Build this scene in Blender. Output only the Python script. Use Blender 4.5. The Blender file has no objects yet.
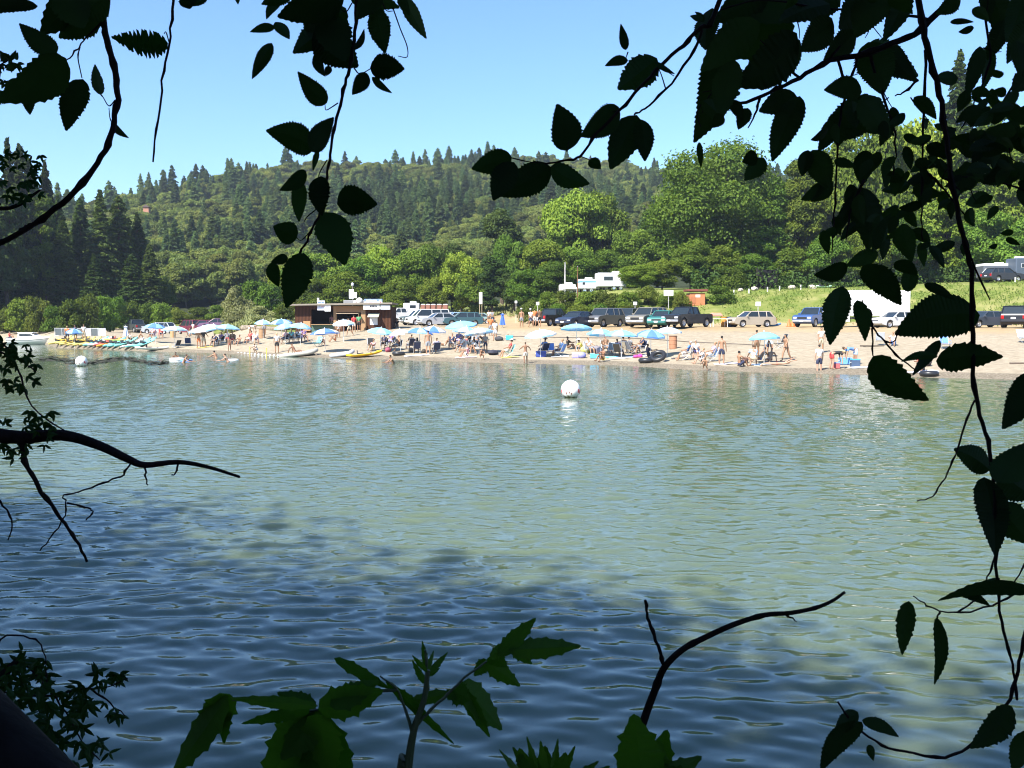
import bpy, bmesh, math, random
import numpy as np
from mathutils import Vector, Matrix, Euler
random.seed(7)
RNG = np.random.default_rng(7)
PI = math.pi
SC = bpy.context.scene
COL = SC.collection
R = math.radians

# ------------------------------------------------------------------ camera model
CAM_H, FPX = 3.0, 1000.0
PITCH = math.atan(64.0 / FPX)
FWD = Vector((0, math.cos(PITCH), -math.sin(PITCH)))
UPV = Vector((0, math.sin(PITCH), math.cos(PITCH)))
CAM = Vector((0, 0, CAM_H))
def ray(px, py):
    return FWD + Vector(((px - 512) / FPX, 0, 0)) + UPV * ((384 - py) / FPX)
def at_d(px, py, Y):
    r = ray(px, py)
    return CAM + r * (Y / r.y)
def at_z(px, py, z):
    r = ray(px, py)
    return CAM + r * ((z - CAM_H) / r.z)
def proj(p):
    v = Vector(p) - CAM
    f = v.dot(FWD)
    return 512 + FPX * v.x / f, 384 - FPX * v.dot(UPV) / f

# ------------------------------------------------------------------ terrain of the far bank
# px column : shore d, (d,z) low beach, lot front, lot back, bank top, flat, hill base, ridge
COLS = [
    (-1500, 120, (132, 2.0), (140, 2.5), (150, 3.0), (165, 4.0), (200, 7), (240, 14), (400, 46)),
    (-300, 132, (135, .6), (139, 1.2), (147, 2.2), (160, 4.0), (190, 7), (235, 13), (400, 52)),
    (0, 129, (131, 0.4), (134, .9), (140, 1.5), (150, 2.6), (175, 4.0), (225, 11), (380, 38)),
    (46, 124, (126, 0.4), (130, 1.0), (137, 1.4), (150, 2.4), (175, 4.0), (225, 11), (385, 39)),
    (57, 107, (110.5, 1.0), (119, 1.35), (134, 1.5), (148, 2.4), (175, 4.0), (225, 11), (385, 38)),
    (100, 102, (105.6, 1.0), (118, 1.35), (140, 1.4), (152, 2.2), (180, 4.0), (230, 11), (400, 40)),
    (150, 96, (99.6, 0.9), (116, 1.2), (140, 1.25), (155, 2.2), (185, 4.0), (235, 11), (420, 47)),
    (200, 92, (97, 0.5), (114, .95), (138, 1.1), (155, 2.2), (190, 4.0), (240, 11), (440, 55)),
    (250, 86, (91, 0.45), (108, 1.7), (116, 2.9), (126, 3.6), (180, 4.5), (245, 12), (452, 61)),
    (290, 81.5, (87, 0.45), (101, 1.62), (116, 1.9), (126, 3.0), (180, 5.0), (250, 13), (462, 64)),
    (400, 75, (81, 0.45), (103, 2.2), (132, 2.45), (160, 4.0), (190, 6.0), (260, 15), (500, 73)),
    (470, 71, (77, 0.45), (99, 2.3), (134, 2.5), (165, 4.6), (195, 6.5), (265, 16), (520, 79)),
    (515, 69, (75, 0.45), (96, 2.35), (130, 2.6), (155, 5.0), (195, 7.0), (265, 17), (525, 79)),
    (550, 68, (74, 0.45), (93, 2.35), (110, 2.45), (126, 6.0), (190, 8.0), (265, 17), (530, 78)),
    (620, 66, (72, 0.45), (91, 2.35), (106, 2.45), (121, 6.6), (185, 9.0), (265, 18), (535, 78)),
    (690, 60, (66, 0.45), (89, 2.35), (103, 2.45), (119, 6.5), (180, 9.0), (262, 18), (540, 74)),
    (780, 56.5, (62.5, 0.45), (87, 2.3), (100, 2.4), (116, 6.5), (175, 9.0), (260, 18), (520, 70)),
    (860, 54.8, (60.5, 0.45), (84, 2.3), (96, 2.4), (112, 6.6), (170, 9.0), (255, 18), (510, 66)),
    (940, 51.8, (57.5, 0.45), (80, 2.3), (91, 2.4), (107, 6.8), (165, 9.5), (250, 18), (500, 58)),
    (1024, 50, (55.5, 0.45), (77, 2.3), (87, 2.4), (103, 6.9), (160, 9.5), (245, 18), (500, 58)),
    (1300, 46, (51, 0.45), (72, 2.3), (82, 2.4), (98, 7.0), (150, 9.5), (240, 18), (480, 58)),
    (2500, 44, (49, 0.45), (70, 2.3), (80, 2.4), (96, 7.0), (150, 9.5), (240, 18), (470, 58)),
]
_px = np.array([c[0] for c in COLS], float)
def _tab():
    D, Z = [], []
    for c in COLS:
        s = c[1]
        D.append([s - 60, s - 14, s - 3, s] + [k[0] for k in c[2:]] + [c[-1][0] + 60, c[-1][0] + 500, 3000])
        Z.append([-6, -2.5, -0.4, 0] + [k[1] for k in c[2:]] + [c[-1][1] + 2, c[-1][1] - 35, 0])
    return np.array(D), np.array(Z)
_D, _Z = _tab()
def _noise2(x, y, s, seed=0):
    """smooth value noise"""
    x = np.asarray(x, float) / s + 100.3 * seed; y = np.asarray(y, float) / s + 57.7 * seed
    xi, yi = np.floor(x), np.floor(y); fx, fy = x - xi, y - yi
    fx = fx * fx * (3 - 2 * fx); fy = fy * fy * (3 - 2 * fy)
    def h(a, b):
        v = np.sin(a * 127.1 + b * 311.7 + seed * 17.3) * 43758.5453
        return v - np.floor(v)
    return (h(xi, yi) * (1 - fx) + h(xi + 1, yi) * fx) * (1 - fy) + (h(xi, yi + 1) * (1 - fx) + h(xi + 1, yi + 1) * fx) * fy
def terr_many(x, y):
    x = np.asarray(x, float); y = np.asarray(y, float)
    u = 512 + FPX * x / y
    K = _D.shape[1]
    d = np.stack([np.interp(u, _px, _D[:, k]) for k in range(K)], -1)
    z = np.stack([np.interp(u, _px, _Z[:, k]) for k in range(K)], -1)
    out = np.full(x.shape, z[..., 0])
    for k in range(K - 1):
        t = (y - d[..., k]) / (d[..., k + 1] - d[..., k])
        m = (t >= 0) & (t <= 1)
        zz = z[..., k] + (z[..., k + 1] - z[..., k]) * t
        out = np.where(m, zz, out)
    out = np.where(y > d[..., -1], z[..., -1], out)
    amp = np.clip((y - d[..., 3]) / 8, 0, 1)
    hill = np.clip((y - d[..., 9]) / 100, 0, 1)
    out = out + amp * 0.10 * (_noise2(x, y, 3.0) - .5) + amp * .06 * (_noise2(x, y, 1.0, 3) - .5) + hill * 9 * (_noise2(x, y, 60, 2) - .5)
    return out, d
def terr(x, y):
    return float(terr_many(np.array([x]), np.array([y]))[0][0])
def ground(px, py, lo=40.0):
    """the point of the far bank seen at this pixel"""
    r = ray(px, py); r = r / r.y
    ys = np.arange(lo, 300, 0.25)
    zt, d = terr_many(r.x * ys, ys)
    zr = CAM_H + r.z * ys
    ok = np.nonzero((zt >= zr) & (ys > d[:, 3] - 2))[0]
    Y = ys[ok[0]] if len(ok) else 130.0
    return Vector((r.x * Y, Y, terr(r.x * Y, Y)))
def under(px, py, h):
    """ground point below the point seen at this pixel that is h metres above the ground"""
    r = ray(px, py); r = r / r.y
    ys = np.arange(44, 260, 0.25)
    zt, d = terr_many(r.x * ys, ys)
    ok = np.nonzero((zt + h >= CAM_H + r.z * ys) & (ys > d[:, 3]))[0]
    Y = ys[ok[0]] if len(ok) else 110.0
    return Vector((r.x * Y, Y, terr(r.x * Y, Y)))
def on(px, Y):
    x = (px - 512) / FPX * Y
    return Vector((x, Y, terr(x, Y)))

# ------------------------------------------------------------------ materials
def nodes_of(m):
    m.use_nodes = True
    nt = m.node_tree
    return nt, nt.nodes, nt.links, nt.nodes['Principled BSDF']
_MC = {}
def mat(rgb, rough=0.6, metal=0.0, var=0.12, scale=6.0, trans=0.0, name=None, coat=0.0):
    key = (tuple(round(c, 4) for c in rgb), rough, metal, var, scale, trans, coat)
    if key in _MC: return _MC[key]
    m = bpy.data.materials.new(name or 'surface')
    nt, N, L, P = nodes_of(m)
    P.inputs['Roughness'].default_value = rough
    P.inputs['Metallic'].default_value = metal
    P.inputs['Coat Weight'].default_value = coat
    tc = N.new('ShaderNodeTexCoord'); nz = N.new('ShaderNodeTexNoise')
    nz.inputs['Scale'].default_value = scale; nz.inputs['Detail'].default_value = 4
    L.new(tc.outputs['Object'], nz.inputs['Vector'])
    mx = N.new('ShaderNodeMix'); mx.data_type = 'RGBA'
    a = [max(0, c * (1 - var)) for c in rgb]; b = [min(1, c * (1 + var)) for c in rgb]
    mx.inputs['A'].default_value = (*a, 1); mx.inputs['B'].default_value = (*b, 1)
    L.new(nz.outputs['Fac'], mx.inputs['Factor']); L.new(mx.outputs['Result'], P.inputs['Base Color'])
    if trans > 0:
        out = N['Material Output']
        t = N.new('ShaderNodeBsdfTranslucent'); L.new(mx.outputs['Result'], t.inputs['Color'])
        s = N.new('ShaderNodeMixShader'); s.inputs[0].default_value = trans
        L.new(P.outputs[0], s.inputs[1]); L.new(t.outputs[0], s.inputs[2]); L.new(s.outputs[0], out.inputs['Surface'])
    _MC[key] = m
    return m
def foliage_mat(name, dark, light, trans=0.25, rough=0.55, tree_var=0.35, clump=0.5, tcol=None):
    m = bpy.data.materials.new(name)
    nt, N, L, P = nodes_of(m)
    P.inputs['Roughness'].default_value = rough
    P.inputs['Specular IOR Level'].default_value = 0.12
    g = N.new('ShaderNodeNewGeometry'); oi = N.new('ShaderNodeObjectInfo')
    tc = N.new('ShaderNodeTexCoord'); nz = N.new('ShaderNodeTexNoise')
    nz.inputs['Scale'].default_value = clump; nz.inputs['Detail'].default_value = 2
    L.new(tc.outputs['Object'], nz.inputs['Vector'])
    a = N.new('ShaderNodeMath'); a.operation = 'MULTIPLY_ADD'; a.inputs[1].default_value = 0.5
    L.new(g.outputs['Random Per Island'], a.inputs[0])
    b = N.new('ShaderNodeMath'); b.operation = 'MULTIPLY_ADD'; b.inputs[1].default_value = 0.9; b.inputs[2].default_value = -0.2
    L.new(nz.outputs['Fac'], b.inputs[0]); L.new(b.outputs[0], a.inputs[2])
    mx = N.new('ShaderNodeMix'); mx.data_type = 'RGBA'; mx.clamp_factor = True
    mx.inputs['A'].default_value = (*dark, 1); mx.inputs['B'].default_value = (*light, 1)
    L.new(a.outputs[0], mx.inputs['Factor'])
    hs = N.new('ShaderNodeHueSaturation')
    v = N.new('ShaderNodeMapRange'); v.inputs['To Min'].default_value = 1 - tree_var; v.inputs['To Max'].default_value = 1 + tree_var
    L.new(oi.outputs['Random'], v.inputs['Value']); L.new(v.outputs[0], hs.inputs['Value'])
    w = N.new('ShaderNodeMath'); w.operation = 'MULTIPLY'; w.inputs[1].default_value = 7.31
    fr = N.new('ShaderNodeMath'); fr.operation = 'FRACT'; L.new(oi.outputs['Random'], w.inputs[0]); L.new(w.outputs[0], fr.inputs[0])
    h = N.new('ShaderNodeMapRange'); h.inputs['To Min'].default_value = 0.488; h.inputs['To Max'].default_value = 0.525
    L.new(fr.outputs[0], h.inputs['Value']); L.new(h.outputs[0], hs.inputs['Hue'])
    L.new(mx.outputs['Result'], hs.inputs['Color'])
    L.new(hs.outputs['Color'], P.inputs['Base Color'])
    if trans > 0:
        t = N.new('ShaderNodeBsdfTranslucent')
        br = N.new('ShaderNodeMix'); br.data_type = 'RGBA'; br.blend_type = 'MULTIPLY'; br.inputs['Factor'].default_value = 1
        br.inputs['B'].default_value = (*(tcol or (1.3, 1.25, 0.5)), 1)
        L.new(hs.outputs['Color'], br.inputs['A']); L.new(br.outputs['Result'], t.inputs['Color'])
        s = N.new('ShaderNodeMixShader'); s.inputs[0].default_value = trans
        L.new(P.outputs[0], s.inputs[1]); L.new(t.outputs[0], s.inputs[2]); L.new(s.outputs[0], N['Material Output'].inputs['Surface'])
    return m
def bark_mat(name, rgb, scale=8):
    m = bpy.data.materials.new(name)
    nt, N, L, P = nodes_of(m)
    P.inputs['Roughness'].default_value = 0.85; P.inputs['Specular IOR Level'].default_value = .08
    tc = N.new('ShaderNodeTexCoord'); mp = N.new('ShaderNodeMapping'); mp.inputs['Scale'].default_value = (1, 1, .25)
    nz = N.new('ShaderNodeTexNoise'); nz.inputs['Scale'].default_value = scale; nz.inputs['Detail'].default_value = 6
    L.new(tc.outputs['Object'], mp.inputs[0]); L.new(mp.outputs[0], nz.inputs['Vector'])
    r = N.new('ShaderNodeValToRGB')
    r.color_ramp.elements[0].position = .35; r.color_ramp.elements[1].position = .7
    r.color_ramp.elements[0].color = (*[c * .5 for c in rgb], 1); r.color_ramp.elements[1].color = (*[c * 1.4 for c in rgb], 1)
    L.new(nz.outputs['Fac'], r.inputs[0]); L.new(r.outputs[0], P.inputs['Base Color'])
    bp = N.new('ShaderNodeBump'); bp.inputs['Strength'].default_value = .5; bp.inputs['Distance'].default_value = .02
    L.new(nz.outputs['Fac'], bp.inputs['Height']); L.new(bp.outputs[0], P.inputs['Normal'])
    return m

# ------------------------------------------------------------------ object helpers
def link(name, mesh, parent=None):
    o = bpy.data.objects.new(name, mesh)
    COL.objects.link(o)
    if parent is not None: o.parent = parent
    return o
def tag(o, label=None, cat=None, group=None, kind=None):
    if label: o['label'] = label
    if cat: o['category'] = cat
    if group: o['group'] = group
    if kind: o['kind'] = kind
    return o
def thing(name, loc, rz=0.0, label=None, cat=None, group=None):
    o = link(name, None); o.empty_display_size = .2
    o.location = loc; o.rotation_euler = (0, 0, rz)
    return tag(o, label, cat, group)
def copy_tree(o, parent=None):
    c = o.copy(); COL.objects.link(c)
    if parent is not None: c.parent = parent
    for ch in list(o.children): copy_tree(ch, c)
    return c

class MB:
    """collects shapes, each with a material slot, and links them as ONE mesh"""
    def __init__(s): s.v, s.f, s.m = [], [], []
    def add(s, verts, faces, mi=0, M=None):
        n = len(s.v)
        for p in verts:
            p = Vector(p); s.v.append(tuple(M @ p if M is not None else p))
        for f in faces: s.f.append([n + i for i in f]); s.m.append(mi)
        return s
    def box(s, c, size, mi=0, bev=0.0, M=None, taper=(1, 1)):
        x, y, z = [k / 2 for k in size]; tx, ty = taper
        if bev <= 0:
            vs = [(-x, -y, -z), (x, -y, -z), (x, y, -z), (-x, y, -z), (-x * tx, -y * ty, z), (x * tx, -y * ty, z), (x * tx, y * ty, z), (-x * tx, y * ty, z)]
            fs = [(3, 2, 1, 0), (4, 5, 6, 7), (0, 1, 5, 4), (1, 2, 6, 5), (2, 3, 7, 6), (3, 0, 4, 7)]
        else:
            b = min(bev, x * .9, y * .9, z * .9)
            def ring(zz, ins, t):
                X, Y = (x - ins) * t[0], (y - ins) * t[1]
                return [(-X + b, -Y, zz), (X - b, -Y, zz), (X, -Y + b, zz), (X, Y - b, zz), (X - b, Y, zz), (-X + b, Y, zz), (-X, Y - b, zz), (-X, -Y + b, zz)]
            rs = [ring(-z, b * .7, (1, 1)), ring(-z + b, 0, (1, 1)), ring(z - b, 0, taper), ring(z, b * .7, taper)]
            vs = sum(rs, []); fs = [tuple(range(7, -1, -1)), tuple(range(24, 32))]
            for k in range(3):
                for i in range(8):
                    j = (i + 1) % 8; fs.append((k * 8 + i, k * 8 + j, k * 8 + 8 + j, k * 8 + 8 + i))
        c = Vector(c)
        return s.add([Vector(p) + c for p in vs], fs, mi, M)
    def tube(s, pts, radii, n=8, mi=0, M=None, cap=True):
        pts = [Vector(p) for p in pts]
        if not hasattr(radii, '__len__'): radii = [radii] * len(pts)
        vs, fs = [], []
        t0 = (pts[1] - pts[0]).normalized()
        ref = Vector((0, 0, 1)) if abs(t0.z) < .9 else Vector((1, 0, 0))
        nrm = t0.cross(ref).normalized()
        for i, p in enumerate(pts):
            t = (pts[min(i + 1, len(pts) - 1)] - pts[max(i - 1, 0)])
            t = t.normalized() if t.length > 1e-9 else t0
            nrm = (nrm - t * nrm.dot(t)); nrm = nrm.normalized() if nrm.length > 1e-6 else t.orthogonal().normalized()
            b = t.cross(nrm)
            for k in range(n):
                a = 2 * PI * k / n
                vs.append(p + (nrm * math.cos(a) + b * math.sin(a)) * radii[i])
        for i in range(len(pts) - 1):
            for k in range(n):
                j = (k + 1) % n
                fs.append((i * n + k, i * n + j, i * n + n + j, i * n + n + k))
        if cap:
            fs.append(tuple(range(n - 1, -1, -1))); e = (len(pts) - 1) * n; fs.append(tuple(range(e, e + n)))
        return s.add(vs, fs, mi, M)
    def lathe(s, prof, n=16, mi=0, M=None, axis='z', sweep=2 * PI):
        """prof: list of (r, h)"""
        vs, fs = [], []
        for r, h in prof:
            for k in range(n):
                a = 2 * PI * k / n
                if axis == 'z': vs.append((r * math.cos(a), r * math.sin(a), h))
                else: vs.append((r * math.cos(a), h, r * math.sin(a)))
        for i in range(len(prof) - 1):
            for k in range(n):
                j = (k + 1) % n; q = (i * n + k, i * n + j, i * n + n + j, i * n + n + k)
                fs.append(q if axis == 'z' else q[::-1])
        return s.add(vs, fs, mi, M)
    def ball(s, c, r, n=12, mi=0, M=None):
        if not hasattr(r, '__len__'): r = (r, r, r)
        m = n // 2
        vs, fs = [], []
        for i in range(m + 1):
            th = PI * i / m
            for k in range(n):
                a = 2 * PI * k / n
                vs.append((c[0] + r[0] * math.sin(th) * math.cos(a), c[1] + r[1] * math.sin(th) * math.sin(a), c[2] - r[2] * math.cos(th)))
        for i in range(m):
            for k in range(n):
                j = (k + 1) % n; fs.append((i * n + k, i * n + j, i * n + n + j, i * n + n + k))
        return s.add(vs, fs, mi, M)
    def prism(s, poly, y0, y1, mi=0, M=None, inset=0.0):
        """poly in the xz plane, extruded along y"""
        n = len(poly)
        cx = sum(p[0] for p in poly) / n; cz = sum(p[1] for p in poly) / n
        vs = [(x, y0, z) for x, z in poly] + [(x, y1, z) for x, z in poly]
        fs = [tuple(range(n)), tuple(range(2 * n - 1, n - 1, -1))]
        for i in range(n):
            j = (i + 1) % n; fs.append((j, i, n + i, n + j))
        return s.add(vs, fs, mi, M)
    def mesh(s, name, mats, smooth=False):
        me = bpy.data.meshes.new(name)
        me.from_pydata(s.v, [], s.f)
        for m in mats: me.materials.append(m)
        me.polygons.foreach_set('material_index', s.m)
        bm = bmesh.new(); bm.from_mesh(me)
        bmesh.ops.remove_doubles(bm, verts=bm.verts, dist=1e-5)
        bmesh.ops.recalc_face_normals(bm, faces=bm.faces)
        bm.to_mesh(me); bm.free()
        if smooth:
            for p in me.polygons: p.use_smooth = True
            me.set_sharp_from_angle(angle=R(40))
        me.update()
        return me
    def build(s, name, mats, parent=None, smooth=False):
        if not isinstance(mats, (list, tuple)): mats = [mats]
        return link(name, s.mesh(name, mats, smooth), parent)
def np_mesh(name, verts, quads, mats, smooth=False):
    me = bpy.data.meshes.new(name)
    nv, nq, k = len(verts), len(quads), quads.shape[1]
    me.vertices.add(nv); me.vertices.foreach_set('co', np.asarray(verts, np.float32).ravel())
    me.loops.add(nq * k); me.loops.foreach_set('vertex_index', np.asarray(quads, np.int32).ravel())
    me.polygons.add(nq); me.polygons.foreach_set('loop_start', np.arange(0, nq * k, k, dtype=np.int32))
    if smooth: me.polygons.foreach_set('use_smooth', np.ones(nq, bool))
    for m in mats: me.materials.append(m)
    me.update(calc_edges=True)
    return me
# ------------------------------------------------------------------ world, sun, camera
SUN = Vector((-0.42, -0.55, 0.72)).normalized()
def make_world():
    w = bpy.data.worlds.new('World'); SC.world = w; w.use_nodes = True
    N, L = w.node_tree.nodes, w.node_tree.links
    bg = N['Background']
    sk = N.new('ShaderNodeTexSky'); sk.sky_type = 'NISHITA'; sk.sun_disc = False
    sk.sun_elevation = math.asin(SUN.z); sk.sun_rotation = math.atan2(SUN.x, SUN.y)
    sk.altitude = 50; sk.air_density = 1.1; sk.dust_density = SKY_DUST; sk.ozone_density = SKY_OZONE
    bg.inputs['Strength'].default_value = SKY_STR
    L.new(sk.outputs[0], bg.inputs['Color'])
    l = bpy.data.lights.new('sun', 'SUN'); l.energy = SUN_STR; l.angle = R(0.53); l.color = (1.0, 0.955, 0.88)
    o = bpy.data.objects.new('sun', l); COL.objects.link(o)
    o.rotation_euler = (-SUN).to_track_quat('-Z', 'Y').to_euler(); o.location = (-30, -40, 60)
    c = bpy.data.cameras.new('camera'); c.sensor_width = 36; c.lens = 36 * FPX / 1024
    c.clip_start = .05; c.clip_end = 8000
    c.dof.use_dof = True; c.dof.focus_distance = 60; c.dof.aperture_fstop = 32
    o = bpy.data.objects.new('camera', c); COL.objects.link(o)
    o.location = CAM; o.rotation_euler = (PI / 2 - PITCH, 0, 0)
    SC.camera = o
    SC.view_settings.view_transform = 'Standard'; SC.view_settings.look = 'None'
    SC.view_settings.exposure = EXPO; SC.view_settings.gamma = 1
    cy = SC.cycles
    cy.max_bounces = 6; cy.diffuse_bounces = 3; cy.glossy_bounces = 3; cy.transmission_bounces = 4; cy.transparent_max_bounces = 4
    cy.volume_bounces = 0
    cy.caustics_reflective = False; cy.caustics_refractive = False
    cy.sample_clamp_indirect = 6
    cy.use_denoising = True; cy.pixel_filter_type = 'BLACKMAN_HARRIS'; cy.filter_width = 1.05
    try: cy.denoiser = 'OPENIMAGEDENOISE'
    except Exception: pass

# ------------------------------------------------------------------ setting
def ground_material():
    m = bpy.data.materials.new('sand_grass_and_forest_floor')
    nt, N, L, P = nodes_of(m)
    P.inputs['Roughness'].default_value = .95; P.inputs['Specular IOR Level'].default_value = .15
    tc = N.new('ShaderNodeTexCoord')
    def noise(s, d=4, r=.6):
        n = N.new('ShaderNodeTexNoise'); n.inputs['Scale'].default_value = s; n.inputs['Detail'].default_value = d; n.inputs['Roughness'].default_value = r
        L.new(tc.outputs['Object'], n.inputs['Vector']); return n.outputs['Fac']
    def ramp(f, stops):
        r = N.new('ShaderNodeValToRGB'); e = r.color_ramp.elements
        while len(e) < len(stops): e.new(.5)
        for k, (p, c) in zip(e, stops): k.position = p; k.color = (*c, 1)
        L.new(f, r.inputs[0]); return r.outputs[0]
    def mix(f, a, b):
        x = N.new('ShaderNodeMix'); x.data_type = 'RGBA'; x.clamp_factor = True
        L.new(f, x.inputs['Factor']); L.new(a, x.inputs['A']); L.new(b, x.inputs['B']); return x.outputs['Result']
    def attr(n):
        a = N.new('ShaderNodeAttribute'); a.attribute_name = n; return a.outputs['Fac']
    def soft(a, nz, k=1.2):
        # weight broken up by noise
        x = N.new('ShaderNodeMath'); x.operation = 'SUBTRACT'; L.new(nz, x.inputs[0]); x.inputs[1].default_value = .5
        y = N.new('ShaderNodeMath'); y.operation = 'MULTIPLY_ADD'; L.new(x.outputs[0], y.inputs[0]); y.inputs[1].default_value = k; L.new(a, y.inputs[2])
        z = N.new('ShaderNodeMapRange'); z.inputs['From Min'].default_value = .35; z.inputs['From Max'].default_value = .65; L.new(y.outputs[0], z.inputs['Value'])
        return z.outputs[0]
    n1 = noise(.35, 5); n2 = noise(2.2, 5, .7); n3 = noise(9, 3)
    sand = ramp(n2, [(.25, (.235, .188, .130)), (.5, (.335, .280, .198)), (.75, (.43, .368, .272))])
    dirt = ramp(n1, [(.3, (.33, .235, .125)), (.7, (.39, .30, .18))])
    base = mix(soft(attr('dirt'), n2, 1.0), sand, dirt)
    gravel = ramp(n3, [(.3, (.10, .085, .06)), (.5, (.2, .165, .115)), (.72, (.36, .31, .24))])
    base = mix(soft(attr('wet'), n2, .5), base, gravel)
    grass = ramp(n2, [(.28, (.06, .105, .018)), (.5, (.115, .165, .030)), (.75, (.22, .235, .065))])
    dry = ramp(n1, [(.36, (.10, .145, .024)), (.5, (.19, .20, .05)), (.68, (.33, .29, .12))])
    grass = mix(n1, grass, dry)
    base = mix(soft(attr('grass'), n2, .9), base, grass)
    forest = ramp(n2, [(.3, (.02, .028, .012)), (.7, (.05, .06, .025))])
    base = mix(soft(attr('forest'), n1, .6), base, forest)
    L.new(base, P.inputs['Base Color'])
    bp = N.new('ShaderNodeBump'); bp.inputs['Strength'].default_value = .6; bp.inputs['Distance'].default_value = .12
    ad = N.new('ShaderNodeMath'); ad.operation = 'ADD'; L.new(n2, ad.inputs[0]); L.new(n3, ad.inputs[1])
    L.new(ad.outputs[0], bp.inputs['Height']); L.new(bp.outputs[0], P.inputs['Normal'])
    return m
def make_ground():
    us = np.unique(np.concatenate([np.arange(-1500, -200, 60), np.arange(-200, 1240, 4), np.arange(1240, 2500, 60)])).astype(float)
    # rows follow the knots so that every edge of the profile stays crisp
    K = _D.shape[1]
    steps = [6, 6, 5, 18, 30, 26, 22, 22, 14, 14, 40, 6, 6, 6]
    ts = []
    for k in range(K - 1):
        ts += [k + j / steps[k] for j in range(steps[k])]
    ts.append(K - 1); ts = np.array(ts)
    U, T = np.meshgrid(us, ts, indexing='xy')
    d = np.stack([np.interp(us, _px, _D[:, k]) for k in range(K)], -1)
    k = np.minimum(T.astype(int), K - 2); f = T - k
    ci = np.broadcast_to(np.arange(len(us)), T.shape)
    Y = d[ci, k] * (1 - f) + d[ci, k + 1] * f
    X = (U - 512) / FPX * Y
    Z, _ = terr_many(X, Y)
    Z = np.where(T > K - 2, Z - 20 * (T - (K - 2)), Z)
    nr, nc = T.shape
    idx = np.arange(nr * nc).reshape(nr, nc)
    q = np.stack([idx[:-1, :-1], idx[:-1, 1:], idx[1:, 1:], idx[1:, :-1]], -1).reshape(-1, 4)
    me = np_mesh('ground', np.stack([X, Y, Z], -1).reshape(-1, 3), q, [ground_material()], True)
    U1, T1 = U.ravel(), T.ravel()
    wet = np.clip((3.55 - T1) / .25, 0, 1) * 1.0
    dirt = np.clip((T1 - 4.6) * 2.0, 0, 1) * np.clip((U1 - 380) / 120, 0.2, 1)
    center = (U1 > 535)
    grass = np.where(center, np.clip((T1 - 6.0) * 6, 0, 1), np.clip((T1 - 6.4) * 3, 0, 1))
    dune = (U1 > 215) & (U1 < 300)
    grass = np.where(dune, np.clip((T1 - 5.2) * 4, 0, 1), grass)
    forest = np.where(U1 < 100, np.clip((T1 - 5.6) * 2, 0, 1), np.clip((T1 - 7.4) * 3, 0, 1))
    for n, a in (('wet', wet), ('dirt', dirt), ('grass', grass), ('forest', forest)):
        at = me.attributes.new(n, 'FLOAT', 'POINT'); at.data.foreach_set('value', a.astype(np.float32))
    tag(link('ground', me), kind='structure')
def near_edge(x):
    """y of the near waterline"""
    x = np.asarray(x, float)
    return 5.2 + np.clip((-x - 6.5) * 1.15, 0, 26) - np.clip((x - 6) * .05, 0, 1)
def near_z(x, y):
    s = near_edge(x) - y
    return np.where(s < 0, np.maximum(s * .55, -6), np.minimum(s * .40, 1.45 + np.clip(s - 4, 0, 60) * .12)) + .10 * (_noise2(x, y, .9, 5) - .5)
def make_near_bank():
    xs = np.concatenate([np.arange(-90, -20, 5), np.arange(-20, 20, .4), np.arange(20, 95, 5)]); ys = np.concatenate([np.arange(-70, -10, 5), np.arange(-10, 12, .4), np.arange(12, 40, 2)])
    X, Y = np.meshgrid(xs, ys); Z = near_z(X, Y)
    nr, nc = X.shape; idx = np.arange(nr * nc).reshape(nr, nc)
    q = np.stack([idx[:-1, :-1], idx[:-1, 1:], idx[1:, 1:], idx[1:, :-1]], -1).reshape(-1, 4)
    m = bpy.data.materials.new('leaf_litter_soil'); nt, N, L, P = nodes_of(m); P.inputs['Roughness'].default_value = .95
    tc = N.new('ShaderNodeTexCoord'); n = N.new('ShaderNodeTexNoise'); n.inputs['Scale'].default_value = 5; n.inputs['Detail'].default_value = 6
    L.new(tc.outputs['Object'], n.inputs['Vector']); r = N.new('ShaderNodeValToRGB')
    r.color_ramp.elements[0].color = (.02, .022, .01, 1); r.color_ramp.elements[1].color = (.09, .075, .045, 1); L.new(n.outputs['Fac'], r.inputs[0]); L.new(r.outputs[0], P.inputs['Base Color'])
    tag(link('near_bank', np_mesh('near_bank', np.stack([X, Y, Z], -1).reshape(-1, 3), q, [m], True)), kind='structure')
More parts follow.
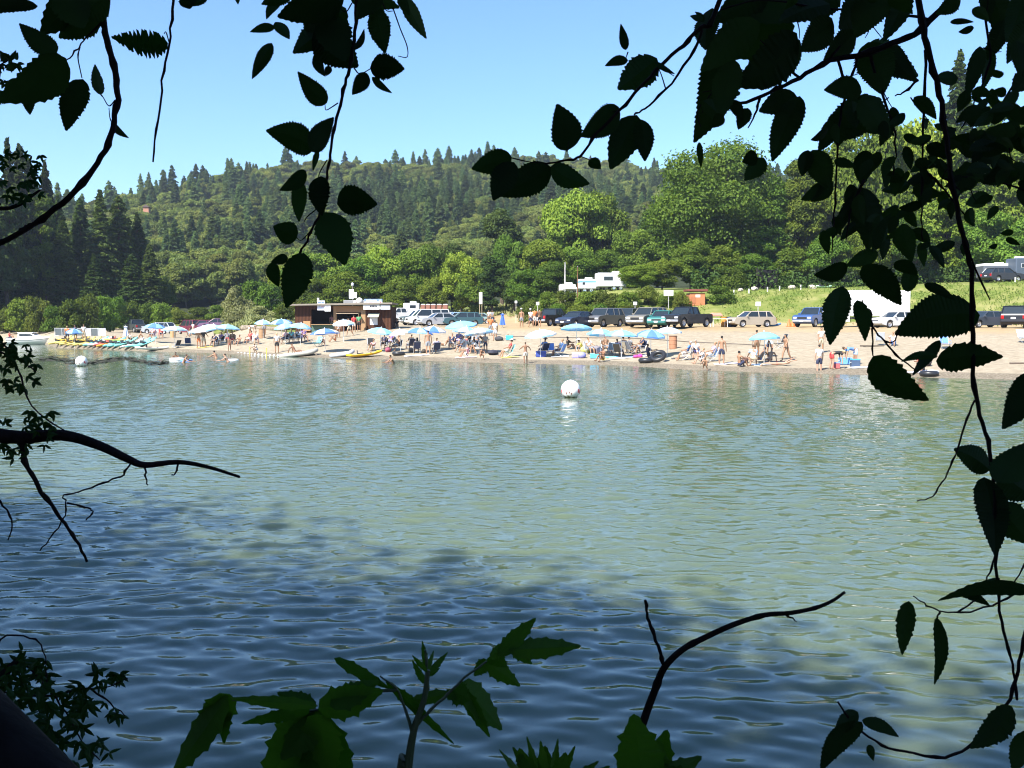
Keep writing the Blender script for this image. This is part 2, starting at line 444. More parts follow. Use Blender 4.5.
def make_water():
    m = bpy.data.materials.new('rippled_river_water')
    nt, N, L, P = nodes_of(m)
    P.inputs['IOR'].default_value = 1.333
    tc = N.new('ShaderNodeTexCoord')
    def wave(scale, rot, sx, detail, rough, dist=0.0):
        mp = N.new('ShaderNodeMapping'); mp.inputs['Rotation'].default_value = (0, 0, R(rot)); mp.inputs['Scale'].default_value = (sx, 1, 1)
        L.new(tc.outputs['Object'], mp.inputs[0])
        n = N.new('ShaderNodeTexNoise'); n.inputs['Scale'].default_value = scale; n.inputs['Detail'].default_value = detail; n.inputs['Roughness'].default_value = rough
        n.inputs['Distortion'].default_value = dist
        L.new(mp.outputs[0], n.inputs['Vector']); return n.outputs['Fac']
    e_ = wave(11.0, 15, .8, 2.5, .6); b = wave(4.0, -9, .75, 2.5, .55, .3)
    sp = N.new('ShaderNodeSeparateXYZ'); L.new(tc.outputs['Object'], sp.inputs[0])
    def rng_(lo, hi, a0, a1):
        r = N.new('ShaderNodeMapRange'); r.interpolation_type = 'SMOOTHSTEP'; r.inputs['From Min'].default_value = lo; r.inputs['From Max'].default_value = hi; r.inputs['To Min'].default_value = a0; r.inputs['To Max'].default_value = a1
        L.new(sp.outputs['Y'], r.inputs['Value']); return r.outputs[0]
    def mul(x, y, op='MULTIPLY'):
        n = N.new('ShaderNodeMath'); n.operation = op
        L.new(x, n.inputs[0])
        if hasattr(y, 'links'): L.new(y, n.inputs[1])
        else: n.inputs[1].default_value = y
        return n.outputs[0]
    # the lee of the wooded near bank is calmer than the open river
    lee = rng_(8, 30, .12, 1.0)
    h = mul(mul(mul(e_, W4), mul(b, W2), 'ADD'), lee)
    L.new(rng_(8, 45, .02, .08), P.inputs['Roughness'])
    if SSS > 0:
        P.inputs['Subsurface Weight'].default_value = 1; P.inputs['Subsurface Radius'].default_value = (1, 1, 1); P.inputs['Subsurface Scale'].default_value = SSS
    bp = N.new('ShaderNodeBump'); bp.inputs['Strength'].default_value = 1; bp.inputs['Distance'].default_value = 1
    L.new(h, bp.inputs['Height']); L.new(bp.outputs[0], P.inputs['Normal'])
    # silty green body colour with slow patches
    n = N.new('ShaderNodeTexNoise'); n.inputs['Scale'].default_value = .06; n.inputs['Detail'].default_value = 3
    L.new(tc.outputs['Object'], n.inputs['Vector'])
    r = N.new('ShaderNodeValToRGB'); r.color_ramp.elements[0].position = .35; r.color_ramp.elements[1].position = .65
    r.color_ramp.elements[0].color = (*WATER_A, 1); r.color_ramp.elements[1].color = (*WATER_B, 1)
    L.new(n.outputs['Fac'], r.inputs[0]); L.new(r.outputs[0], P.inputs['Base Color'])
    # the open water is a real rippled surface: a sum of short wind waves
    rng = np.random.default_rng(77)
    us = np.arange(-420, 1450, 2.0); rows = [3.0]
    while rows[-1] < 150: rows.append(rows[-1] * 1.0028 + .004)
    Y = np.array(rows)[:, None] * np.ones(len(us))[None, :]; X = (us[None, :] - 512) / FPX * Y
    # jitter the lattice so that no grid shows in the reflections
    lee = .7 + .3 * np.clip((Y - 7) / 22, 0, 1); calm = 1 - .55 * np.clip((Y - 13) / 34, 0, 1)
    H = np.zeros_like(X)
    nw = 64
    for i in range(nw):
        lam = math.exp(rng.uniform(math.log(.18), math.log(.58))); k = 2 * PI / lam
        th = rng.normal(0, .48) + .10
        a = WSLOPE * math.sqrt(2 / nw) / k * rng.uniform(.6, 1.4)
        f = lee if lam < .45 else (1 if lam > .65 else .5 + .5 * lee)
        H += a * f * np.sin(k * (X * math.sin(th) + Y * math.cos(th)) + rng.uniform(0, 6.28))
    H += 3.0 * H * np.abs(H)
    H *= (.8 + .7 * _noise2(X, Y, 7, 3)) * calm
    edge = np.clip((us + 420) / 60, 0, 1) * np.clip((1448 - us) / 60, 0, 1)
    H = H * edge[None, :] * np.clip((Y - 3) / .6, 0, 1) * np.clip((150 - Y) / 10, 0, 1)
    nr, nc = X.shape; idx = np.arange(nr * nc).reshape(nr, nc)
    q = np.stack([idx[:-1, :-1], idx[:-1, 1:], idx[1:, 1:], idx[1:, :-1]], -1).reshape(-1, 4)
    V = np.stack([X, Y, H], -1).reshape(-1, 3)
    # flat reaches of the river to both sides, before and beyond
    y0, y1 = rows[0], rows[-1]; l, r = (us[0] - 512) / FPX, (us[-1] - 512) / FPX
    E = np.array([[l * y0, y0, 0], [l * y1, y1, 0], [-700, y1, 0], [-700, y0, 0], [r * y0, y0, 0], [r * y1, y1, 0], [700, y1, 0], [700, y0, 0],
                  [-700, -60, 0], [700, -60, 0], [-700, 330, 0], [700, 330, 0]])
    o = len(V); q2 = np.array([[0, 1, 2, 3], [4, 7, 6, 5], [8, 9, 7, 3], [2, 6, 11, 10]]) + o
    me = np_mesh('river_water', np.concatenate([V, E]), np.concatenate([q, q2]), [m], True)
    tag(link('river_water', me), kind='structure')

# ------------------------------------------------------------------ trees
def cards(P, Nrm, L, W, rng, bend=.25):
    """one bent diamond leaf clump per point: 2 quads sharing a spine -> 6 verts"""
    n = len(P)
    Nrm = Nrm / (np.linalg.norm(Nrm, axis=1, keepdims=True) + 1e-9)
    t = rng.normal(size=(n, 3)); t -= Nrm * (t * Nrm).sum(1, keepdims=True); t /= np.linalg.norm(t, axis=1, keepdims=True) + 1e-9
    b = np.cross(Nrm, t)
    L = np.broadcast_to(np.asarray(L, float), (n,))[:, None] * rng.uniform(.7, 1.3, (n, 1)); W = np.broadcast_to(np.asarray(W, float), (n,))[:, None] * rng.uniform(.7, 1.3, (n, 1))
    dn = -Nrm * L * bend
    v = np.stack([P - t * L * .5 + dn, P - t * L * .12 + b * W * .5, P + t * L * .2 + b * W * .42, P + t * L * .5 + dn, P + t * L * .15 - b * W * .5, P - t * L * .2 - b * W * .42], 1).reshape(-1, 3)
    i = np.arange(n)[:, None] * 6
    q = np.concatenate([i + [0, 1, 2, 3], i + [0, 3, 4, 5]], 1).reshape(-1, 4)
    return v, q
def broad_crown(H, W, base, seed, n=9000, leaf=.38, lobes=30, up=.5, shape='oval', drip=0.0):
    """points spread on uneven lobes through the crown's volume"""
    rng = np.random.default_rng(seed)
    ch = H - base
    cs, rs = [], []
    tries = 0
    while len(cs) < lobes and tries < 4000:
        tries += 1
        p = rng.uniform(-1, 1, 3)
        rr = np.linalg.norm(p)
        if rr > 1 or rr < .35: continue
        if shape == 'oval': k = 1.0
        elif shape == 'round': k = 1.0 - .25 * max(0, -p[2])
        elif shape == 'tall': k = .72 - .25 * p[2]
        elif shape == 'dome': k = 1.0
        else: k = 1.0
        c = np.array([p[0] * W * .40 * k, p[1] * W * .40 * k, base + ch * (.5 + p[2] * .43)])
        if shape == 'dome': c[2] = base + ch * (.12 + abs(p[2]) * .72)
        r = W * rng.uniform(.12, .21)
        if shape == 'tall': r *= .8
        cs.append(c); rs.append(r)
    cs, rs = np.array(cs), np.array(rs)
    w = rs ** 2; w /= w.sum()
    k = rng.choice(len(cs), n, p=w)
    d = rng.normal(size=(n, 3)); d /= np.linalg.norm(d, axis=1, keepdims=True)
    d[:, 2] = np.where(d[:, 2] < -.3, d[:, 2] * .5, d[:, 2])
    rad = rs[k][:, None] * rng.uniform(.55, 1.0, (n, 1)) ** .6
    sq = np.array([1, 1, .8])
    P = cs[k] + d * rad * sq
    P += rng.normal(size=(n, 3)) * W * .012
    st = rng.random(n) < .05
    P[st] += d[st] * rs[k][st][:, None] * .25
    P[:, 2] = np.clip(P[:, 2], base * .6, None) - drip * rng.random(n)
    Nn = d + np.array([0, 0, up]) + rng.normal(size=(n, 3)) * .45
    v, q = cards(P, Nn, leaf, leaf * .62, rng)
    return v, q, cs
def conifer_crown(H, W, base, seed, n=7000, leaf=.7, droop=.35, ragged=.3, power=.85):
    rng = np.random.default_rng(seed)
    nb = int(n / 26)
    V, Q = [], []
    Ps, Ns, Ls = [], [], []
    hs = np.sort(rng.uniform(0, 1, nb) ** 1.15)
    for h in hs:
        z = base + (H - base) * h
        Lb = W * .5 * (1 - h) ** power * rng.uniform(1 - ragged, 1.1) + .12
        a = rng.uniform(0, 2 * PI)
        m = max(3, int(26 * Lb / (W * .5) * 1.6))
        s = rng.uniform(.12, 1, m) ** .7
        dr = droop * rng.uniform(.6, 1.3)
        ca, sa = math.cos(a), math.sin(a)
        side = rng.normal(size=m) * Lb * .16 * (1.1 - s * .6)
        x = s * Lb * ca - side * sa; y = s * Lb * sa + side * ca
        zz = z - dr * Lb * s ** 1.6 + .10 * Lb * s + rng.normal(size=m) * .08
        Ps.append(np.stack([x, y, zz], 1))
        Ns.append(np.stack([np.full(m, ca * .55), np.full(m, sa * .55), np.full(m, .8)], 1) + rng.normal(size=(m, 3)) * .4)
    P = np.concatenate(Ps); Nn = np.concatenate(Ns)
    P[:, 2] = np.minimum(P[:, 2], H)
    v, q = cards(P, Nn, leaf, leaf * .45, rng, .35)
    return v, q
def trunk_mesh(name, H, r, m, seed, limbs=None, lean=.02):
    rng = random.Random(seed); b = MB()
    pts = [(lean * H * math.sin(i * 1.1 + seed), lean * H * math.cos(i * .9 + seed) - lean * H, H * i / 6 - (.6 if i == 0 else 0)) for i in range(7)]
    b.tube(pts, [r * (1.35 if i == 0 else 1 - .14 * i) for i in range(7)], 9)
    if limbs is not None:
        for c in limbs:
            c = Vector(c); k = rng.randint(2, 4); s = Vector(pts[k])
            if c.z < s.z: s = Vector(pts[2])
            mid = s.lerp(c, .5) + Vector((0, 0, -.05 * (c - s).length))
            b.tube([s, mid, c], [r * .42, r * .26, r * .08], 6)
    return b.mesh(name, [m], True)
class Kind:
    """a kind of tree: variants of (crown mesh, trunk mesh) of height 1-scaled metres"""
    def __init__(s, name, H, W, variants): s.name, s.H, s.W, s.var = name, H, W, variants; s.count = 0
KINDS = {}
def make_kinds():
    bark = bark_mat('grey_brown_bark', (.11, .085, .065)); barkr = bark_mat('reddish_bark', (.13, .075, .05))
    F = FOL = {
        'olive': foliage_mat('olive_green_leaves', (.040, .085, .009), (.205, .275, .038), .38),
        'lime': foliage_mat('yellow_green_leaves', (.070, .125, .011), (.27, .335, .045), .38),
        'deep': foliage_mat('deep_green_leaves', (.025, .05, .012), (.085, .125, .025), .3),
        'conifer': foliage_mat('dark_conifer_needles', (.020, .040, .010), (.115, .155, .038), .25, clump=.35),
        'bluefir': foliage_mat('blue_green_conifer_needles', (.056, .098, .046), (.175, .235, .100), .38, clump=.35, tree_var=.5),
        'willow': foliage_mat('pale_willow_leaves', (.17, .20, .08), (.34, .36, .17), .35),
        'bushes': foliage_mat('bright_bush_leaves', (.070, .105, .013), (.205, .235, .042), .4),
        'slope': foliage_mat('half_dry_grass_blades', (.075, .125, .018), (.19, .23, .045), .3, tree_var=0),
        'hillgreen': foliage_mat('hillside_oak_leaves', (.085, .120, .030), (.265, .290, .080), .4),
    }
    def broad(name, H, W, base, fol, nvar, n, leaf, lobes, shape, r, seed, bk=bark, up=.25, drip=0):
        vs = []
        for i in range(nvar):
            v, q, cs = broad_crown(H, W, base, seed + i, n, leaf, lobes, up, shape, drip)
            c = np_mesh(name + '_crown', v, q, [F[fol]])
            t = trunk_mesh(name + '_trunk', H * .72, r, bk, seed + i, cs[:9] if base > .5 else cs[:5])
            vs.append((c, t))
        KINDS[name] = Kind(name, H, W, vs)
    def coni(name, H, W, base, fol, nvar, n, leaf, r, seed, droop=.35, ragged=.3, power=.85, bk=barkr):
        vs = []
        for i in range(nvar):
            v, q = conifer_crown(H, W * (1, .8, 1.15, .95)[i % 4], base, seed + i, n, leaf, droop, ragged, power * (1, .75, 1.1, .65)[i % 4])
            c = np_mesh(name + '_crown', v, q, [F[fol]])
            vs.append((c, trunk_mesh(name + '_trunk', H * .97, r, bk, seed + i, None, .004)))
        KINDS[name] = Kind(name, H, W, vs)
    broad('broadleaf_tree', 12, 10, 1.2, 'olive', 4, 15000, .40, 44, 'round', .22, 100)
    broad('yellow_green_tree', 12, 10, 1.0, 'lime', 3, 14000, .42, 40, 'oval', .22, 140)
    broad('great_tree', 21, 19, 2.0, 'olive', 2, 34000, .46, 80, 'round', .5, 160)
    broad('dark_tree', 18, 9, 1.0, 'deep', 2, 15000, .42, 50, 'tall', .3, 180)
    broad('tall_tree', 22, 11, 2.0, 'olive', 3, 18000, .44, 60, 'tall', .32, 190)
    broad('green_bush', 3.5, 4.4, .0, 'olive', 3, 4200, .22, 22, 'dome', .07, 200)
    broad('lime_bush', 3.5, 4.4, .0, 'bushes', 2, 4200, .22, 22, 'dome', .07, 220)
    broad('willow_bush', 4.5, 5.5, .0, 'willow', 2, 7000, .26, 30, 'dome', .07, 240, up=.2)
    coni('conifer_tree', 24, 8.5, 1.0, 'conifer', 4, 15000, .62, .38, 300)
    coni('hill_fir', 24, 8.6, 1.0, 'bluefir', 4, 7500, .95, .3, 340, ragged=.45, power=.62)
    broad('hill_oak', 15, 11, 1.5, 'hillgreen', 3, 6500, .75, 34, 'round', .3, 380)
    FOLIAGE.update(F)
FOLIAGE = {}
def plant(kind, p, h, w, label, cat='tree', group=None, rz=None, var=None):
    K = KINDS[kind]
    c, t = K.var[K.count % len(K.var) if var is None else var % len(K.var)]; K.count += 1
    nm = {'great_tree': 'broadleaf_tree', 'tall_tree': 'broadleaf_tree', 'dark_tree': 'dark_evergreen_tree', 'yellow_green_tree': 'broadleaf_tree', 'lime_bush': 'leafy_bush', 'green_bush': 'leafy_bush', 'hill_oak': 'hillside_oak'}.get(kind, kind)
    e = thing(nm, p, random.uniform(0, 2 * PI) if rz is None else rz, label, cat, group)
    e.scale = (w / K.W, w / K.W, h / K.H)
    link('crown', c, e); link('trunk' if 'bush' not in kind else 'stem', t, e)
    return e
# ------------------------------------------------------------------ far-bank trees
def tree_at(kind, px, d, top, wpx, label, cat='tree', group=None, sink=.2, **k):
    p = on(px, d)
    zt = at_d(px, top, d).z
    h = max(1.0, zt - p.z); p.z -= sink
    return plant(kind, p, h + sink, wpx * d / FPX, label, cat, group, **k)
def make_trees():
    G1 = 'dark conifers at the far end of the beach'
    rows = [
        ('conifer_tree', -75, 150, 120, 75, 'tall dark conifer just past the edge of the grove at the boat end'),
        ('conifer_tree', -28, 146, 150, 72, 'tall dark conifer at the outer end of the grove above the white motorboat'),
        ('dark_tree', 8, 150, 186, 60, 'dark shaded evergreen behind the bushes above the motorboat'),
        ('conifer_tree', 14, 160, 158, 46, 'tallest spiky conifer of the grove above the motorboat'),
        ('conifer_tree', 33, 163, 176, 40, 'slim conifer next to the tallest one above the motorboat'),
        ('tall_tree', 44, 158, 204, 52, 'yellowish layered tree between the dark conifers of the grove'),
        ('conifer_tree', 62, 172, 196, 42, 'dark conifer behind the yellowish layered tree'),
        ('conifer_tree', 66, 158, 222, 46, 'short dark conifer standing in the shadow of the grove'),
        ('conifer_tree', -4, 154, 152, 56, 'tall dark conifer over the stern of the motorboat'),
        ('conifer_tree', 25, 157, 164, 48, 'dark conifer just below the tallest one above the motorboat'),
        ('conifer_tree', 50, 166, 180, 44, 'slim dark conifer above the bow of the motorboat'),
        ('conifer_tree', 84, 176, 200, 44, 'dark conifer in the middle of the grove beside the sunlit one'),
        ('conifer_tree', 104, 168, 192, 52, 'broad sunlit conifer with drooping boughs at the middle of the grove'),
        ('conifer_tree', 122, 172, 198, 48, 'conifer with tiered boughs just beside the broad sunlit one'),
        ('conifer_tree', 140, 176, 214, 44, 'conifer stepping down towards the open end of the grove'),
        ('conifer_tree', 152, 168, 246, 36, 'lowest conifer at the open end of the grove by the river bend'),
        ('conifer_tree', 96, 153, 256, 36, 'small dark conifer between the bushes and the sunlit conifer'),
        ('conifer_tree', 134, 156, 256, 36, 'small dark conifer under the tiered conifers'),
        ('broadleaf_tree', 160, 172, 280, 34, 'light green tree at the foot of the grove by the river bend'),
    ]
    for k, px, d, top, w, lab in rows: tree_at(k, px, d, top - (20 if px < 60 else 2), w * 1.12, lab, 'tree', G1 if 'conifer' in k else None)
    # bushes along the water under the grove
    G2 = 'bushes on the bank behind the motorboat and kayaks'
    for i, (px, d, top, w, k, lab) in enumerate([
        (-30, 140, 296, 40, 'green_bush', 'leafy bush past the stern of the white motorboat'), (4, 137, 305, 30, 'lime_bush', 'yellow green bush behind the stern of the motorboat'),
        (22, 136, 296, 34, 'green_bush', 'broad green bush behind the cabin of the motorboat'), (40, 134, 290, 34, 'lime_bush', 'tall yellow green bush behind the bow of the motorboat'),
        (56, 130, 301, 28, 'green_bush', 'round green bush at the start of the white railing'), (72, 130, 294, 32, 'green_bush', 'green bush behind the blue parasol by the railing'),
        (88, 132, 291, 32, 'lime_bush', 'yellowish bush behind the end of the white railing'), (102, 136, 293, 30, 'green_bush', 'green bush behind the folded pale parasol'),
        (116, 144, 291, 30, 'green_bush', 'green bush behind the dark pickup by the grove'), (131, 148, 297, 28, 'lime_bush', 'yellow green bush above the cab of the dark pickup'),
        (147, 152, 299, 26, 'green_bush', 'small green bush beyond the pickup by the grove'), (163, 148, 301, 26, 'green_bush', 'last green bush of the bank before the river bend'),
        (180, 158, 306, 24, 'lime_bush', 'low yellow green bush behind the maroon car'), (200, 160, 304, 26, 'green_bush', 'low green bush behind the maroon van'), (219, 158, 303, 26, 'green_bush', 'low green bush between the maroon van and the pale willow')]):
        tree_at(k, px, d, top, w, lab, 'bush', G2)
    for px, d, top, w, k, lab in [
        (238, 128, 284, 36, 'willow_bush', 'pale silvery willow bush at the river bend end of the dune'), (254, 134, 278, 36, 'green_bush', 'olive bush rising behind the pale willow'),
        (270, 132, 279, 32, 'green_bush', 'olive bush under the tip of the hanging spray of leaves'), (262, 120, 305, 34, 'willow_bush', 'low pale grassy bush on the dune behind the log'),
        (240, 119, 309, 26, 'willow_bush', 'low pale grassy bush at the far end of the dune'), (282, 120, 301, 24, 'lime_bush', 'yellow green bush beside the snack hut roof'),
        (300, 124, 296, 24, 'lime_bush', 'yellow green bush behind the roof of the snack hut'), (318, 128, 292, 24, 'lime_bush', 'bright bush behind the small signs on the hut roof')]:
        tree_at(k, px, d, top, w, lab, 'bush')
    G3 = 'leafy trees behind the snack hut and parked cars'
    rows = [
        ('broadleaf_tree', 288, 156, 266, 44, 'olive tree at the river bend end of the row behind the snack hut'),
        ('broadleaf_tree', 305, 150, 252, 46, 'rounded tree behind the middle of the snack hut'),
        ('broadleaf_tree', 331, 150, 247, 56, 'broad rounded tree above the small signs of the snack hut'),
        ('broadleaf_tree', 358, 148, 258, 54, 'wide tree directly behind the lamp post on the snack hut'),
        ('yellow_green_tree', 384, 152, 246, 52, 'bright green tree above the parking end of the snack hut'),
        ('yellow_green_tree', 412, 154, 242, 54, 'bright green tree behind the white van'),
        ('broadleaf_tree', 436, 156, 244, 46, 'green tree behind the brown portable toilets'),
        ('dark_tree', 452, 162, 238, 50, 'dark green tree behind the row of toilets'),
        ('yellow_green_tree', 462, 148, 250, 46, 'bright tree between the toilets and the tall white sign'),
        ('broadleaf_tree', 345, 136, 272, 50, 'low spreading tree just behind the snack hut'),
        ('broadleaf_tree', 318, 138, 276, 40, 'low olive tree just behind the open end of the hut'),
        ('broadleaf_tree', 398, 142, 278, 40, 'low green tree just behind the white van'),
        ('yellow_green_tree', 432, 150, 277, 32, 'small light green tree behind the toilets'),
        ('broadleaf_tree', 476, 146, 262, 42, 'green tree beside the tall white sign'),
        ('dark_tree', 503, 166, 191, 58, 'tall dark tree rising above the row in the middle of the shore'),
        ('dark_tree', 492, 145, 252, 44, 'dark shaded tree over the track behind the tall white sign'),
        ('dark_tree', 515, 142, 262, 40, 'dark tree over the shady gap at the end of the track'),
        ('broadleaf_tree', 507, 150, 236, 40, 'olive tree at the foot of the tall dark one'),
        ('yellow_green_tree', 540, 150, 234, 54, 'light green rounded tree beside the tall dark one'),
        ('broadleaf_tree', 528, 136, 266, 44, 'leafy tree behind the black pickup at the bank'),
        ('broadleaf_tree', 551, 136, 262, 42, 'leafy tree behind the wooden poles on the bank'),
        ('yellow_green_tree', 575, 166, 186, 66, 'tall broad green tree above the trailers'),
        ('yellow_green_tree', 602, 170, 192, 58, 'second tall green tree above the white caravan'),
        ('broadleaf_tree', 572, 150, 246, 50, 'lower green tree behind the striped trailer'),
        ('broadleaf_tree', 604, 152, 250, 48, 'lower green tree directly behind the white caravan'),
        ('broadleaf_tree', 634, 158, 226, 54, 'rounded tree between the caravan and the great tree'),
        ('yellow_green_tree', 640, 124, 262, 44, 'bright yellow green tree at the end of the white caravan'),
        ('yellow_green_tree', 662, 126, 258, 40, 'bright yellow green tree above the taupe car'),
        ('tall_tree', 655, 166, 204, 54, 'tall tree whose top shows between the caravan trees and the great tree'),
        ('great_tree', 707, 140, 142, 132, 'great round tree with the widest crown on the shore'),
        ('broadleaf_tree', 690, 128, 240, 50, 'middle sized tree under the great round crown'),
        ('broadleaf_tree', 716, 128, 246, 50, 'middle sized tree above the orange shed'),
        ('green_bush', 731, 122, 262, 40, 'tall bush with a few rusty leaves above the grass slope'),
        ('tall_tree', 765, 138, 168, 66, 'tall olive tree beside the great round tree'),
        ('broadleaf_tree', 752, 126, 254, 44, 'small tree in front of the black panel above the slope'),
        ('tall_tree', 797, 138, 152, 66, 'tall thin crowned tree seen through the hanging leaves'),
        ('broadleaf_tree', 790, 127, 246, 46, 'low tree above the white boulders on the slope'),
        ('tall_tree', 832, 144, 126, 78, 'tall olive tree behind the white box truck'),
        ('broadleaf_tree', 828, 124, 236, 50, 'low tree behind the green canoe on the slope'),
        ('yellow_green_tree', 868, 134, 122, 80, 'sunny yellow green tree above the box truck'),
        ('yellow_green_tree', 908, 138, 104, 90, 'large sunny yellow green tree near the main hanging stem'),
        ('conifer_tree', 952, 150, 50, 84, 'tall pale conifer standing highest on the shore'),
        ('tall_tree', 985, 148, 86, 76, 'tall olive tree beside the highest conifer'),
        ('tall_tree', 1024, 140, 96, 80, 'tall olive tree at the edge of the view above the campers'),
        ('yellow_green_tree', 945, 126, 192, 74, 'sunny tree in front of the highest conifer'),
        ('broadleaf_tree', 905, 122, 214, 56, 'green tree above the grass slope under the sunny one'),
        ('broadleaf_tree', 868, 122, 226, 50, 'green tree just above the box truck'),
        ('broadleaf_tree', 985, 122, 206, 66, 'green tree behind the pale roofed camper'),
        ('broadleaf_tree', 1020, 116, 216, 56, 'green tree beside the grey camper at the slope top'),
        ('great_tree', 1085, 130, 120, 120, 'great tree past the campers at the end of the shore'),
        ('broadleaf_tree', 1130, 118, 190, 80, 'green tree past the last camper of the slope'),
    ]
    for k, px, d, top, w, lab in rows: tree_at(k, px, d, top, w, lab, 'tree' if 'bush' not in k else 'bush', G3)
    G4 = 'bushes on the bank below the trailers'
    for px, d, top, w, k, lab in [
        (528, 122, 297, 26, 'lime_bush', 'low bush at the track end of the trailer bank'), (546, 119, 290, 30, 'green_bush', 'bush on the bank below the trailer awning'),
        (566, 116, 287, 32, 'green_bush', 'bush on the bank below the striped trailer'), (586, 114, 288, 32, 'green_bush', 'bush on the bank between the two trailers'),
        (606, 113, 287, 34, 'lime_bush', 'yellowish bush on the bank below the white caravan'), (628, 112, 290, 30, 'green_bush', 'bush on the bank at the hitch end of the caravan'),
        (648, 113, 284, 30, 'lime_bush', 'bright bush above the taupe car'), (668, 112, 290, 26, 'lime_bush', 'bright bush behind the small white notice board'),
        (682, 110, 290, 22, 'lime_bush', 'bright bush beside the orange shed wall'), (719, 112, 282, 34, 'green_bush', 'green bush at the edge of the grass slope by the shed'),
        (576, 108, 300, 28, 'lime_bush', 'low bush behind the dark blue saloon'), (600, 107, 300, 26, 'green_bush', 'low bush behind the grey four door car'), (556, 110, 302, 26, 'green_bush', 'low bush behind the black pickup'), (630, 106, 302, 26, 'lime_bush', 'low bush behind the small dark car')]:
        tree_at(k, px, d, top, w, lab, 'bush', G4)

def make_stuff():
    rng = np.random.default_rng(31)
    # undergrowth in the shade along the top of the slope
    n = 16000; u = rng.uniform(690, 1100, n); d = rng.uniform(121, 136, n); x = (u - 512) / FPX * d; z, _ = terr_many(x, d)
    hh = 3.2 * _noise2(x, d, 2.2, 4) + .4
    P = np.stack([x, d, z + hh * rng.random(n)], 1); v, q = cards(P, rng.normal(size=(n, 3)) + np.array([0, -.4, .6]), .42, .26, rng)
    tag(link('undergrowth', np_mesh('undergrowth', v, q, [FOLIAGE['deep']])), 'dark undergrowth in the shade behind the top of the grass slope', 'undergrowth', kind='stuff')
    n = 7000; u = rng.uniform(560, 1080, n); t = rng.random(n)
    U = np.interp(u, _px, _D[:, 6]); V = np.interp(u, _px, _D[:, 7]); d = U + (V - U) * t * 1.05; x = (u - 512) / FPX * d; z, _ = terr_many(x, d)
    keep = _noise2(x, d, 2.4, 6) + .25 * rng.random(n) > .50; x, d, z = x[keep], d[keep], z[keep]; m = len(x)
    P = np.stack([x, d, z + .22 * rng.random(m) + .05], 1); v, q = cards(P, rng.normal(size=(m, 3)) * np.array([1, 1, .3]), .30, .08, rng, .1)
    tag(link('rough_grass', np_mesh('rough_grass', v, q, [FOLIAGE['slope']])), 'rough half dry grass tufts on the slope below the campers', 'grass', kind='stuff')
    # small flat dark flecks on the water in a line off the kayaks
    n = 420; pts = np.array([tuple(at_z(q, 361 + 2.2 * math.sin(q * .09) + rng.normal(0, 1.1), 0)) for q in rng.uniform(40, 168, n)])
    m_ = mat((.030, .028, .012), .8, name='dark_flecks')
    v, q = cards(np.stack([pts[:, 0], pts[:, 1], pts[:, 2] + .035], 1), np.array([[0, 0, 1.0]]) + rng.normal(size=(n, 3)) * .10, .55, .26, rng, .02)
    tag(link('dark_flecks', np_mesh('dark_flecks', v, q, [m_])), 'dark line of small flat flecks on the water beside the farther buoy', 'weed', kind='stuff')
    # tall pale grass on the dune and the meadow
    n = 9000; u = np.concatenate([rng.uniform(222, 300, 6000), rng.uniform(440, 560, 3000)]); d = np.concatenate([rng.uniform(112, 128, 6000), rng.uniform(138, 160, 3000)]); x = (u - 512) / FPX * d; z, _ = terr_many(x, d)
    keep = _noise2(x, d, 3, 8) > .35; x, d, z = x[keep], d[keep], z[keep]; m = len(x)
    P = np.stack([x, d, z + .35 * rng.random(m) + .2], 1); N_ = rng.normal(size=(m, 3)) * np.array([1, 1, .15])
    v, q = cards(P, N_, .75, .18, rng, .1)
    tag(link('tall_grass', np_mesh('tall_grass', v, q, [FOLIAGE['willow']])), 'tall pale dry grass on the dune and the meadow behind the cars', 'grass', kind='stuff')

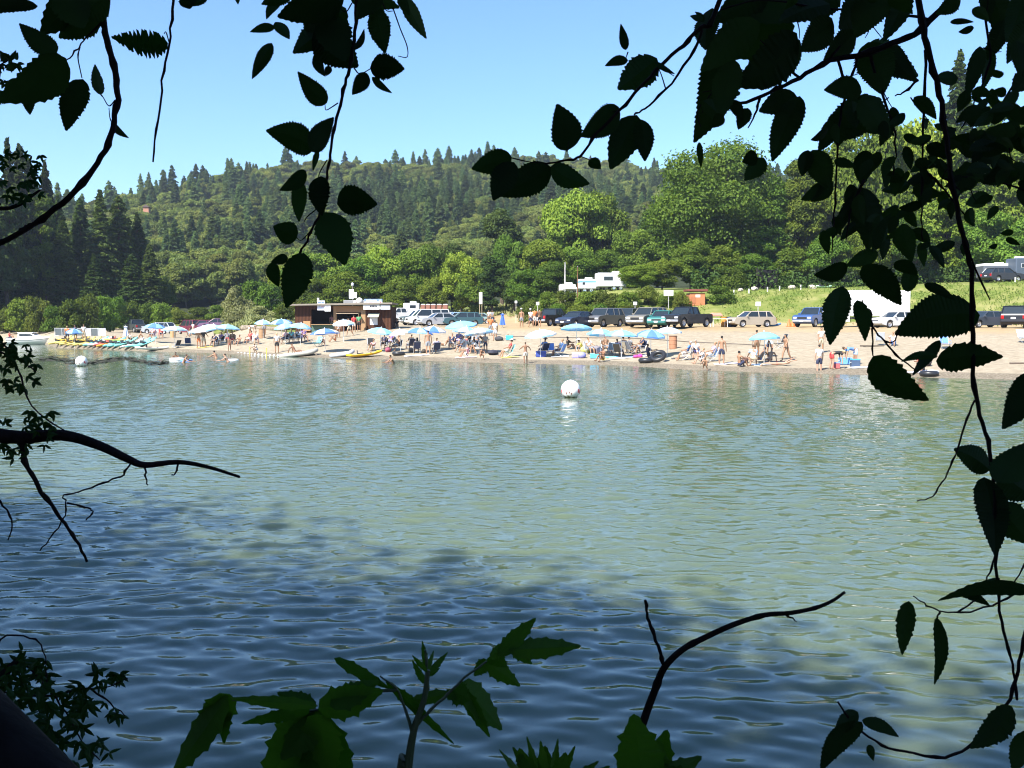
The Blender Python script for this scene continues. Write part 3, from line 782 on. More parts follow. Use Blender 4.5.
def make_hills():
    rng = np.random.default_rng(11)
    pts = []
    for gx in np.arange(-640, 620, 4.7):
        for gy in np.arange(175, 640, 4.7):
            x = gx + rng.uniform(-2.6, 2.6); y = gy + rng.uniform(-2.6, 2.6)
            pts.append((x, y))
    P = np.array(pts)
    z, d = terr_many(P[:, 0], P[:, 1])
    u = 512 + FPX * P[:, 0] / P[:, 1]
    keep = (P[:, 1] > d[:, 9] - 42) & (P[:, 1] < d[:, 10] + 26) & (u > -900) & (u < 1500)
    keep &= ~(((u > 860) | (u < -60)) & (rng.random(len(u)) < .45))
    P, z, d, u = P[keep], z[keep], d[keep], u[keep]
    big = _noise2(P[:, 0], P[:, 1], 45, 9)
    oak = rng.random(len(P)) < np.clip((big - .10) * 2.0, .25, .9)
    oak |= (P[:, 1] < d[:, 9] + 14) & (rng.random(len(P)) < .6)
    h = np.where(oak, rng.uniform(5.5, 9.5, len(P)), rng.uniform(7.5, 11.5, len(P)) + 6 * rng.random(len(P)) ** 2.2)
    w = np.where(oak, h * rng.uniform(.65, .9, len(P)), h * rng.uniform(.34, .50, len(P)))
    top = 384 - FPX * ((z + h - CAM_H) * UPV.z + P[:, 1] * UPV.y) / (P[:, 1] * FWD.y + (z + h - CAM_H) * FWD.z)
    # roughly: what stands in front of the hill at each column
    sk = np.interp(u, [0, 20, 50, 100, 155, 165, 180, 230, 240, 280, 300, 470, 478, 525, 535, 550, 605, 615, 640, 645, 770, 780, 1024],
                   [150, 165, 200, 190, 250, 280, 300, 300, 285, 265, 250, 245, 192, 192, 235, 192, 196, 215, 215, 150, 150, 60, 60])
    vis = (top < sk - 3) & (u > 20) & (u < 780)
    order = np.argsort(np.where(vis, P[:, 1], 1e6))
    near = set()
    no = nc = 0
    for i in order:
        if not vis[i]: break
        if oak[i] and no < 130: near.add(i); no += 1
        elif not oak[i] and nc < 150: near.add(i); nc += 1
    tm = {}
    for i in sorted(near):
        k = 'hill_oak' if oak[i] else 'hill_fir'
        t = plant(k, (P[i, 0], P[i, 1], z[i] - .5), h[i] + .5, w[i],
              'rounded olive green tree among the conifers on the forested hillside' if oak[i] else 'blue green conifer on the lower slope of the forested hillside',
              'tree', 'rounded trees on the hillside' if oak[i] else 'conifers on the hillside')
        c = [c for c in t.children if c.name.startswith('crown')][0]
        tm[c.data.name] = c
    rest = np.array([i for i in range(len(P)) if i not in near])
    temps_o = [c for n, c in sorted(tm.items()) if 'oak' in n]; temps_f = [c for n, c in sorted(tm.items()) if 'fir' in n]
    temps = temps_o + temps_f
    me = bpy.data.meshes.new('forest'); me.vertices.add(len(rest))
    co = np.stack([P[rest, 0], P[rest, 1], z[rest] - .5], 1)
    me.vertices.foreach_set('co', co.astype(np.float32).ravel())
    kk = np.where(oak[rest], rng.integers(0, len(temps_o), len(rest)), len(temps_o) + rng.integers(0, len(temps_f), len(rest)))
    Wd = np.where(oak[rest], KINDS['hill_oak'].W, KINDS['hill_fir'].W); Hd = np.where(oak[rest], KINDS['hill_oak'].H, KINDS['hill_fir'].H)
    sc = np.stack([w[rest] / Wd, w[rest] / Wd, h[rest] / Hd], 1)
    a = me.attributes.new('pick', 'INT', 'POINT'); a.data.foreach_set('value', kk.astype(np.int32))
    a = me.attributes.new('size', 'FLOAT_VECTOR', 'POINT'); a.data.foreach_set('vector', sc.astype(np.float32).ravel())
    a = me.attributes.new('turn', 'FLOAT', 'POINT'); a.data.foreach_set('value', rng.uniform(0, 6.28, len(rest)).astype(np.float32))
    o = tag(link('forest', me), 'mixed forest of conifers and oaks covering the upper hillside', 'forest', kind='stuff')
    ng = bpy.data.node_groups.new('forest_trees', 'GeometryNodeTree')
    ng.interface.new_socket('Geometry', in_out='INPUT', socket_type='NodeSocketGeometry'); ng.interface.new_socket('Geometry', in_out='OUTPUT', socket_type='NodeSocketGeometry')
    N, L = ng.nodes, ng.links
    gi = N.new('NodeGroupInput'); go = N.new('NodeGroupOutput')
    m2p = N.new('GeometryNodeMeshToPoints'); L.new(gi.outputs[0], m2p.inputs[0])
    jn = N.new('GeometryNodeJoinGeometry')
    for t in reversed(temps):
        oi = N.new('GeometryNodeObjectInfo'); oi.inputs['Object'].default_value = t; oi.inputs['As Instance'].default_value = True
        L.new(oi.outputs['Geometry'], jn.inputs[0])
    ip = N.new('GeometryNodeInstanceOnPoints'); ip.inputs['Pick Instance'].default_value = True
    L.new(m2p.outputs[0], ip.inputs['Points']); L.new(jn.outputs[0], ip.inputs['Instance'])
    def attr(n, t):
        q = N.new('GeometryNodeInputNamedAttribute'); q.data_type = t; q.inputs[0].default_value = n
        return [s for s in q.outputs if s.enabled][0]
    L.new(attr('pick', 'INT'), ip.inputs['Instance Index']); L.new(attr('size', 'FLOAT_VECTOR'), ip.inputs['Scale'])
    cx = N.new('ShaderNodeCombineXYZ'); L.new(attr('turn', 'FLOAT'), cx.inputs[2]); L.new(cx.outputs[0], ip.inputs['Rotation'])
    L.new(ip.outputs[0], go.inputs[0])
    md = o.modifiers.new('trees', 'NODES'); md.node_group = ng
    print('hill trees', len(near), 'in forest', len(rest), 'templates', [t.data.name for t in temps])
    # one house showing between the trees
    # a reddish house wall among the trees high on the slope
    p = on(150, 330); p.z = at_d(150, 216, 330).z
    e = thing('hillside_house', (p.x, p.y, p.z - 6.3), R(12), 'small reddish house half hidden among trees high on the wooded slope', 'house')
    MB().box((0, 0, 4.6), (1.7, 4, 9.0)).build('wall', mat((.42, .2, .12), .8), e)
    MB().prism([(-1.1, 9.0), (1.1, 9.0), (0, 9.8)], -2.3, 2.3).build('roof', mat((.12, .08, .07), .8), e)

# ------------------------------------------------------------------ near bank: trees whose branches hang into the view
def leaf_shape(b, base, tip, width, rng, jag=0.0, ragged=0.0, fold=.25, curl=.15, teeth=17, mi=0, side_bias=0.0):
    """a toothed leaf with a folded midrib; base and tip are points in space"""
    base, tip = Vector(base), Vector(tip)
    ax = tip - base; Ln = ax.length; ax.normalize()
    vw = ((base + tip) / 2 - CAM).normalized()
    s = ax.cross(vw).normalized(); nrm = s.cross(ax).normalized()
    tilt = rng.uniform(-.75, .75); width = width * .90
    s2 = s * math.cos(tilt) + nrm * math.sin(tilt)
    n = teeth * 2
    spine, le, re = [], [], []
    for i in range(n + 1):
        t = i / n
        c = base + ax * (Ln * t) - nrm * (curl * Ln * (t * t - t * .3)) + s * (.05 * Ln * math.sin(PI * t) * side_bias)
        w = .5 * width * max(0.0, math.sin(PI * t ** .74)) ** .80 * (1 - .18 * t) * 1.08 / math.cos(tilt * .5)
        tooth = 1 + ((.015 + .085 * rng.random()) if i % 2 else -.035) + (.05 if i % 6 == 1 else 0) + (jag * (1 if i % 4 == 1 else -.6 if i % 4 == 3 else 0))
        rg = 1 - ragged * (rng.random() if i % 3 == 0 else 0)
        rg2 = 1 - ragged * (rng.random() if i % 3 == 1 else 0)
        spine.append(c)
        f = nrm * (fold * w)
        le.append(c + s2 * w * tooth * rg + f + ax * (.012 * Ln if i % 2 else 0)); re.append(c - s2 * w * tooth * rg2 + f + ax * (.012 * Ln if i % 2 else 0))
    vs = spine + le + re; m = n + 1; fs = []
    for i in range(n):
        fs.append((i, i + 1, m + i + 1, m + i)); fs.append((i + 1, i, 2 * m + i, 2 * m + i + 1))
    b.add(vs, fs, mi)
def lobed_leaf(b, base, tip, width, rng, lobes=3, mi=0, droop=.25):
    """a palmate leaf with pointed, toothed lobes"""
    base, tip = Vector(base), Vector(tip)
    ax = tip - base; Ln = ax.length; ax.normalize(); vw = (base - CAM).normalized()
    s = ax.cross(vw).normalized(); nr = s.cross(ax)
    for k in range(lobes):
        a = (k - (lobes - 1) / 2) * (.95 if lobes == 3 else .62)
        L2 = Ln * (1 - .22 * abs(a)); w = width * (.52 if lobes > 1 else 1)
        dr = (ax * math.cos(a) + s * math.sin(a)).normalized()
        t = base + dr * L2 - nr * (droop * L2 * rng.uniform(-.5, 1)) 
        leaf_shape(b, base + dr * Ln * .03, t, w, rng, teeth=6, fold=.3, curl=.1 * rng.uniform(-1, 1))
def px_path(pts, Y0, Y1=None, wob=.0):
    out = []
    n = len(pts)
    for i, (x, y) in enumerate(pts):
        Y = Y0 if Y1 is None else Y0 + (Y1 - Y0) * i / max(1, n - 1)
        out.append(at_d(x, y, Y))
    return out
def smooth_path(pts, k=4):
    """Catmull-Rom through the points"""
    P = [Vector(p) for p in pts]; P = [P[0] * 2 - P[1]] + P + [P[-1] * 2 - P[-2]]
    out = []
    for i in range(1, len(P) - 2):
        for j in range(k):
            t = j / k; a, b_, c, d = P[i - 1:i + 3]
            out.append(.5 * ((2 * b_) + (c - a) * t + (2 * a - 5 * b_ + 4 * c - d) * t * t + (3 * b_ - a - 3 * c + d) * t ** 3))
    out.append(P[-2]); return out
def twig(b, pts, Y, r0px, r1px, Y1=None, n=7, knots=True):
    p = smooth_path(px_path(pts, Y, Y1)); m = len(p)
    if r0px >= .9:
        for i in range(1, m - 1): k = p[i].y / FPX; p[i] = p[i] + Vector((random.gauss(0, .55 * k), random.gauss(0, .8 * k), random.gauss(0, .45 * k)))
    rr = []
    for i in range(m):
        t = i / (m - 1); r = (r0px + (r1px - r0px) * t) * p[i].y / FPX
        rr.append(r * (1.38 if knots and i % 6 == 3 else 1) * random.uniform(.9, 1.1))
    b.tube(p, rr, n)
    return p
def near_crown(center, rad, seed, n=26000, leaf=.38):
    rng = np.random.default_rng(seed)
    d = rng.normal(size=(n, 3)); d /= np.linalg.norm(d, axis=1, keepdims=True)
    cs = rng.normal(size=(40, 3)); cs /= np.linalg.norm(cs, axis=1, keepdims=True); cs *= rng.uniform(.3, .8, (40, 1))
    k = rng.integers(0, 40, n)
    P = (cs[k] + d * rng.uniform(.1, .42, (n, 1))) * np.array(rad)
    # thin outer sprays added to soften the edge of the crown's shadow on the water
    m = n // 5; e = rng.normal(size=(m, 3)); e /= np.linalg.norm(e, axis=1, keepdims=True)
    P = np.concatenate([P, e * np.array(rad) * (.85 + .42 * rng.random((m, 1)) ** 1.6)]); d = np.concatenate([d, e])
    v, q = cards(P, d + np.array([0, 0, .6]), leaf, leaf * .6, rng)
    return v + np.array(center), q
def make_near_trees():
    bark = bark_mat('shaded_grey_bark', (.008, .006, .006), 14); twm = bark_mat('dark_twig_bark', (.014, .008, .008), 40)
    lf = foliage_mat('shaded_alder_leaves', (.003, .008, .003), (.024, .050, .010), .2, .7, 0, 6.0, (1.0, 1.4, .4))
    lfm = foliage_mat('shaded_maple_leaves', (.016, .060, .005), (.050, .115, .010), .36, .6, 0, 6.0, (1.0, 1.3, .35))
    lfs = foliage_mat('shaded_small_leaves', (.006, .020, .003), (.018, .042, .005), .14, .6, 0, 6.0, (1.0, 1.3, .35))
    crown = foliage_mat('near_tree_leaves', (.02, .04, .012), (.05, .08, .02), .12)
    rng = random.Random(5)
    def tree(px_label, pos, ccen, crad, seed, r, limb_to, n=26000):
        x, y = pos; z = float(near_z(np.array([x]), np.array([y]))[0])
        e = thing('alder_tree', (x, y, z), 0, px_label, 'tree')
        b = MB(); c = Vector(ccen)
        pts = [Vector((x, y, z - .5)), Vector((x, y, z + .6)), Vector((x + .1, y, z + 2.5)), Vector((x, y + .1, z + 5)).lerp(c, .1), Vector((x, y, z + 5)).lerp(c, .6), c]
        b.tube(pts, [r * 1.4, r * 1.1, r, r * .85, r * .6, r * .3], 12)
        for t in limb_to:
            t = Vector(t); s = pts[3]; mid = s.lerp(t, .5) + Vector((0, 0, .5)); b.tube(smooth_path([s, mid, t]), [r * .42 * (1 - .85 * i / 8) + .012 for i in range(9)], 8)
        rg = random.Random(seed)
        for k in range(9):
            t = c + Vector((rg.uniform(-.6, .6) * crad[0], rg.uniform(-.6, .6) * crad[1], rg.uniform(-.5, .6) * crad[2])); s = pts[3].lerp(pts[4], rg.random())
            b.tube([s, s.lerp(t, .5) + Vector((0, 0, .3)), t], [r * .35, r * .2, r * .07], 6)
        inv = Matrix.Translation((-x, -y, -z))
        me = b.mesh('trunk', [bark], True); me.transform(inv); link('trunk', me, e)
        v, q = near_crown(np.array(ccen) - np.array([x, y, z]), crad, seed, n)
        link('crown', np_mesh('crown', v, q, [crown]), e)
        return e, inv
    def part(b, name, m, parent, inv, smooth=True):
        me = b.mesh(name, [m], smooth); me.transform(inv); return link(name, me, parent)
    def leaves(b, Y, rows, jit=.10, **k):
        for row in rows:
            (bx, by, tx, ty, w) = row[:5]; rag = row[5] if len(row) > 5 else 0
            y0 = Y + rng.uniform(-jit, jit); y1 = y0 + rng.uniform(-.012, .012)
            leaf_shape(b, at_d(bx, by, y0), at_d(tx, ty, y1), w * y0 / FPX, rng, ragged=rag or rng.choice((0, .03, .06, .14)), fold=rng.uniform(.0, .3), curl=rng.uniform(-.2, .22), side_bias=rng.uniform(-2, 2), teeth=rng.choice((11, 13, 15, 18, 21)), **k)
    # --- tree at the upper corner by the boats: one curved leafy branch
    YA = 1.7
    pA = at_d(103, -230, YA + .2)
    e, inv = tree('near bank alder whose curved leafy branch hangs in the sky above the motorboat', (-8, -8), (-8, -9.8, 10.4), (6, 6, 4.2), 21, .3, [pA])
    b = MB(); twig(b, [(103, -230), (98, -60), (101, 10), (107, 40), (115, 72), (117, 100), (113, 128), (105, 150), (88, 176), (62, 203), (35, 224), (5, 240), (-40, 262), (-120, 300)], YA, 3.2, 2.6)
    twig(b, [(115, 100), (109, 106), (103, 97), (99, 93)], YA, .6, .5); twig(b, [(101, 22), (90, 34), (78, 48), (66, 60)], YA, 1.0, .6); twig(b, [(80, 47), (78, 58), (82, 78)], YA, .7, .5)
    twig(b, [(66, 60), (58, 54), (50, 48)], YA, .6, .5); twig(b, [(113, 125), (110, 118), (109, 108)], YA, .6, .4); twig(b, [(103, 12), (108, 4), (110, -20)], YA, 1.0, 1.0)
    twig(b, [(20, 231), (28, 226), (36, 222)], YA, 2.8, 1)
    br = part(b, 'branch', twm, e, inv)
    b = MB(); leaves(b, YA, [(104, -12, 42, 34, 52), (100, 18, 58, 38, 34), (108, -6, 70, 10, 40), (38, 6, -30, 18, 15), (57, 53, 20, 24, 24), (66, 58, 2, 100, 44), (83, 79, 66, 131, 29), (101, 95, 95, 64, 16), (111, 122, 129, 138, 8), (60, -10, 85, 30, 40), (16, 78, 4, 104, 12), (28, 92, 30, 115, 14), (9, 60, 16, 50, 6), (4, 62, 0, 50, 7), (14, 66, 6, 70, 8), (16, 60, 18, 52, 5)])
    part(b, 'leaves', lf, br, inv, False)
    b = MB(); twig(b, [(178, -220), (176, -40), (173, 10), (168, 45), (163, 80), (158, 120), (153, 162)], YA + .1, 1.4, .9)
    twig(b, [(169, 42), (166, 32), (164, 34)], YA + .1, .6, .4)
    br = part(b, 'branch', twm, e, inv)
    b = MB(); leaves(b, YA + .1, [(168, 43, 111, 37, 34, .55), (186, -8, 190, 8, 22), (208, -4, 188, 6, 10), (236, -8, 238, 4, 8)], jit=.0); part(b, 'leaves', lf, br, inv, False)
    b = MB(); b.tube([at_d(103, -230, YA + .2), at_d(140, -320, YA + .1), at_d(178, -220, YA + .1)], .009, 6); part(b, 'twig', twm, e, inv)
    # --- tree behind: straight hanging spray over the middle of the far hill
    YB = 1.8
    e, inv = tree('near bank alder whose straight hanging leaf spray crosses the hill above the snack hut', (-2.6, -5), (-1.8, -6.9, 10.2), (6.2, 6, 4.2), 22, .34, [at_d(365, -260, YB)])
    b = MB(); twig(b, [(365, -260), (360, -60), (357, 0), (354, 40), (350, 66), (345, 84), (338, 112), (333, 135), (329, 160), (327, 178), (322, 205), (313, 228), (305, 244), (299, 254)], YB, 2.0, 1.0)
    for t in ([(338, 103), (332, 107), (326, 110), (325, 104)], [(354, 68), (360, 74), (370, 69), (376, 66)], [(360, 74), (356, 78)], [(393, 8), (400, 28), (407, 46), (407, 57), (398, 56)], [(352, 3), (346, 12), (340, 8)], [(380, -4), (386, 10), (393, 11)], [(327, 160), (320, 172), (318, 180)], [(322, 205), (308, 216), (304, 222)], [(313, 228), (302, 240), (297, 238)], [(299, 254), (292, 259), (286, 259)]):
        twig(b, t, YB, .7, .4, knots=False)
    br = part(b, 'branch', twm, e, inv)
    b = MB(); leaves(b, YB, [(281, 0, 266, 20, 12), (344, -8, 277, 17, 42), (340, 6, 300, 10, 40), (346, 8, 293, 53, 46), (316, 26, 357, 66, 44), (330, 15, 345, 62, 40), (275, 27, 250, 32, 10), (275, 22, 290, 40, 15), (272, 43, 252, 79, 19), (327, 103, 299, 73, 24), (316, 52, 326, 78, 12), (330, 66, 326, 76, 8), (376, 8, 385, 52, 25), (374, 2, 372, 38, 18), (382, -4, 356, 20, 22), (350, -2, 400, 8, 22), (354, 50, 364, 29, 9), (370, 68, 405, 69, 28), (367, 73, 352, 95, 17), (372, 77, 392, 93, 9), (404, -4, 426, 38, 19), (398, -6, 410, 16, 11), (314, 147, 267, 131, 34), (312, 152, 334, 117, 24), (318, 150, 313, 171, 8), (306, 171, 280, 190, 17), (300, 181, 299, 222, 19), (321, 176, 322, 216, 25), (337, 204, 377, 204, 37), (324, 212, 345, 265, 40), (297, 238, 273, 226, 26), (288, 258, 271, 262, 12), (272, 262, 279, 287, 15), (304, 253, 286, 308, 33), (292, -10, 262, 4, 18), (318, -10, 312, 40, 40), (366, -12, 384, 22, 26)])
    part(b, 'leaves', lf, br, inv, False)
    # --- tree on the other side: the mass of leaves and the long hanging stem
    YC = 1.75
    e, inv = tree('near bank alder with drooping leafy boughs and a long hanging stem', (5.5, -5.5), (4.8, -7.0, 10.2), (6, 6, 4.2), 23, .36, [at_d(916, -260, YC), at_d(760, -240, YC)])
    b = MB()
    twig(b, [(760, -240), (735, -60), (714, 18), (700, 28), (683, 45), (661, 66), (640, 88), (620, 110), (598, 133), (580, 156), (566, 160), (545, 164)], YC, 2.6, 1.0)
    twig(b, [(702, 30), (690, 58), (665, 90), (645, 108), (634, 115)], YC, 1.5, .8)
    for t in ([(512, 158), (530, 162), (546, 163)], [(580, 156), (590, 160)], [(567, 152), (569, 142)], [(620, 110), (612, 112)], [(666, 90), (661, 74), (657, 66)], [(628, 52), (626, 58)], [(655, 62), (668, 72), (674, 76)]): twig(b, t, YC, .7, .4, knots=False)
    br = part(b, 'branch', twm, e, inv)
    b = MB(); leaves(b, YC, [(512, 157, 471, 169, 28), (514, 162, 493, 201, 28), (551, 167, 498, 196, 34), (551, 166, 590, 184, 25), (589, 160, 601, 169, 13), (567, 151, 557, 104, 35), (619, 107, 580, 137, 30), (637, 115, 610, 170, 36), (640, 119, 645, 162, 22), (657, 58, 617, 90, 38), (628, 60, 605, 66, 11), (626, 50, 621, 25, 10), (655, 62, 675, 74, 7), (703, 18, 690, 16, 9), (704, 22, 695, 12, 6)])
    part(b, 'leaves', lf, br, inv, False)
    # bough along the top
    YD = 1.9
    b = MB()
    twig(b, [(916, -260), (980, -60), (930, 20), (900, 40), (860, 55), (830, 60), (800, 78), (770, 92), (740, 104), (716, 110)], YD, 4.0, 1.2)
    for t in ([(930, 20), (880, 10), (820, 8), (760, 0), (720, 10)], [(838, 60), (845, 90), (838, 130), (837, 170), (834, 215), (832, 252)], [(870, 50), (882, 95), (892, 120), (896, 150), (893, 175)], [(925, 50), (924, 110), (922, 170), (921, 220), (923, 240)], [(1060, 205), (1024, 190), (990, 180), (955, 176)], [(990, -20), (985, 20), (990, 60), (975, 100), (960, 130)], [(1030, 60), (1010, 90), (1000, 110)], [(800, 78), (780, 60), (760, 40)], [(830, 60), (842, 40), (850, 20)], [(860, 52), (850, 80), (835, 92)], [(760, 96), (757, 110), (748, 128)], [(925, 170), (945, 190), (965, 215)], [(864, 180), (858, 195), (850, 215), (846, 240)], [(918, 80), (905, 92), (895, 96)]): twig(b, t, YD, 1.5, .6)
    br = part(b, 'bough', twm, e, inv)
    b = MB()
    leaves(b, YD, [(795, 26, 703, 46, 46), (797, 33, 735, 86, 48), (800, 40, 760, 92, 40), (760, 22, 700, 72, 40), (720, 46, 694, 142, 42), (735, 60, 720, 122, 30), (712, 8, 706, 50, 30), (768, -8, 715, 22, 36), (800, -10, 748, 20, 38), (830, 4, 780, 22, 34), (840, -12, 800, 12, 36), (868, -10, 838, 30, 40), (884, -6, 856, 38, 38), (905, -12, 884, 40, 30), (832, 18, 800, 52, 34), (856, 30, 822, 62, 34), (867, 46, 918, 76, 42), (868, 42, 884, 94, 42), (890, 44, 918, 82, 24), (862, 92, 824, 90, 26), (868, 100, 826, 142, 44), (862, 96, 890, 138, 34), (846, 108, 838, 146, 30), (798, 98, 757, 112, 27), (800, 96, 772, 162, 32), (764, 158, 744, 181, 22), (757, 154, 742, 162, 20), (812, 150, 829, 190, 28), (808, 150, 802, 176, 18), (832, 120, 818, 152, 18), (699, 142, 701, 168, 8), (730, 100, 742, 122, 14), (748, 108, 738, 130, 16), (722, 114, 712, 128, 14),
        (958, 78, 934, 78, 18), (914, 97, 936, 119, 15), (980, 46, 966, 98, 19), (988, 44, 982, 92, 18), (960, -4, 936, 14, 18), (950, 22, 974, 22, 7), (974, 28, 958, 32, 9), (990, -10, 1000, 40, 26), (1022, -10, 1006, 44, 28), (1034, 22, 1008, 62, 26), (984, -14, 988, 22, 18), (1004, 20, 988, 58, 20), (1016, 40, 1020, 76, 18), (1038, 66, 1012, 92, 26),
        (862, 187, 868, 251, 34), (860, 190, 832, 240, 15), (850, 184, 858, 232, 20), (866, 150, 862, 186, 22), (872, 160, 860, 178, 12)], jit=.14)
    tw_extra = MB()
    # small leaves scattered along the drooping shoots
    r2 = random.Random(12)
    for _ in range(84):
        bx = r2.choice([838, 893, 893, 922, 922, 960, 975, 1000, 1010, 940]) + r2.gauss(0, 13); by = r2.uniform(95, 245) if bx < 930 else r2.uniform(85, 205)
        if by > 215 and bx > 930: continue
        a = r2.uniform(0, 2 * PI); Ln = r2.uniform(14, 30)
        leaves(b, YD, [(bx, by, bx + Ln * math.cos(a), by + abs(Ln * math.sin(a)) * .9 + 4, Ln * r2.uniform(.45, .65))], jit=.16)
    for _ in range(34):
        bx = r2.uniform(700, 1030); by = r2.uniform(-30, 18) if r2.random() < .5 else r2.uniform(70, 125)
        if 918 < bx < 990 and by > 20: continue
        if by > 60 and 880 < bx < 960: continue
        a = r2.uniform(0, 2 * PI); Ln = r2.uniform(16, 34)
        leaves(b, YD, [(bx, by, bx + Ln * math.cos(a), by + Ln * math.sin(a) * .6 + 8, Ln * r2.uniform(.5, .7))], jit=.16)
    for _ in range(46):
        bx = r2.uniform(880, 1030); by = r2.uniform(60, 250) if bx > 960 else r2.uniform(120, 250); a = r2.uniform(0, 2 * PI); Ln = r2.uniform(11, 22)
        leaves(b, YD, [(bx, by, bx + Ln * math.cos(a), by + Ln * math.sin(a) * .7 + 5, Ln * r2.uniform(.5, .72))], jit=.2)
    for _ in range(38):
        bx = r2.uniform(965, 1040); by = r2.uniform(118, 190); a = r2.uniform(0, 2 * PI); Ln = r2.uniform(18, 34)
        leaves(b, YD, [(bx, by, bx + Ln * math.cos(a), by + Ln * math.sin(a) * .6 + 6, Ln * .6)], jit=.16)
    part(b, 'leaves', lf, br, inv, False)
    for _ in range(26):
        x0, y0 = r2.uniform(700, 1024), r2.uniform(0, 190)
        if x0 < 900 and y0 > 110: continue
        a = r2.uniform(.2, 2.9); L_ = r2.uniform(18, 46); pts = [(x0, y0)]
        for q in range(3): a += r2.gauss(0, .3); pts.append((pts[-1][0] + L_ / 3 * math.cos(a), pts[-1][1] + L_ / 3 * math.sin(a)))
        tb = tw_extra; twig(tb, pts, YD + r2.uniform(-.1, .1), .7, .4, knots=False)
    part(tw_extra, 'twigs', twm, e, inv)
    # long stem hanging the whole height of the view
    YE = 1.6
    b = MB()
    twig(b, [(905, -240), (912, -60), (920, 10), (927, 45), (936, 80), (943, 110), (948, 150), (954, 195), (964, 236), (971, 270), (973, 320), (973, 375), (980, 415), (990, 450), (995, 500), (996, 552), (999, 600), (1006, 640), (1014, 672), (1017, 700)], YE, 3.4, 1.2)
    for t in ([(975, 400), (965, 425), (955, 455), (945, 478), (932, 496), (917, 501)], [(996, 552), (990, 572), (980, 590)], [(1034, 545), (1022, 570), (1010, 590)], [(1030, 588), (1000, 602), (970, 612), (940, 611), (924, 604), (913, 596)], [(940, 612), (938, 618)], [(958, 612), (975, 600)], [(870, 310), (873, 328), (884, 340), (893, 342), (900, 330)], [(884, 340), (900, 358), (916, 370)], [(872, 328), (873, 356)], [(873, 328), (868, 320), (862, 300)], [(945, 178), (960, 190)], [(962, 236), (990, 300)]): twig(b, t[:4] if t[0] == (962, 236) else t, YE, 1.1, .6)
    twig(b, [(1040, 590), (1024, 640), (1016, 680), (1000, 715), (975, 742), (945, 757), (905, 752), (875, 742), (852, 722), (838, 702)], YE, 2.0, 1.0)
    br = part(b, 'branch', twm, e, inv)
    b = MB(); leaves(b, YE, [(848, 266, 814, 275, 20), (878, 252, 846, 266, 18), (862, 266, 902, 306, 32), (842, 286, 830, 345, 36), (857, 300, 865, 341, 18), (908, 292, 910, 258, 18), (924, 284, 955, 300, 11), (980, 315, 896, 334, 50), (940, 340, 912, 376, 16), (873, 356, 932, 403, 44), (936, 361, 1002, 357, 34), (938, 356, 900, 362, 10), (1034, 372, 1003, 428, 36), (990, 470, 954, 449, 30), (984, 477, 995, 555, 42), (996, 482, 1034, 440, 42), (998, 505, 1030, 545, 38), (1000, 470, 1040, 500, 44), (1036, 592, 938, 601, 20), (1000, 578, 964, 597, 13), (960, 592, 990, 606, 12), (909, 601, 902, 655, 21), (937, 617, 934, 685, 16), (862, 722, 820, 772, 30), (862, 720, 901, 738, 15), (858, 712, 834, 736, 22), (868, 745, 874, 762, 10), (1012, 706, 970, 748, 30), (1034, 730, 1014, 772, 32), (1008, 724, 1006, 734, 8), (876, 250, 892, 212, 12), (895, 262, 918, 276, 18), (902, 225, 912, 262, 22), (880, 215, 872, 252, 20), (930, 245, 944, 268, 12), (955, 242, 930, 252, 12)], jit=.06)
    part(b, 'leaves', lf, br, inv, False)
    b = MB(); b.tube(smooth_path([at_d(760, -240, YC), at_d(830, -300, YC), at_d(905, -240, YE), at_d(916, -260, YD)]), .011, 6); part(b, 'twig', twm, e, inv)
    # --- maple leaning out from the bank: bare limb and small lobed leaves
    YF = 3.2
    x, y = -5.2, 3.6; z = float(near_z(np.array([x]), np.array([y]))[0])
    e, inv = tree('near bank maple whose bare forked limb reaches out over the water', (x, y), (-9.5, -2.8, 10.0), (6, 6, 4.0), 24, .3, [])
    b = MB(); st = Vector((x, y, 2.2))
    p = smooth_path([st, at_d(-260, 415, YF + .2), at_d(-40, 432, YF), at_d(20, 437, YF), at_d(62, 435, YF), at_d(98, 445, YF), at_d(128, 459, YF), at_d(145, 465, YF), at_d(178, 462, YF), at_d(208, 467, YF), at_d(240, 477, YF)])
    b.tube(p, [(.055 - (.055 - .0042) * min(1, (i / (len(p) - 1)) ** .35)) for i in range(len(p))], 9)
    twig(b, [(20, 440), (28, 468), (42, 492), (60, 518), (76, 540), (87, 562)], YF, 2.6, 1.3)
    for t in ([(131, 462), (124, 474), (108, 481), (84, 490), (64, 496), (67, 505), (62, 520), (52, 536), (40, 551)], [(67, 503), (84, 507), (93, 512), (86, 520)], [(144, 466), (146, 478), (148, 485)], [(-40, 335), (0, 342), (18, 370), (32, 405), (60, 428), (82, 438)], [(178, 463), (176, 472), (172, 476)], [(0, 500), (12, 520), (8, 540)], [(0, 352), (20, 360), (36, 372)]): twig(b, t, YF, 1.0, .6)
    br = part(b, 'limb', twm, e, inv)
    b = MB(); r3 = random.Random(3)
    def cluster(cx, cy, sx, sy, n, Y, lo=9, hi=16):
        for _ in range(n):
            bx = cx + r3.uniform(-sx, sx); by = cy + r3.uniform(-sy, sy); a = r3.uniform(.1, PI - .1) if r3.random() < .8 else r3.uniform(-.6, 3.7); Ln = r3.uniform(lo, hi)
            yy = Y + r3.uniform(-.12, .12)
            lobed_leaf(b, at_d(bx, by, yy), at_d(bx + Ln * math.cos(a), by + Ln * math.sin(a), yy + r3.uniform(-.01, .02)), Ln * .72 * yy / FPX, r3, 3)
    cluster(17, 366, 20, 24, 34, YF, 7, 12); cluster(18, 434, 36, 24, 44, YF, 7, 12)
    part(b, 'leaves', lfs, br, inv, False)
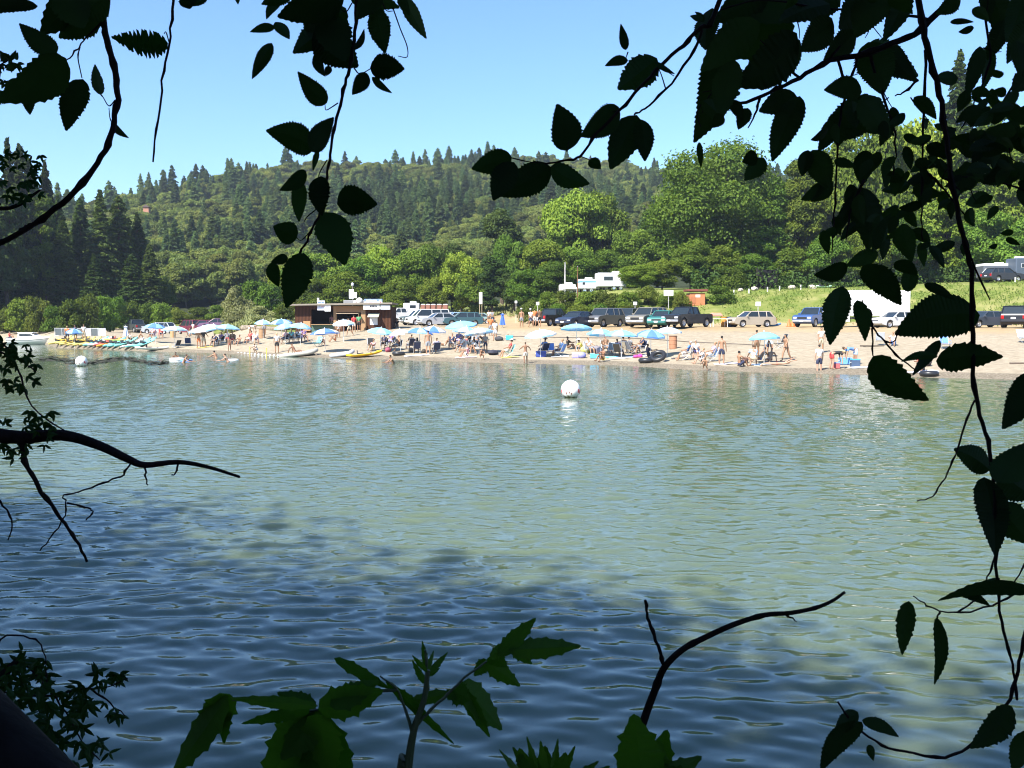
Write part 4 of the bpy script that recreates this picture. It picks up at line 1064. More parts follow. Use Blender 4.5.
    b = MB()
    p = smooth_path([at_d(-260, 300, YF), at_d(-60, 215, YF), at_d(10, 208, YF), at_d(40, 190, YF)]); b.tube([st + Vector((0, 0, 1.2))] + p, [.03] + [.012 - .009 * i / len(p) for i in range(len(p))], 6)
    twig(b, [(0, 205), (-10, 160), (-4, 110), (0, 70), (8, 60)], YF, 1.2, .6)
    br = part(b, 'limb', twm, e, inv)
    b = MB(); cluster(28, 176, 13, 24, 22, YF, 6, 11); cluster(2, 175, 10, 22, 14, YF, 7, 11); cluster(2, 78, 8, 22, 16, YF, 5, 9); cluster(12, 62, 6, 4, 4, YF, 7, 12)
    part(b, 'leaves', lfs, br, inv, False)
    # shade tree further along the bank
    tree('alder with a wide crown farther along the near bank, throwing shade on the water', (-17, 4), (-16.5, 2.2, 10.4), (6.5, 6, 4.4), 25, .34, [])
    # --- small maple shrub and leaning trunk at the foot of the view
    YG = 1.25
    x, y = -.95, 1.0; z = float(near_z(np.array([x]), np.array([y]))[0])
    e = thing('leaning_trunk', (x, y, z), 0, 'dark leaning tree trunk cutting the bottom corner below the small lobed leaves', 'trunk'); inv = Matrix.Translation((-x, -y, -z))
    b = MB(); b.tube([Vector((.05, .75, z - .1)), at_d(190, 990, .86), at_d(60, 846, .9), at_d(-42, 742, .95), at_d(-180, 600, 1.05), at_d(-700, 80, 1.5)], [.05, .054, .055, .057, .06, .07], 24); part(b, 'trunk', bark, e, inv)
    b = MB(); b.tube(smooth_path([at_d(-180, 600, 1.05), at_d(-220, 540, 1.15), at_d(-300, 420, 1.3)]), [.03 - .002 * i for i in range(9)], 8); part(b, 'limb', bark, e, inv)
    x, y = -1.0, 1.6; z = float(near_z(np.array([x]), np.array([y]))[0])
    e = thing('maple_shrub', (x, y, z), 0, 'small leaved maple shrub behind the leaning trunk in the bottom corner', 'shrub'); inv = Matrix.Translation((-x, -y, -z))
    b = MB(); b.tube(smooth_path([Vector((x, y, z - .1)), at_d(-120, 740, YG + .3), at_d(-20, 690, YG + .3), at_d(20, 660, YG + .3)]), .007, 6)
    YH = YG + .3
    for t in ([(-20, 690), (0, 640), (30, 638), (43, 650), (48, 690)], [(-20, 690), (40, 696), (80, 690), (110, 686), (128, 678)], [(20, 660), (50, 690), (70, 720), (85, 745), (100, 760)], [(-20, 700), (30, 730), (60, 750), (80, 775)], [(90, 688), (105, 700), (125, 716)]): twig(b, t, YH, 1.2, .5)
    part(b, 'stem', twm, e, inv)
    b = MB()
    cluster(20, 694, 26, 36, 56, YH, 9, 16); cluster(12, 665, 14, 20, 14, YH, 8, 14); cluster(60, 716, 26, 28, 34, YH, 9, 17); cluster(76, 694, 16, 14, 12, YH, 8, 15); cluster(112, 678, 18, 10, 14, YH, 7, 13); cluster(92, 752, 18, 12, 12, YH, 10, 17); cluster(116, 708, 12, 8, 6, YH, 9, 14); cluster(42, 668, 5, 12, 6, YH, 8, 14)
    part(b, 'leaves', lfs, e, inv, False)
    # --- box elder shoots at the foot of the view
    YI = 1.05
    x, y = -.11, .98; z = float(near_z(np.array([x]), np.array([y]))[0])
    e = thing('boxelder_sapling', (x, y, z), 0, 'box elder sapling with drooping toothed leaflets rising in the middle of the near bank', 'sapling'); inv = Matrix.Translation((-x, -y, -z))
    b = MB(); b.tube(smooth_path([Vector((x, y, z - .1)), at_d(400, 860, YI), at_d(408, 770, YI), at_d(414, 730, YI), at_d(424, 700, YI), at_d(428, 670, YI)]), [.0065 - .0002 * i for i in range(21)], 8)
    for t in ([(413, 738), (404, 708), (396, 688), (380, 676)], [(418, 724), (436, 706), (452, 690), (478, 668), (505, 650)], [(396, 690), (350, 694), (310, 712), (250, 702), (232, 700)], [(428, 690), (426, 664), (425, 650)]): twig(b, t, YI, 1.9, 1.0, knots=False)
    br = part(b, 'stem', mat((.03, .045, .015), .6, name='green_stem'), e, inv)
    b = MB()
    rr = random.Random(9)
    def lv(rows, Y=YI):
        for (bx, by, tx, ty, w, *k) in rows:
            y0 = Y + rr.uniform(-.03, .03); leaf_shape(b, at_d(bx, by, y0), at_d(tx, ty, y0 + rr.uniform(-.015, .03)), w * y0 / FPX, rr, fold=rr.uniform(.1, .35), curl=rr.uniform(-.12, .12), teeth=9, ragged=.06, jag=.15)
    lv([(228, 696, 172, 776, 40), (224, 700, 224, 745, 18), (230, 694, 196, 745, 36), (318, 706, 228, 698, 14), (310, 710, 240, 724, 16), (312, 712, 262, 790, 50), (314, 712, 300, 800, 54), (316, 712, 352, 800, 48), (318, 710, 384, 690, 40), (316, 708, 276, 692, 22), (322, 712, 280, 760, 44), (318, 714, 330, 780, 46), (330, 706, 380, 680, 30),
        (334, 658, 392, 690, 13), (385, 680, 456, 746, 13), (392, 688, 425, 712, 12),
        (427, 672, 412, 655, 7), (427, 670, 422, 640, 7), (427, 672, 434, 650, 7), (427, 676, 448, 652, 8), (425, 684, 412, 660, 8), (428, 676, 440, 668, 6),
        (448, 694, 404, 702, 16), (452, 690, 470, 700, 26), (462, 682, 504, 732, 34), (460, 686, 490, 738, 20), (455, 690, 448, 700, 16), (486, 662, 520, 686, 20), (488, 660, 474, 676, 16), (490, 656, 508, 668, 18), (498, 656, 536, 618, 20), (490, 658, 512, 640, 14), (508, 650, 582, 646, 26), (512, 648, 532, 664, 14)])
    part(b, 'leaves', lfm, br, inv, False)
    x, y = .06, 1.02; z = float(near_z(np.array([x]), np.array([y]))[0])
    e = thing('leafy_sprout', (x, y, z), 0, 'low leafy sprout whose pointed leaf tips just rise beside the sapling', 'sprout'); inv = Matrix.Translation((-x, -y, -z))
    b = MB(); b.tube([Vector((x, y, z - .05)), at_d(548, 800, 1.05)], .005, 6); part(b, 'stem', twm, e, inv)
    b = MB(); lv([(540, 800, 498, 748, 12), (545, 800, 526, 734, 12), (548, 800, 540, 738, 16), (550, 800, 558, 738, 14), (540, 790, 512, 746, 16), (552, 795, 575, 746, 12), (556, 795, 600, 760, 14), (545, 800, 545, 745, 30), (540, 800, 520, 750, 26), (552, 800, 566, 752, 26), (556, 800, 610, 766, 20)], 1.05); part(b, 'leaves', lfm, e, inv, False)
    x, y = .14, .98; z = float(near_z(np.array([x]), np.array([y]))[0])
    e = thing('bramble_shoot', (x, y, z), 0, 'low shoot with one broad notched leaf at the foot of the bare forked twig', 'sprout'); inv = Matrix.Translation((-x, -y, -z))
    b = MB(); b.tube([Vector((x, y, z - .05)), at_d(650, 800, 1.0)], .004, 6); part(b, 'stem', twm, e, inv)
    b = MB(); lv([(645, 800, 634, 714, 56), (648, 800, 668, 728, 40), (646, 790, 702, 756, 34), (640, 800, 660, 740, 50), (640, 790, 700, 775, 40)], 1.0); part(b, 'leaves', lfm, e, inv, False)
    x, y = .2, 1.35; z = float(near_z(np.array([x]), np.array([y]))[0])
    e = thing('bare_twig', (x, y, z), 0, 'bare forked twig rising from the near bank in front of the water', 'twig'); inv = Matrix.Translation((-x, -y, -z))
    b = MB(); YJ = 1.4
    b.tube([Vector((x, y, z - .05))] + smooth_path(px_path([(610, 860), (632, 760), (645, 717), (655, 690), (664, 668), (682, 650), (704, 638), (735, 624), (765, 615), (790, 613), (815, 608), (832, 601), (845, 592)], YJ)), [.0075] + [(.0066 - .0044 * (i / 48)) * (1.2 if i % 9 == 4 else 1) for i in range(49)], 8)
    part(b, 'branch', twm, e, inv)
    b = MB(); twig(b, [(664, 668), (661, 655), (654, 635), (648, 618), (645, 600)], YJ, 2.0, 1.4); part(b, 'fork', twm, e, inv)
    b = MB(); twig(b, [(782, 613), (790, 617), (797, 622)], YJ, 1.6, .4); part(b, 'thorn', twm, e, inv)
# ------------------------------------------------------------------ people
def v3(*a): return Vector(a)
POSES = {
    # pz pelvis height, t torso lean, h head lean, legs (thigh, shin, spread), arms (upper, fore, spread)
    'stand': dict(pz=.93, t=2, h=5, legs=[(3, 0, .06), (-3, -5, .06)], arms=[(6, 18, .18), (-4, 8, .18)]),
    'hips': dict(pz=.93, t=-2, h=8, legs=[(5, 0, .12), (-4, -5, .1)], arms=[(-20, 55, .7), (25, 70, .25)]),
    'walk': dict(pz=.91, t=6, h=4, legs=[(24, 6, .04), (-16, -34, .04)], arms=[(-22, -8, .14), (26, 46, .14)]),
    'stretch': dict(pz=.92, t=4, h=8, legs=[(18, 2, .08), (-12, -28, .06)], arms=[(30, 60, .9), (20, 75, .9)]),
    'chair': dict(pz=.40, t=-24, h=10, legs=[(84, 24, .12), (80, 12, .14)], arms=[(28, 72, .2), (34, 80, .2)]),
    'ground': dict(pz=.13, t=-4, h=6, legs=[(128, 28, .10), (124, 22, .12)], arms=[(58, 96, .1), (52, 92, .14)]),
    'recline': dict(pz=.13, t=-34, h=18, legs=[(92, 84, .1), (112, 40, .14)], arms=[(-42, -14, .2), (-36, -10, .24)]),
    'lie': dict(pz=.13, t=86, h=-30, legs=[(-90, -90, .08), (-92, -86, .1)], arms=[(120, 100, .35), (130, 110, .35)]),
    'bend': dict(pz=.90, t=82, h=12, legs=[(8, -6, .08), (4, -8, .1)], arms=[(8, 4, .12), (14, 12, .12)]),
    'crouch': dict(pz=.36, t=32, h=-5, legs=[(112, -28, .1), (96, -34, .14)], arms=[(46, 70, .12), (40, 62, .12)]),
    'swim': dict(pz=.20, t=30, h=-10, legs=[(-50, -80, .1), (-60, -84, .1)], arms=[(45, 85, .25), (52, 80, .3)]),
}
def skel(p):
    T = R(p['t']); up = v3(0, math.sin(T), math.cos(T)); fw = v3(0, math.cos(T), -math.sin(T))
    H = R(p['t'] * .75 + p['h']) if abs(p['t']) < 60 else R(p['t'] + p['h'])
    hu = v3(0, math.sin(H), math.cos(H)); hf = v3(0, math.cos(H), -math.sin(H))
    def dr(a, s, side):
        a = R(a); return v3(side * s, math.sin(a), -math.cos(a)).normalized()
    pel = v3(0, 0, p['pz']); J = {}
    J['pelvis'] = (pel, .135, .105); J['waist'] = (pel + up * .18, .118, .092); J['chest'] = (pel + up * .38, .150, .105); J['neck0'] = (pel + up * .50, .075, .065)
    nk = pel + up * .57; J['neck'] = (nk, .052, .055); J['skull'] = (nk + hu * .10 + hf * .015, .072, .088); J['crown'] = (nk + hu * .20, .066, .082)
    J['nose'] = (nk + hu * .095 + hf * .108, .013, .018)
    E = [('pelvis', 'waist'), ('waist', 'chest'), ('chest', 'neck0'), ('neck0', 'neck'), ('neck', 'skull'), ('skull', 'crown'), ('skull', 'nose')]
    for side, n, (a, f, s) in ((1, 'r', p['arms'][0]), (-1, 'l', p['arms'][1])):
        sh = pel + up * .47 + v3(side * .18, 0, 0); el = sh + dr(a, s, side) * .28; wr = el + dr(f, s * .3, side) * .25; hd = wr + dr(f, 0, side) * .09; ft = hd + dr(f - 8, 0, side) * .07
        J['sh' + n] = (sh, .056, .058); J['el' + n] = (el, .040, .042); J['wr' + n] = (wr, .026, .030); J['hd' + n] = (hd, .020, .042); J['fi' + n] = (ft, .012, .030)
        th = hd + dr(f + 40, -.2, side) * .04; J['tm' + n] = (th, .011, .012)
        E += [('chest', 'sh' + n), ('sh' + n, 'el' + n), ('el' + n, 'wr' + n), ('wr' + n, 'hd' + n), ('hd' + n, 'fi' + n), ('hd' + n, 'tm' + n)]
    for side, n, (a, f, s) in ((1, 'r', p['legs'][0]), (-1, 'l', p['legs'][1])):
        hp = pel - up * .04 + v3(side * .092, 0, 0); kn = hp + dr(a, s, side) * .43; an = kn + dr(f, s * .2, side) * .42; to = an + dr(f + 82 if abs(f) < 60 else f + 50, .15, side) * .17
        J['hp' + n] = (hp, .092, .098); J['kn' + n] = (kn, .058, .062); J['ca' + n] = (kn.lerp(an, .35), .056, .06); J['an' + n] = (an, .036, .042); J['to' + n] = (to, .036, .026)
        E += [('pelvis', 'hp' + n), ('hp' + n, 'kn' + n), ('kn' + n, 'ca' + n), ('ca' + n, 'an' + n), ('an' + n, 'to' + n)]
    return J, E
def skin(J, E, root, name):
    names = list(J); ix = {n: i for i, n in enumerate(names)}
    me = bpy.data.meshes.new('tmp'); me.from_pydata([tuple(J[n][0]) for n in names], [(ix[a], ix[b]) for a, b in E], [])
    o = bpy.data.objects.new('tmp', me); COL.objects.link(o)
    md = o.modifiers.new('s', 'SKIN'); md.use_smooth_shade = True; md.branch_smoothing = .3
    o.modifiers.new('d', 'SUBSURF').levels = 1; o.modifiers['d'].render_levels = 1
    for n in names:
        sv = me.skin_vertices[0].data[ix[n]]; sv.radius = (J[n][1], J[n][2]); sv.use_root = n == root
    bpy.context.view_layer.update()
    out = bpy.data.meshes.new_from_object(o.evaluated_get(bpy.context.evaluated_depsgraph_get()))
    bpy.data.objects.remove(o); bpy.data.meshes.remove(me)
    out.name = name; out.materials.clear(); out.materials.append(None)
    for p in out.polygons: p.use_smooth = True
    return out
_PM = {}
def lerp_j(J, a, b, t):
    A, B = J[a], J[b]; return (A[0].lerp(B[0], t), A[1] + (B[1] - A[1]) * t, A[2] + (B[2] - A[2]) * t)
def pose_meshes(pose):
    if pose in _PM: return _PM[pose]
    J, E = skel(POSES[pose]); M = {}
    M['body'] = skin(J, E, 'pelvis', 'person_body')
    zmin = min(v.co.z for v in M['body'].vertices)
    def grow(d, g): return {k: (a, r + g, s + g) for k, (a, r, s) in d.items()}
    S = {k: J[k] for k in ('pelvis', 'waist', 'chest', 'shr', 'shl')}
    S['neck0'] = (J['chest'][0].lerp(J['neck0'][0], .75), .085, .075)
    S['slr'] = lerp_j(J, 'shr', 'elr', .7); S['sll'] = lerp_j(J, 'shl', 'ell', .7)
    M['shirt'] = skin(grow(S, .018), [('pelvis', 'waist'), ('waist', 'chest'), ('chest', 'neck0'), ('chest', 'shr'), ('chest', 'shl'), ('shr', 'slr'), ('shl', 'sll')], 'pelvis', 'shirt')
    def legs(t): 
        s = {k: J[k] for k in ('pelvis', 'hpr', 'hpl')}; s['waist'] = lerp_j(J, 'pelvis', 'waist', .55)
        s['ttr'] = lerp_j(J, 'hpr', 'knr', t); s['ttl'] = lerp_j(J, 'hpl', 'knl', t); return s
    EE = [('waist', 'pelvis'), ('pelvis', 'hpr'), ('pelvis', 'hpl'), ('hpr', 'ttr'), ('hpl', 'ttl')]
    M['shorts'] = skin(grow(legs(.8), .024), EE, 'pelvis', 'shorts'); M['trunks'] = skin(grow(legs(.22), .012), EE, 'pelvis', 'trunks')
    B = {'a': (lerp_j(J, 'waist', 'chest', .72)[0], .150, .110), 'b': (lerp_j(J, 'waist', 'chest', 1.0)[0], .158, .116)}
    M['top'] = skin(B, [('a', 'b')], 'a', 'bikini_top')
    sk, cr = J['skull'][0], J['crown'][0]; hu = (cr - J['neck'][0]).normalized(); hf = v3(0, hu.z, -hu.y)
    M['hair'] = skin({'c': (cr + hu * .012 - hf * .012, .074, .09), 'b': (sk + hu * .05 - hf * .035, .078, .085), 'n': (sk - hu * .05 - hf * .06, .055, .05)}, [('c', 'b'), ('b', 'n')], 'c', 'hair')
    M['long_hair'] = skin({'c': (cr + hu * .012 - hf * .012, .076, .092), 'b': (sk + hu * .04 - hf * .045, .084, .085), 'n': (sk - hu * .10 - hf * .07, .085, .05), 'e': (sk - hu * .22 - hf * .09, .07, .035)}, [('c', 'b'), ('b', 'n'), ('n', 'e')], 'c', 'hair')
    b = MB(); up = Matrix.Translation(cr + hu * .02) @ hu.to_track_quat('Z', 'Y').to_matrix().to_4x4()
    b.lathe([(.001, .10), (.07, .09), (.10, .03), (.105, 0), (.20, -.02), (.205, -.026), (.10, -.012)], 14, M=up); M['hat'] = b.mesh('hat', [None], True)
    b = MB(); b.lathe([(.001, .095), (.06, .085), (.092, .03), (.098, -.01)], 14, M=up); b.box((hf.x * .12, 0, 0), (.001, .001, .001))
    cm = Matrix.Translation(cr + hu * .012 + hf * .12); b.box((0, 0, 0), (.13, .13, .012), M=cm, bev=.004); M['cap'] = b.mesh('cap', [None], True)
    for m in M.values(): m.transform(Matrix.Translation((0, 0, -zmin)))
    _PM[pose] = M; return M
SKIN = {'l': (.42, .25, .17), 'm': (.32, .175, .10), 't': (.24, .12, .065), 'd': (.09, .05, .035)}
HAIR = {'k': (.015, .012, .010), 'b': (.075, .042, .022), 'n': (.30, .19, .09), 'y': (.55, .42, .22), 'g': (.4, .38, .36)}
CL = dict(white=(.62, .61, .60), navy=(.025, .032, .07), black=(.018, .018, .02), grey=(.22, .23, .25), red=(.55, .05, .05), orange=(.75, .2, .06), pink=(.60, .30, .32), blue=(.12, .25, .60), sky=(.45, .62, .80), teal=(.15, .45, .45), khaki=(.45, .38, .27), purple=(.20, .13, .28), green=(.10, .30, .13), yellow=(.75, .60, .12), lav=(.42, .36, .60), brown=(.16, .09, .05), pale=(.56, .50, .44))
def person(px, py, pose, face, label, shirt=None, low=None, low_kind='shorts', hair='b', sk='m', hat=None, top=None, scale=1.0, z=None, p=None, lift=0.0, long=False):
    """face: 0 looks away from the camera, 90 to the photograph's left, 180 at the camera, -90 right"""
    P = p if p is not None else (at_z(px, py, z) if z is not None else ground(px, py))
    M = pose_meshes(pose)
    def put(key, name, rgb, par, rough=.8):
        o = link(name, M[key], par); o.material_slots[0].link = 'OBJECT'; o.material_slots[0].material = mat(rgb, rough, var=.15, scale=9); return o
    o = put('body', 'person', SKIN[sk], None, .55)
    o.location = (P.x, P.y, P.z + lift); o.rotation_euler = (0, 0, R(face)); o.scale = (scale,) * 3
    tag(o, label, 'person', 'people on the beach')
    if hair: put('long_hair' if long else 'hair', 'hair', HAIR[hair], o)
    if hat: put(hat[0], hat[0], CL[hat[1]], o)
    if shirt: put('shirt', 'shirt', CL[shirt], o)
    if top: put('top', 'bikini_top', CL[top], o)
    if low: put('trunks' if low_kind == 'trunks' else 'shorts', 'swim_trunks' if low_kind == 'trunks' else 'shorts', CL[low], o)
    return o
def folding_chair(px, py, face, cloth, label, p=None, high=.34, tall=.62):
    P = p if p is not None else ground(px, py)
    e = thing('beach_chair', P, R(face), label, 'chair', 'folding chairs on the beach')
    fr = mat((.55, .56, .58), .35, .7); cm = mat(CL[cloth], .85)
    b = MB()
    for s in (-.27, .27):
        b.tube([(s, -.28, .01), (s, .26, high)], .014, 6); b.tube([(s, .26, .01), (s, -.22, high)], .014, 6)
        b.tube([(s, -.22, high), (s, -.22 - tall * .42, high + tall * .9)], .014, 6); b.tube([(s, .26, high), (s, -.22, high)], .014, 6)
        b.tube([(s, -.30, high + .2), (s, .22, high + .2), (s, .26, high)], .014, 6)
    b.tube([(-.27, -.22 - tall * .42, high + tall * .9), (.27, -.22 - tall * .42, high + tall * .9)], .014, 6)
    b.build('frame', fr, e)
    b = MB(); b.add([(-.26, .25, high + .01), (.26, .25, high + .01), (.26, 0, high - .03), (-.26, 0, high - .03), (.26, -.22, high), (-.26, -.22, high)] + [(-.26, .25, high - .01), (.26, .25, high - .01), (.26, 0, high - .05), (-.26, 0, high - .05), (.26, -.22, high - .02), (-.26, -.22, high - .02)], [(0, 1, 2, 3), (3, 2, 4, 5), (9, 8, 7, 6), (11, 10, 8, 9), (0, 6, 7, 1), (1, 7, 8, 2), (2, 8, 10, 4), (4, 10, 11, 5), (5, 11, 9, 3), (3, 9, 6, 0)]); b.build('seat', cm, e)
    b = MB(); M = Matrix.Translation((0, -.22 - tall * .21, high + tall * .47)) @ Matrix.Rotation(R(25), 4, 'X'); b.box((0, 0, 0), (.52, .02, tall * .9), M=M, bev=.006); b.build('backrest', cm, e)
    return e
# ------------------------------------------------------------------ parasols
def parasol(px, pyc, dia, a, bcol, label, h=1.95, tilt=0, tdir=0, P=None, striped=True):
    """pyc: picture row of the canopy middle"""
    P = P or under(px, pyc, h - .18); dia *= 1.12
    e = thing('beach_parasol', P, random.uniform(0, .7), label, 'parasol', 'parasols on the beach')
    r = dia / 2; n = 16
    Mt = Matrix.Translation((0, 0, h - .42)) @ Euler((R(tilt) * math.cos(tdir), R(tilt) * math.sin(tdir), 0)).to_matrix().to_4x4()
    b = MB(); prof = [(.02, .42), (.35, .37), (.7, .24), (1.0, .04), (1.0, -.06)]
    vs, fs, mi = [], [], []
    for q, (rr, z) in enumerate(prof):
        for k in range(n):
            ang = 2 * PI * k / n; sc = (.965 if k % 2 and q in (2, 3, 4) else 1); dz = (.025 if k % 2 and q >= 3 else 0)
            vs.append((rr * r * sc * math.cos(ang), rr * r * sc * math.sin(ang), z + dz))
    for q in range(len(prof) - 1):
        for k in range(n):
            j = (k + 1) % n; fs.append((q * n + k, q * n + j, q * n + n + j, q * n + n + k)); mi.append((k // 2) % 2 if striped else (1 if q == 3 else 0))
    base = len(b.v); b.v += [tuple(Mt @ Vector(p)) for p in vs]; b.f += fs; b.m += mi
    me = b.mesh('canopy', [mat(a, .75, trans=.35, var=.06), mat(bcol, .75, trans=.35, var=.06)], False)
    o = link('canopy', me, e)
    b = MB()
    for k in range(8):
        ang = 2 * PI * k / 8; b.tube([Mt @ Vector((0, 0, .30)), Mt @ Vector((r * .96 * math.cos(ang), r * .96 * math.sin(ang), .02))], .006, 4)
    b.build('ribs', mat((.7, .7, .7), .4, .6), e)
    b = MB(); b.tube([(0, 0, -.25), (0, 0, h - .5), tuple(Mt @ Vector((0, 0, .40)))], .019, 7); b.build('pole', mat((.72, .70, .66), .45, .3), e)
    b = MB(); b.lathe([(.03, .40), (.035, .44), (.02, .50), (.001, .52)], 8, M=Mt); b.build('finial', mat((.8, .8, .8), .5), e)
    return e
# ------------------------------------------------------------------ vehicles
GLASS = dict(rgb=(.02, .028, .034), rough=.06)
def vehicle(kind, P, heading, paint, label, cat='car', group='cars parked above the beach'):
    """heading: degrees, 0 faces +x (the photograph's right), 180 left"""
    nm = {'sedan': 'parked_car', 'suv': 'parked_suv', 'pickup': 'pickup_truck', 'van': 'parked_van', 'wagon': 'parked_car'}[kind]
    e = thing(nm, P, R(heading), label, cat, group)
    pm = mat(paint, .38, .1, var=.10, scale=2, coat=.15); gm = mat(GLASS['rgb'], GLASS['rough'], var=.05); dk = mat((.012, .012, .013), .6); ch = mat((.42, .42, .43), .42, .6)
    L, W = {'sedan': (4.6, 1.74), 'suv': (4.7, 1.86), 'pickup': (5.4, 1.92), 'van': (5.1, 1.95), 'wagon': (4.3, 1.72)}[kind]
    gc = {'sedan': .20, 'suv': .26, 'pickup': .30, 'van': .22, 'wagon': .2}[kind]
    f, r_ = L / 2, -L / 2
    belt = {'sedan': .92, 'suv': 1.12, 'pickup': 1.16, 'van': 1.12, 'wagon': .95}[kind]
    hood = {'sedan': .86, 'suv': 1.06, 'pickup': 1.12, 'van': 1.02, 'wagon': .9}[kind]
    roof = {'sedan': 1.42, 'suv': 1.78, 'pickup': 1.80, 'van': 1.92, 'wagon': 1.48}[kind]
    # cabin side profile (x at belt front, roof front, roof rear, belt rear)
    c = {'sedan': (f - 1.25, f - 1.95, r_ + 1.35, r_ + .62), 'suv': (f - 1.25, f - 1.85, r_ + .42, r_ + .12), 'pickup': (f - 1.45, f - 2.0, f - 3.15, f - 3.35), 'van': (f - .85, f - 1.6, r_ + .28, r_ + .08), 'wagon': (f - 1.15, f - 1.8, r_ + .6, r_ + .2)}[kind]
    wr = {'sedan': .32, 'suv': .37, 'pickup': .40, 'van': .35, 'wagon': .31}[kind]
    ax = (f - .85, r_ + .95)
    # lower shell with wheel cut-outs
    prof = [(r_ + .04, gc + .16), (r_, gc + .3), (r_ + .02, belt - .12)]
    if kind == 'pickup': prof += [(r_ + .04, belt), (c[3], belt)]
    elif kind == 'sedan': prof += [(r_ + .08, belt - .02), (c[3], belt + .01)]
    else: prof += [(r_ + .06, belt), (c[3], belt)]
    prof += [(c[0], belt), (f - .45, hood), (f - .10, hood - .08), (f, hood - .22), (f, gc + .22), (f - .08, gc + .1)]
    for a in ax:
        arc = [(a + (wr + .07) * math.cos(t), max(gc + .02, wr + (wr + .07) * math.sin(t))) for t in [R(q) for q in (0, 30, 60, 90, 120, 150, 180)]]
        prof += [(arc[0][0], gc)] + arc + [(arc[-1][0], gc)]
    prof.append((r_ + .2, gc))
    b = MB()
    hw = W / 2
    rings = [(hw - .09, -.03), (hw, 0.0)]
    def pol(y, ins):
        cx, cz = 0, (gc + belt) / 2
        return [(x * (1 + ins / f), y, cz + (z - cz) * (1 + ins)) for x, z in prof]
    n = len(prof)
    secs = [pol(-hw + .0, -.035), pol(-hw + .05, 0), pol(hw - .05, 0), pol(hw, -.035)]
    vs = sum(secs, []); fs = [tuple(range(n)), tuple(range(4 * n - 1, 3 * n - 1, -1))]
    for k in range(3):
        for i in range(n):
            j = (i + 1) % n; fs.append((k * n + j, k * n + i, k * n + n + i, k * n + n + j))
    b.add(vs, fs, 0)
    # roof and pillars
    tw = hw - .20; bw = hw - .06
    def cab(x, z): # half width at height
        t = (z - belt) / (roof - belt); return bw + (tw - bw) * t
    z1 = roof - .07
    b.add([(c[1] + .04, -tw, z1), (c[2] - .04, -tw, z1), (c[2] - .04, tw, z1), (c[1] + .04, tw, z1), (c[1] - .1, -tw + .1, roof), (c[2] + .1, -tw + .1, roof), (c[2] + .1, tw - .1, roof), (c[1] - .1, tw - .1, roof)], [(0, 1, 2, 3), (7, 6, 5, 4), (0, 4, 5, 1), (1, 5, 6, 2), (2, 6, 7, 3), (3, 7, 4, 0)], 0)
    mids = [] if kind == 'pickup' else [(c[0] + c[3]) / 2 + .1]
    if kind in ('suv', 'van', 'wagon'): mids.append(c[3] + (c[0] - c[3]) * .26)
    if kind == 'pickup': mids = [(c[0] + c[3]) / 2 - .05]
    for s in (-1, 1):
        b.tube([(c[0], s * bw, belt - .02), (c[1], s * (tw - .01), z1 + .02)], .045, 6); b.tube([(c[3], s * bw, belt - .02), (c[2], s * (tw - .01), z1 + .02)], .065, 6)
        for m in mids: b.tube([(m, s * bw, belt - .02), (m, s * tw, z1 + .02)], .045, 6)
    if kind == 'pickup':
        b.box(((r_ + c[3]) / 2, 0, belt - .45), (1.0, W * .8, .04))
    b.build('body', pm, e)
    # glass
    b = MB(); i_ = .02
    b.add([(c[0], -bw + i_, belt), (c[0], bw - i_, belt), (c[1], tw - i_, z1), (c[1], -tw + i_, z1)], [(0, 1, 2, 3)]); b.build('windscreen', gm, e)
    b = MB(); b.add([(c[3], -bw + i_, belt), (c[3], bw - i_, belt), (c[2], tw - i_, z1), (c[2], -tw + i_, z1)], [(3, 2, 1, 0)]); b.build('rear_window', gm, e)
    for s in (-1, 1):
        b = MB(); b.add([(c[0], s * (bw - i_), belt), (c[1], s * (tw - i_), z1), (c[2], s * (tw - i_), z1), (c[3], s * (bw - i_), belt)], [(0, 1, 2, 3)]); b.build('side_window', gm, e)
    if kind == 'pickup':
        b = MB(); x0, x1 = r_ + .1, c[3] - .06; b.add([(x0, -hw + .12, belt + .004), (x1, -hw + .12, belt + .004), (x1, hw - .12, belt + .004), (x0, hw - .12, belt + .004)], [(0, 1, 2, 3)]); b.build('bed', dk, e)
    b = MB(); b.box((f + .03, 0, gc + .26), (.12, W * .96, .2), bev=.04); b.build('front_bumper', ch if kind in ('pickup', 'suv') else pm, e)
    b = MB(); b.box((r_ - .03, 0, gc + .28), (.12, W * .96, .2), bev=.04); b.build('rear_bumper', ch if kind == 'pickup' else pm, e)
    b = MB(); b.box((f + .006, 0, hood - .30), (.03, W * .46, .2), bev=.01); b.build('grille', dk, e)
    for s in (-1, 1):
        b = MB(); b.box((f - .01, s * W * .36, hood - .28), (.07, W * .2, .17), bev=.03); b.build('headlight', mat((.75, .77, .8), .08, .5), e)
        b = MB(); b.box((r_ + .01, s * W * .42, belt - .26), (.07, W * .12, .28), bev=.02); b.build('taillight', mat((.42, .012, .012), .15), e)
        b = MB(); b.box((c[0] - .12, s * (hw + .08), belt + .06), (.12, .18, .13), bev=.03); b.build('wing_mirror', pm, e)
    b = MB(); b.box((r_ - .006, 0, belt - .34), (.02, .34, .15)); b.build('number_plate', mat((.75, .76, .78), .5), e)
    b = MB(); b.box((f + .1, 0, gc + .28), (.02, .34, .13)); b.build('number_plate', mat((.75, .76, .78), .5), e)
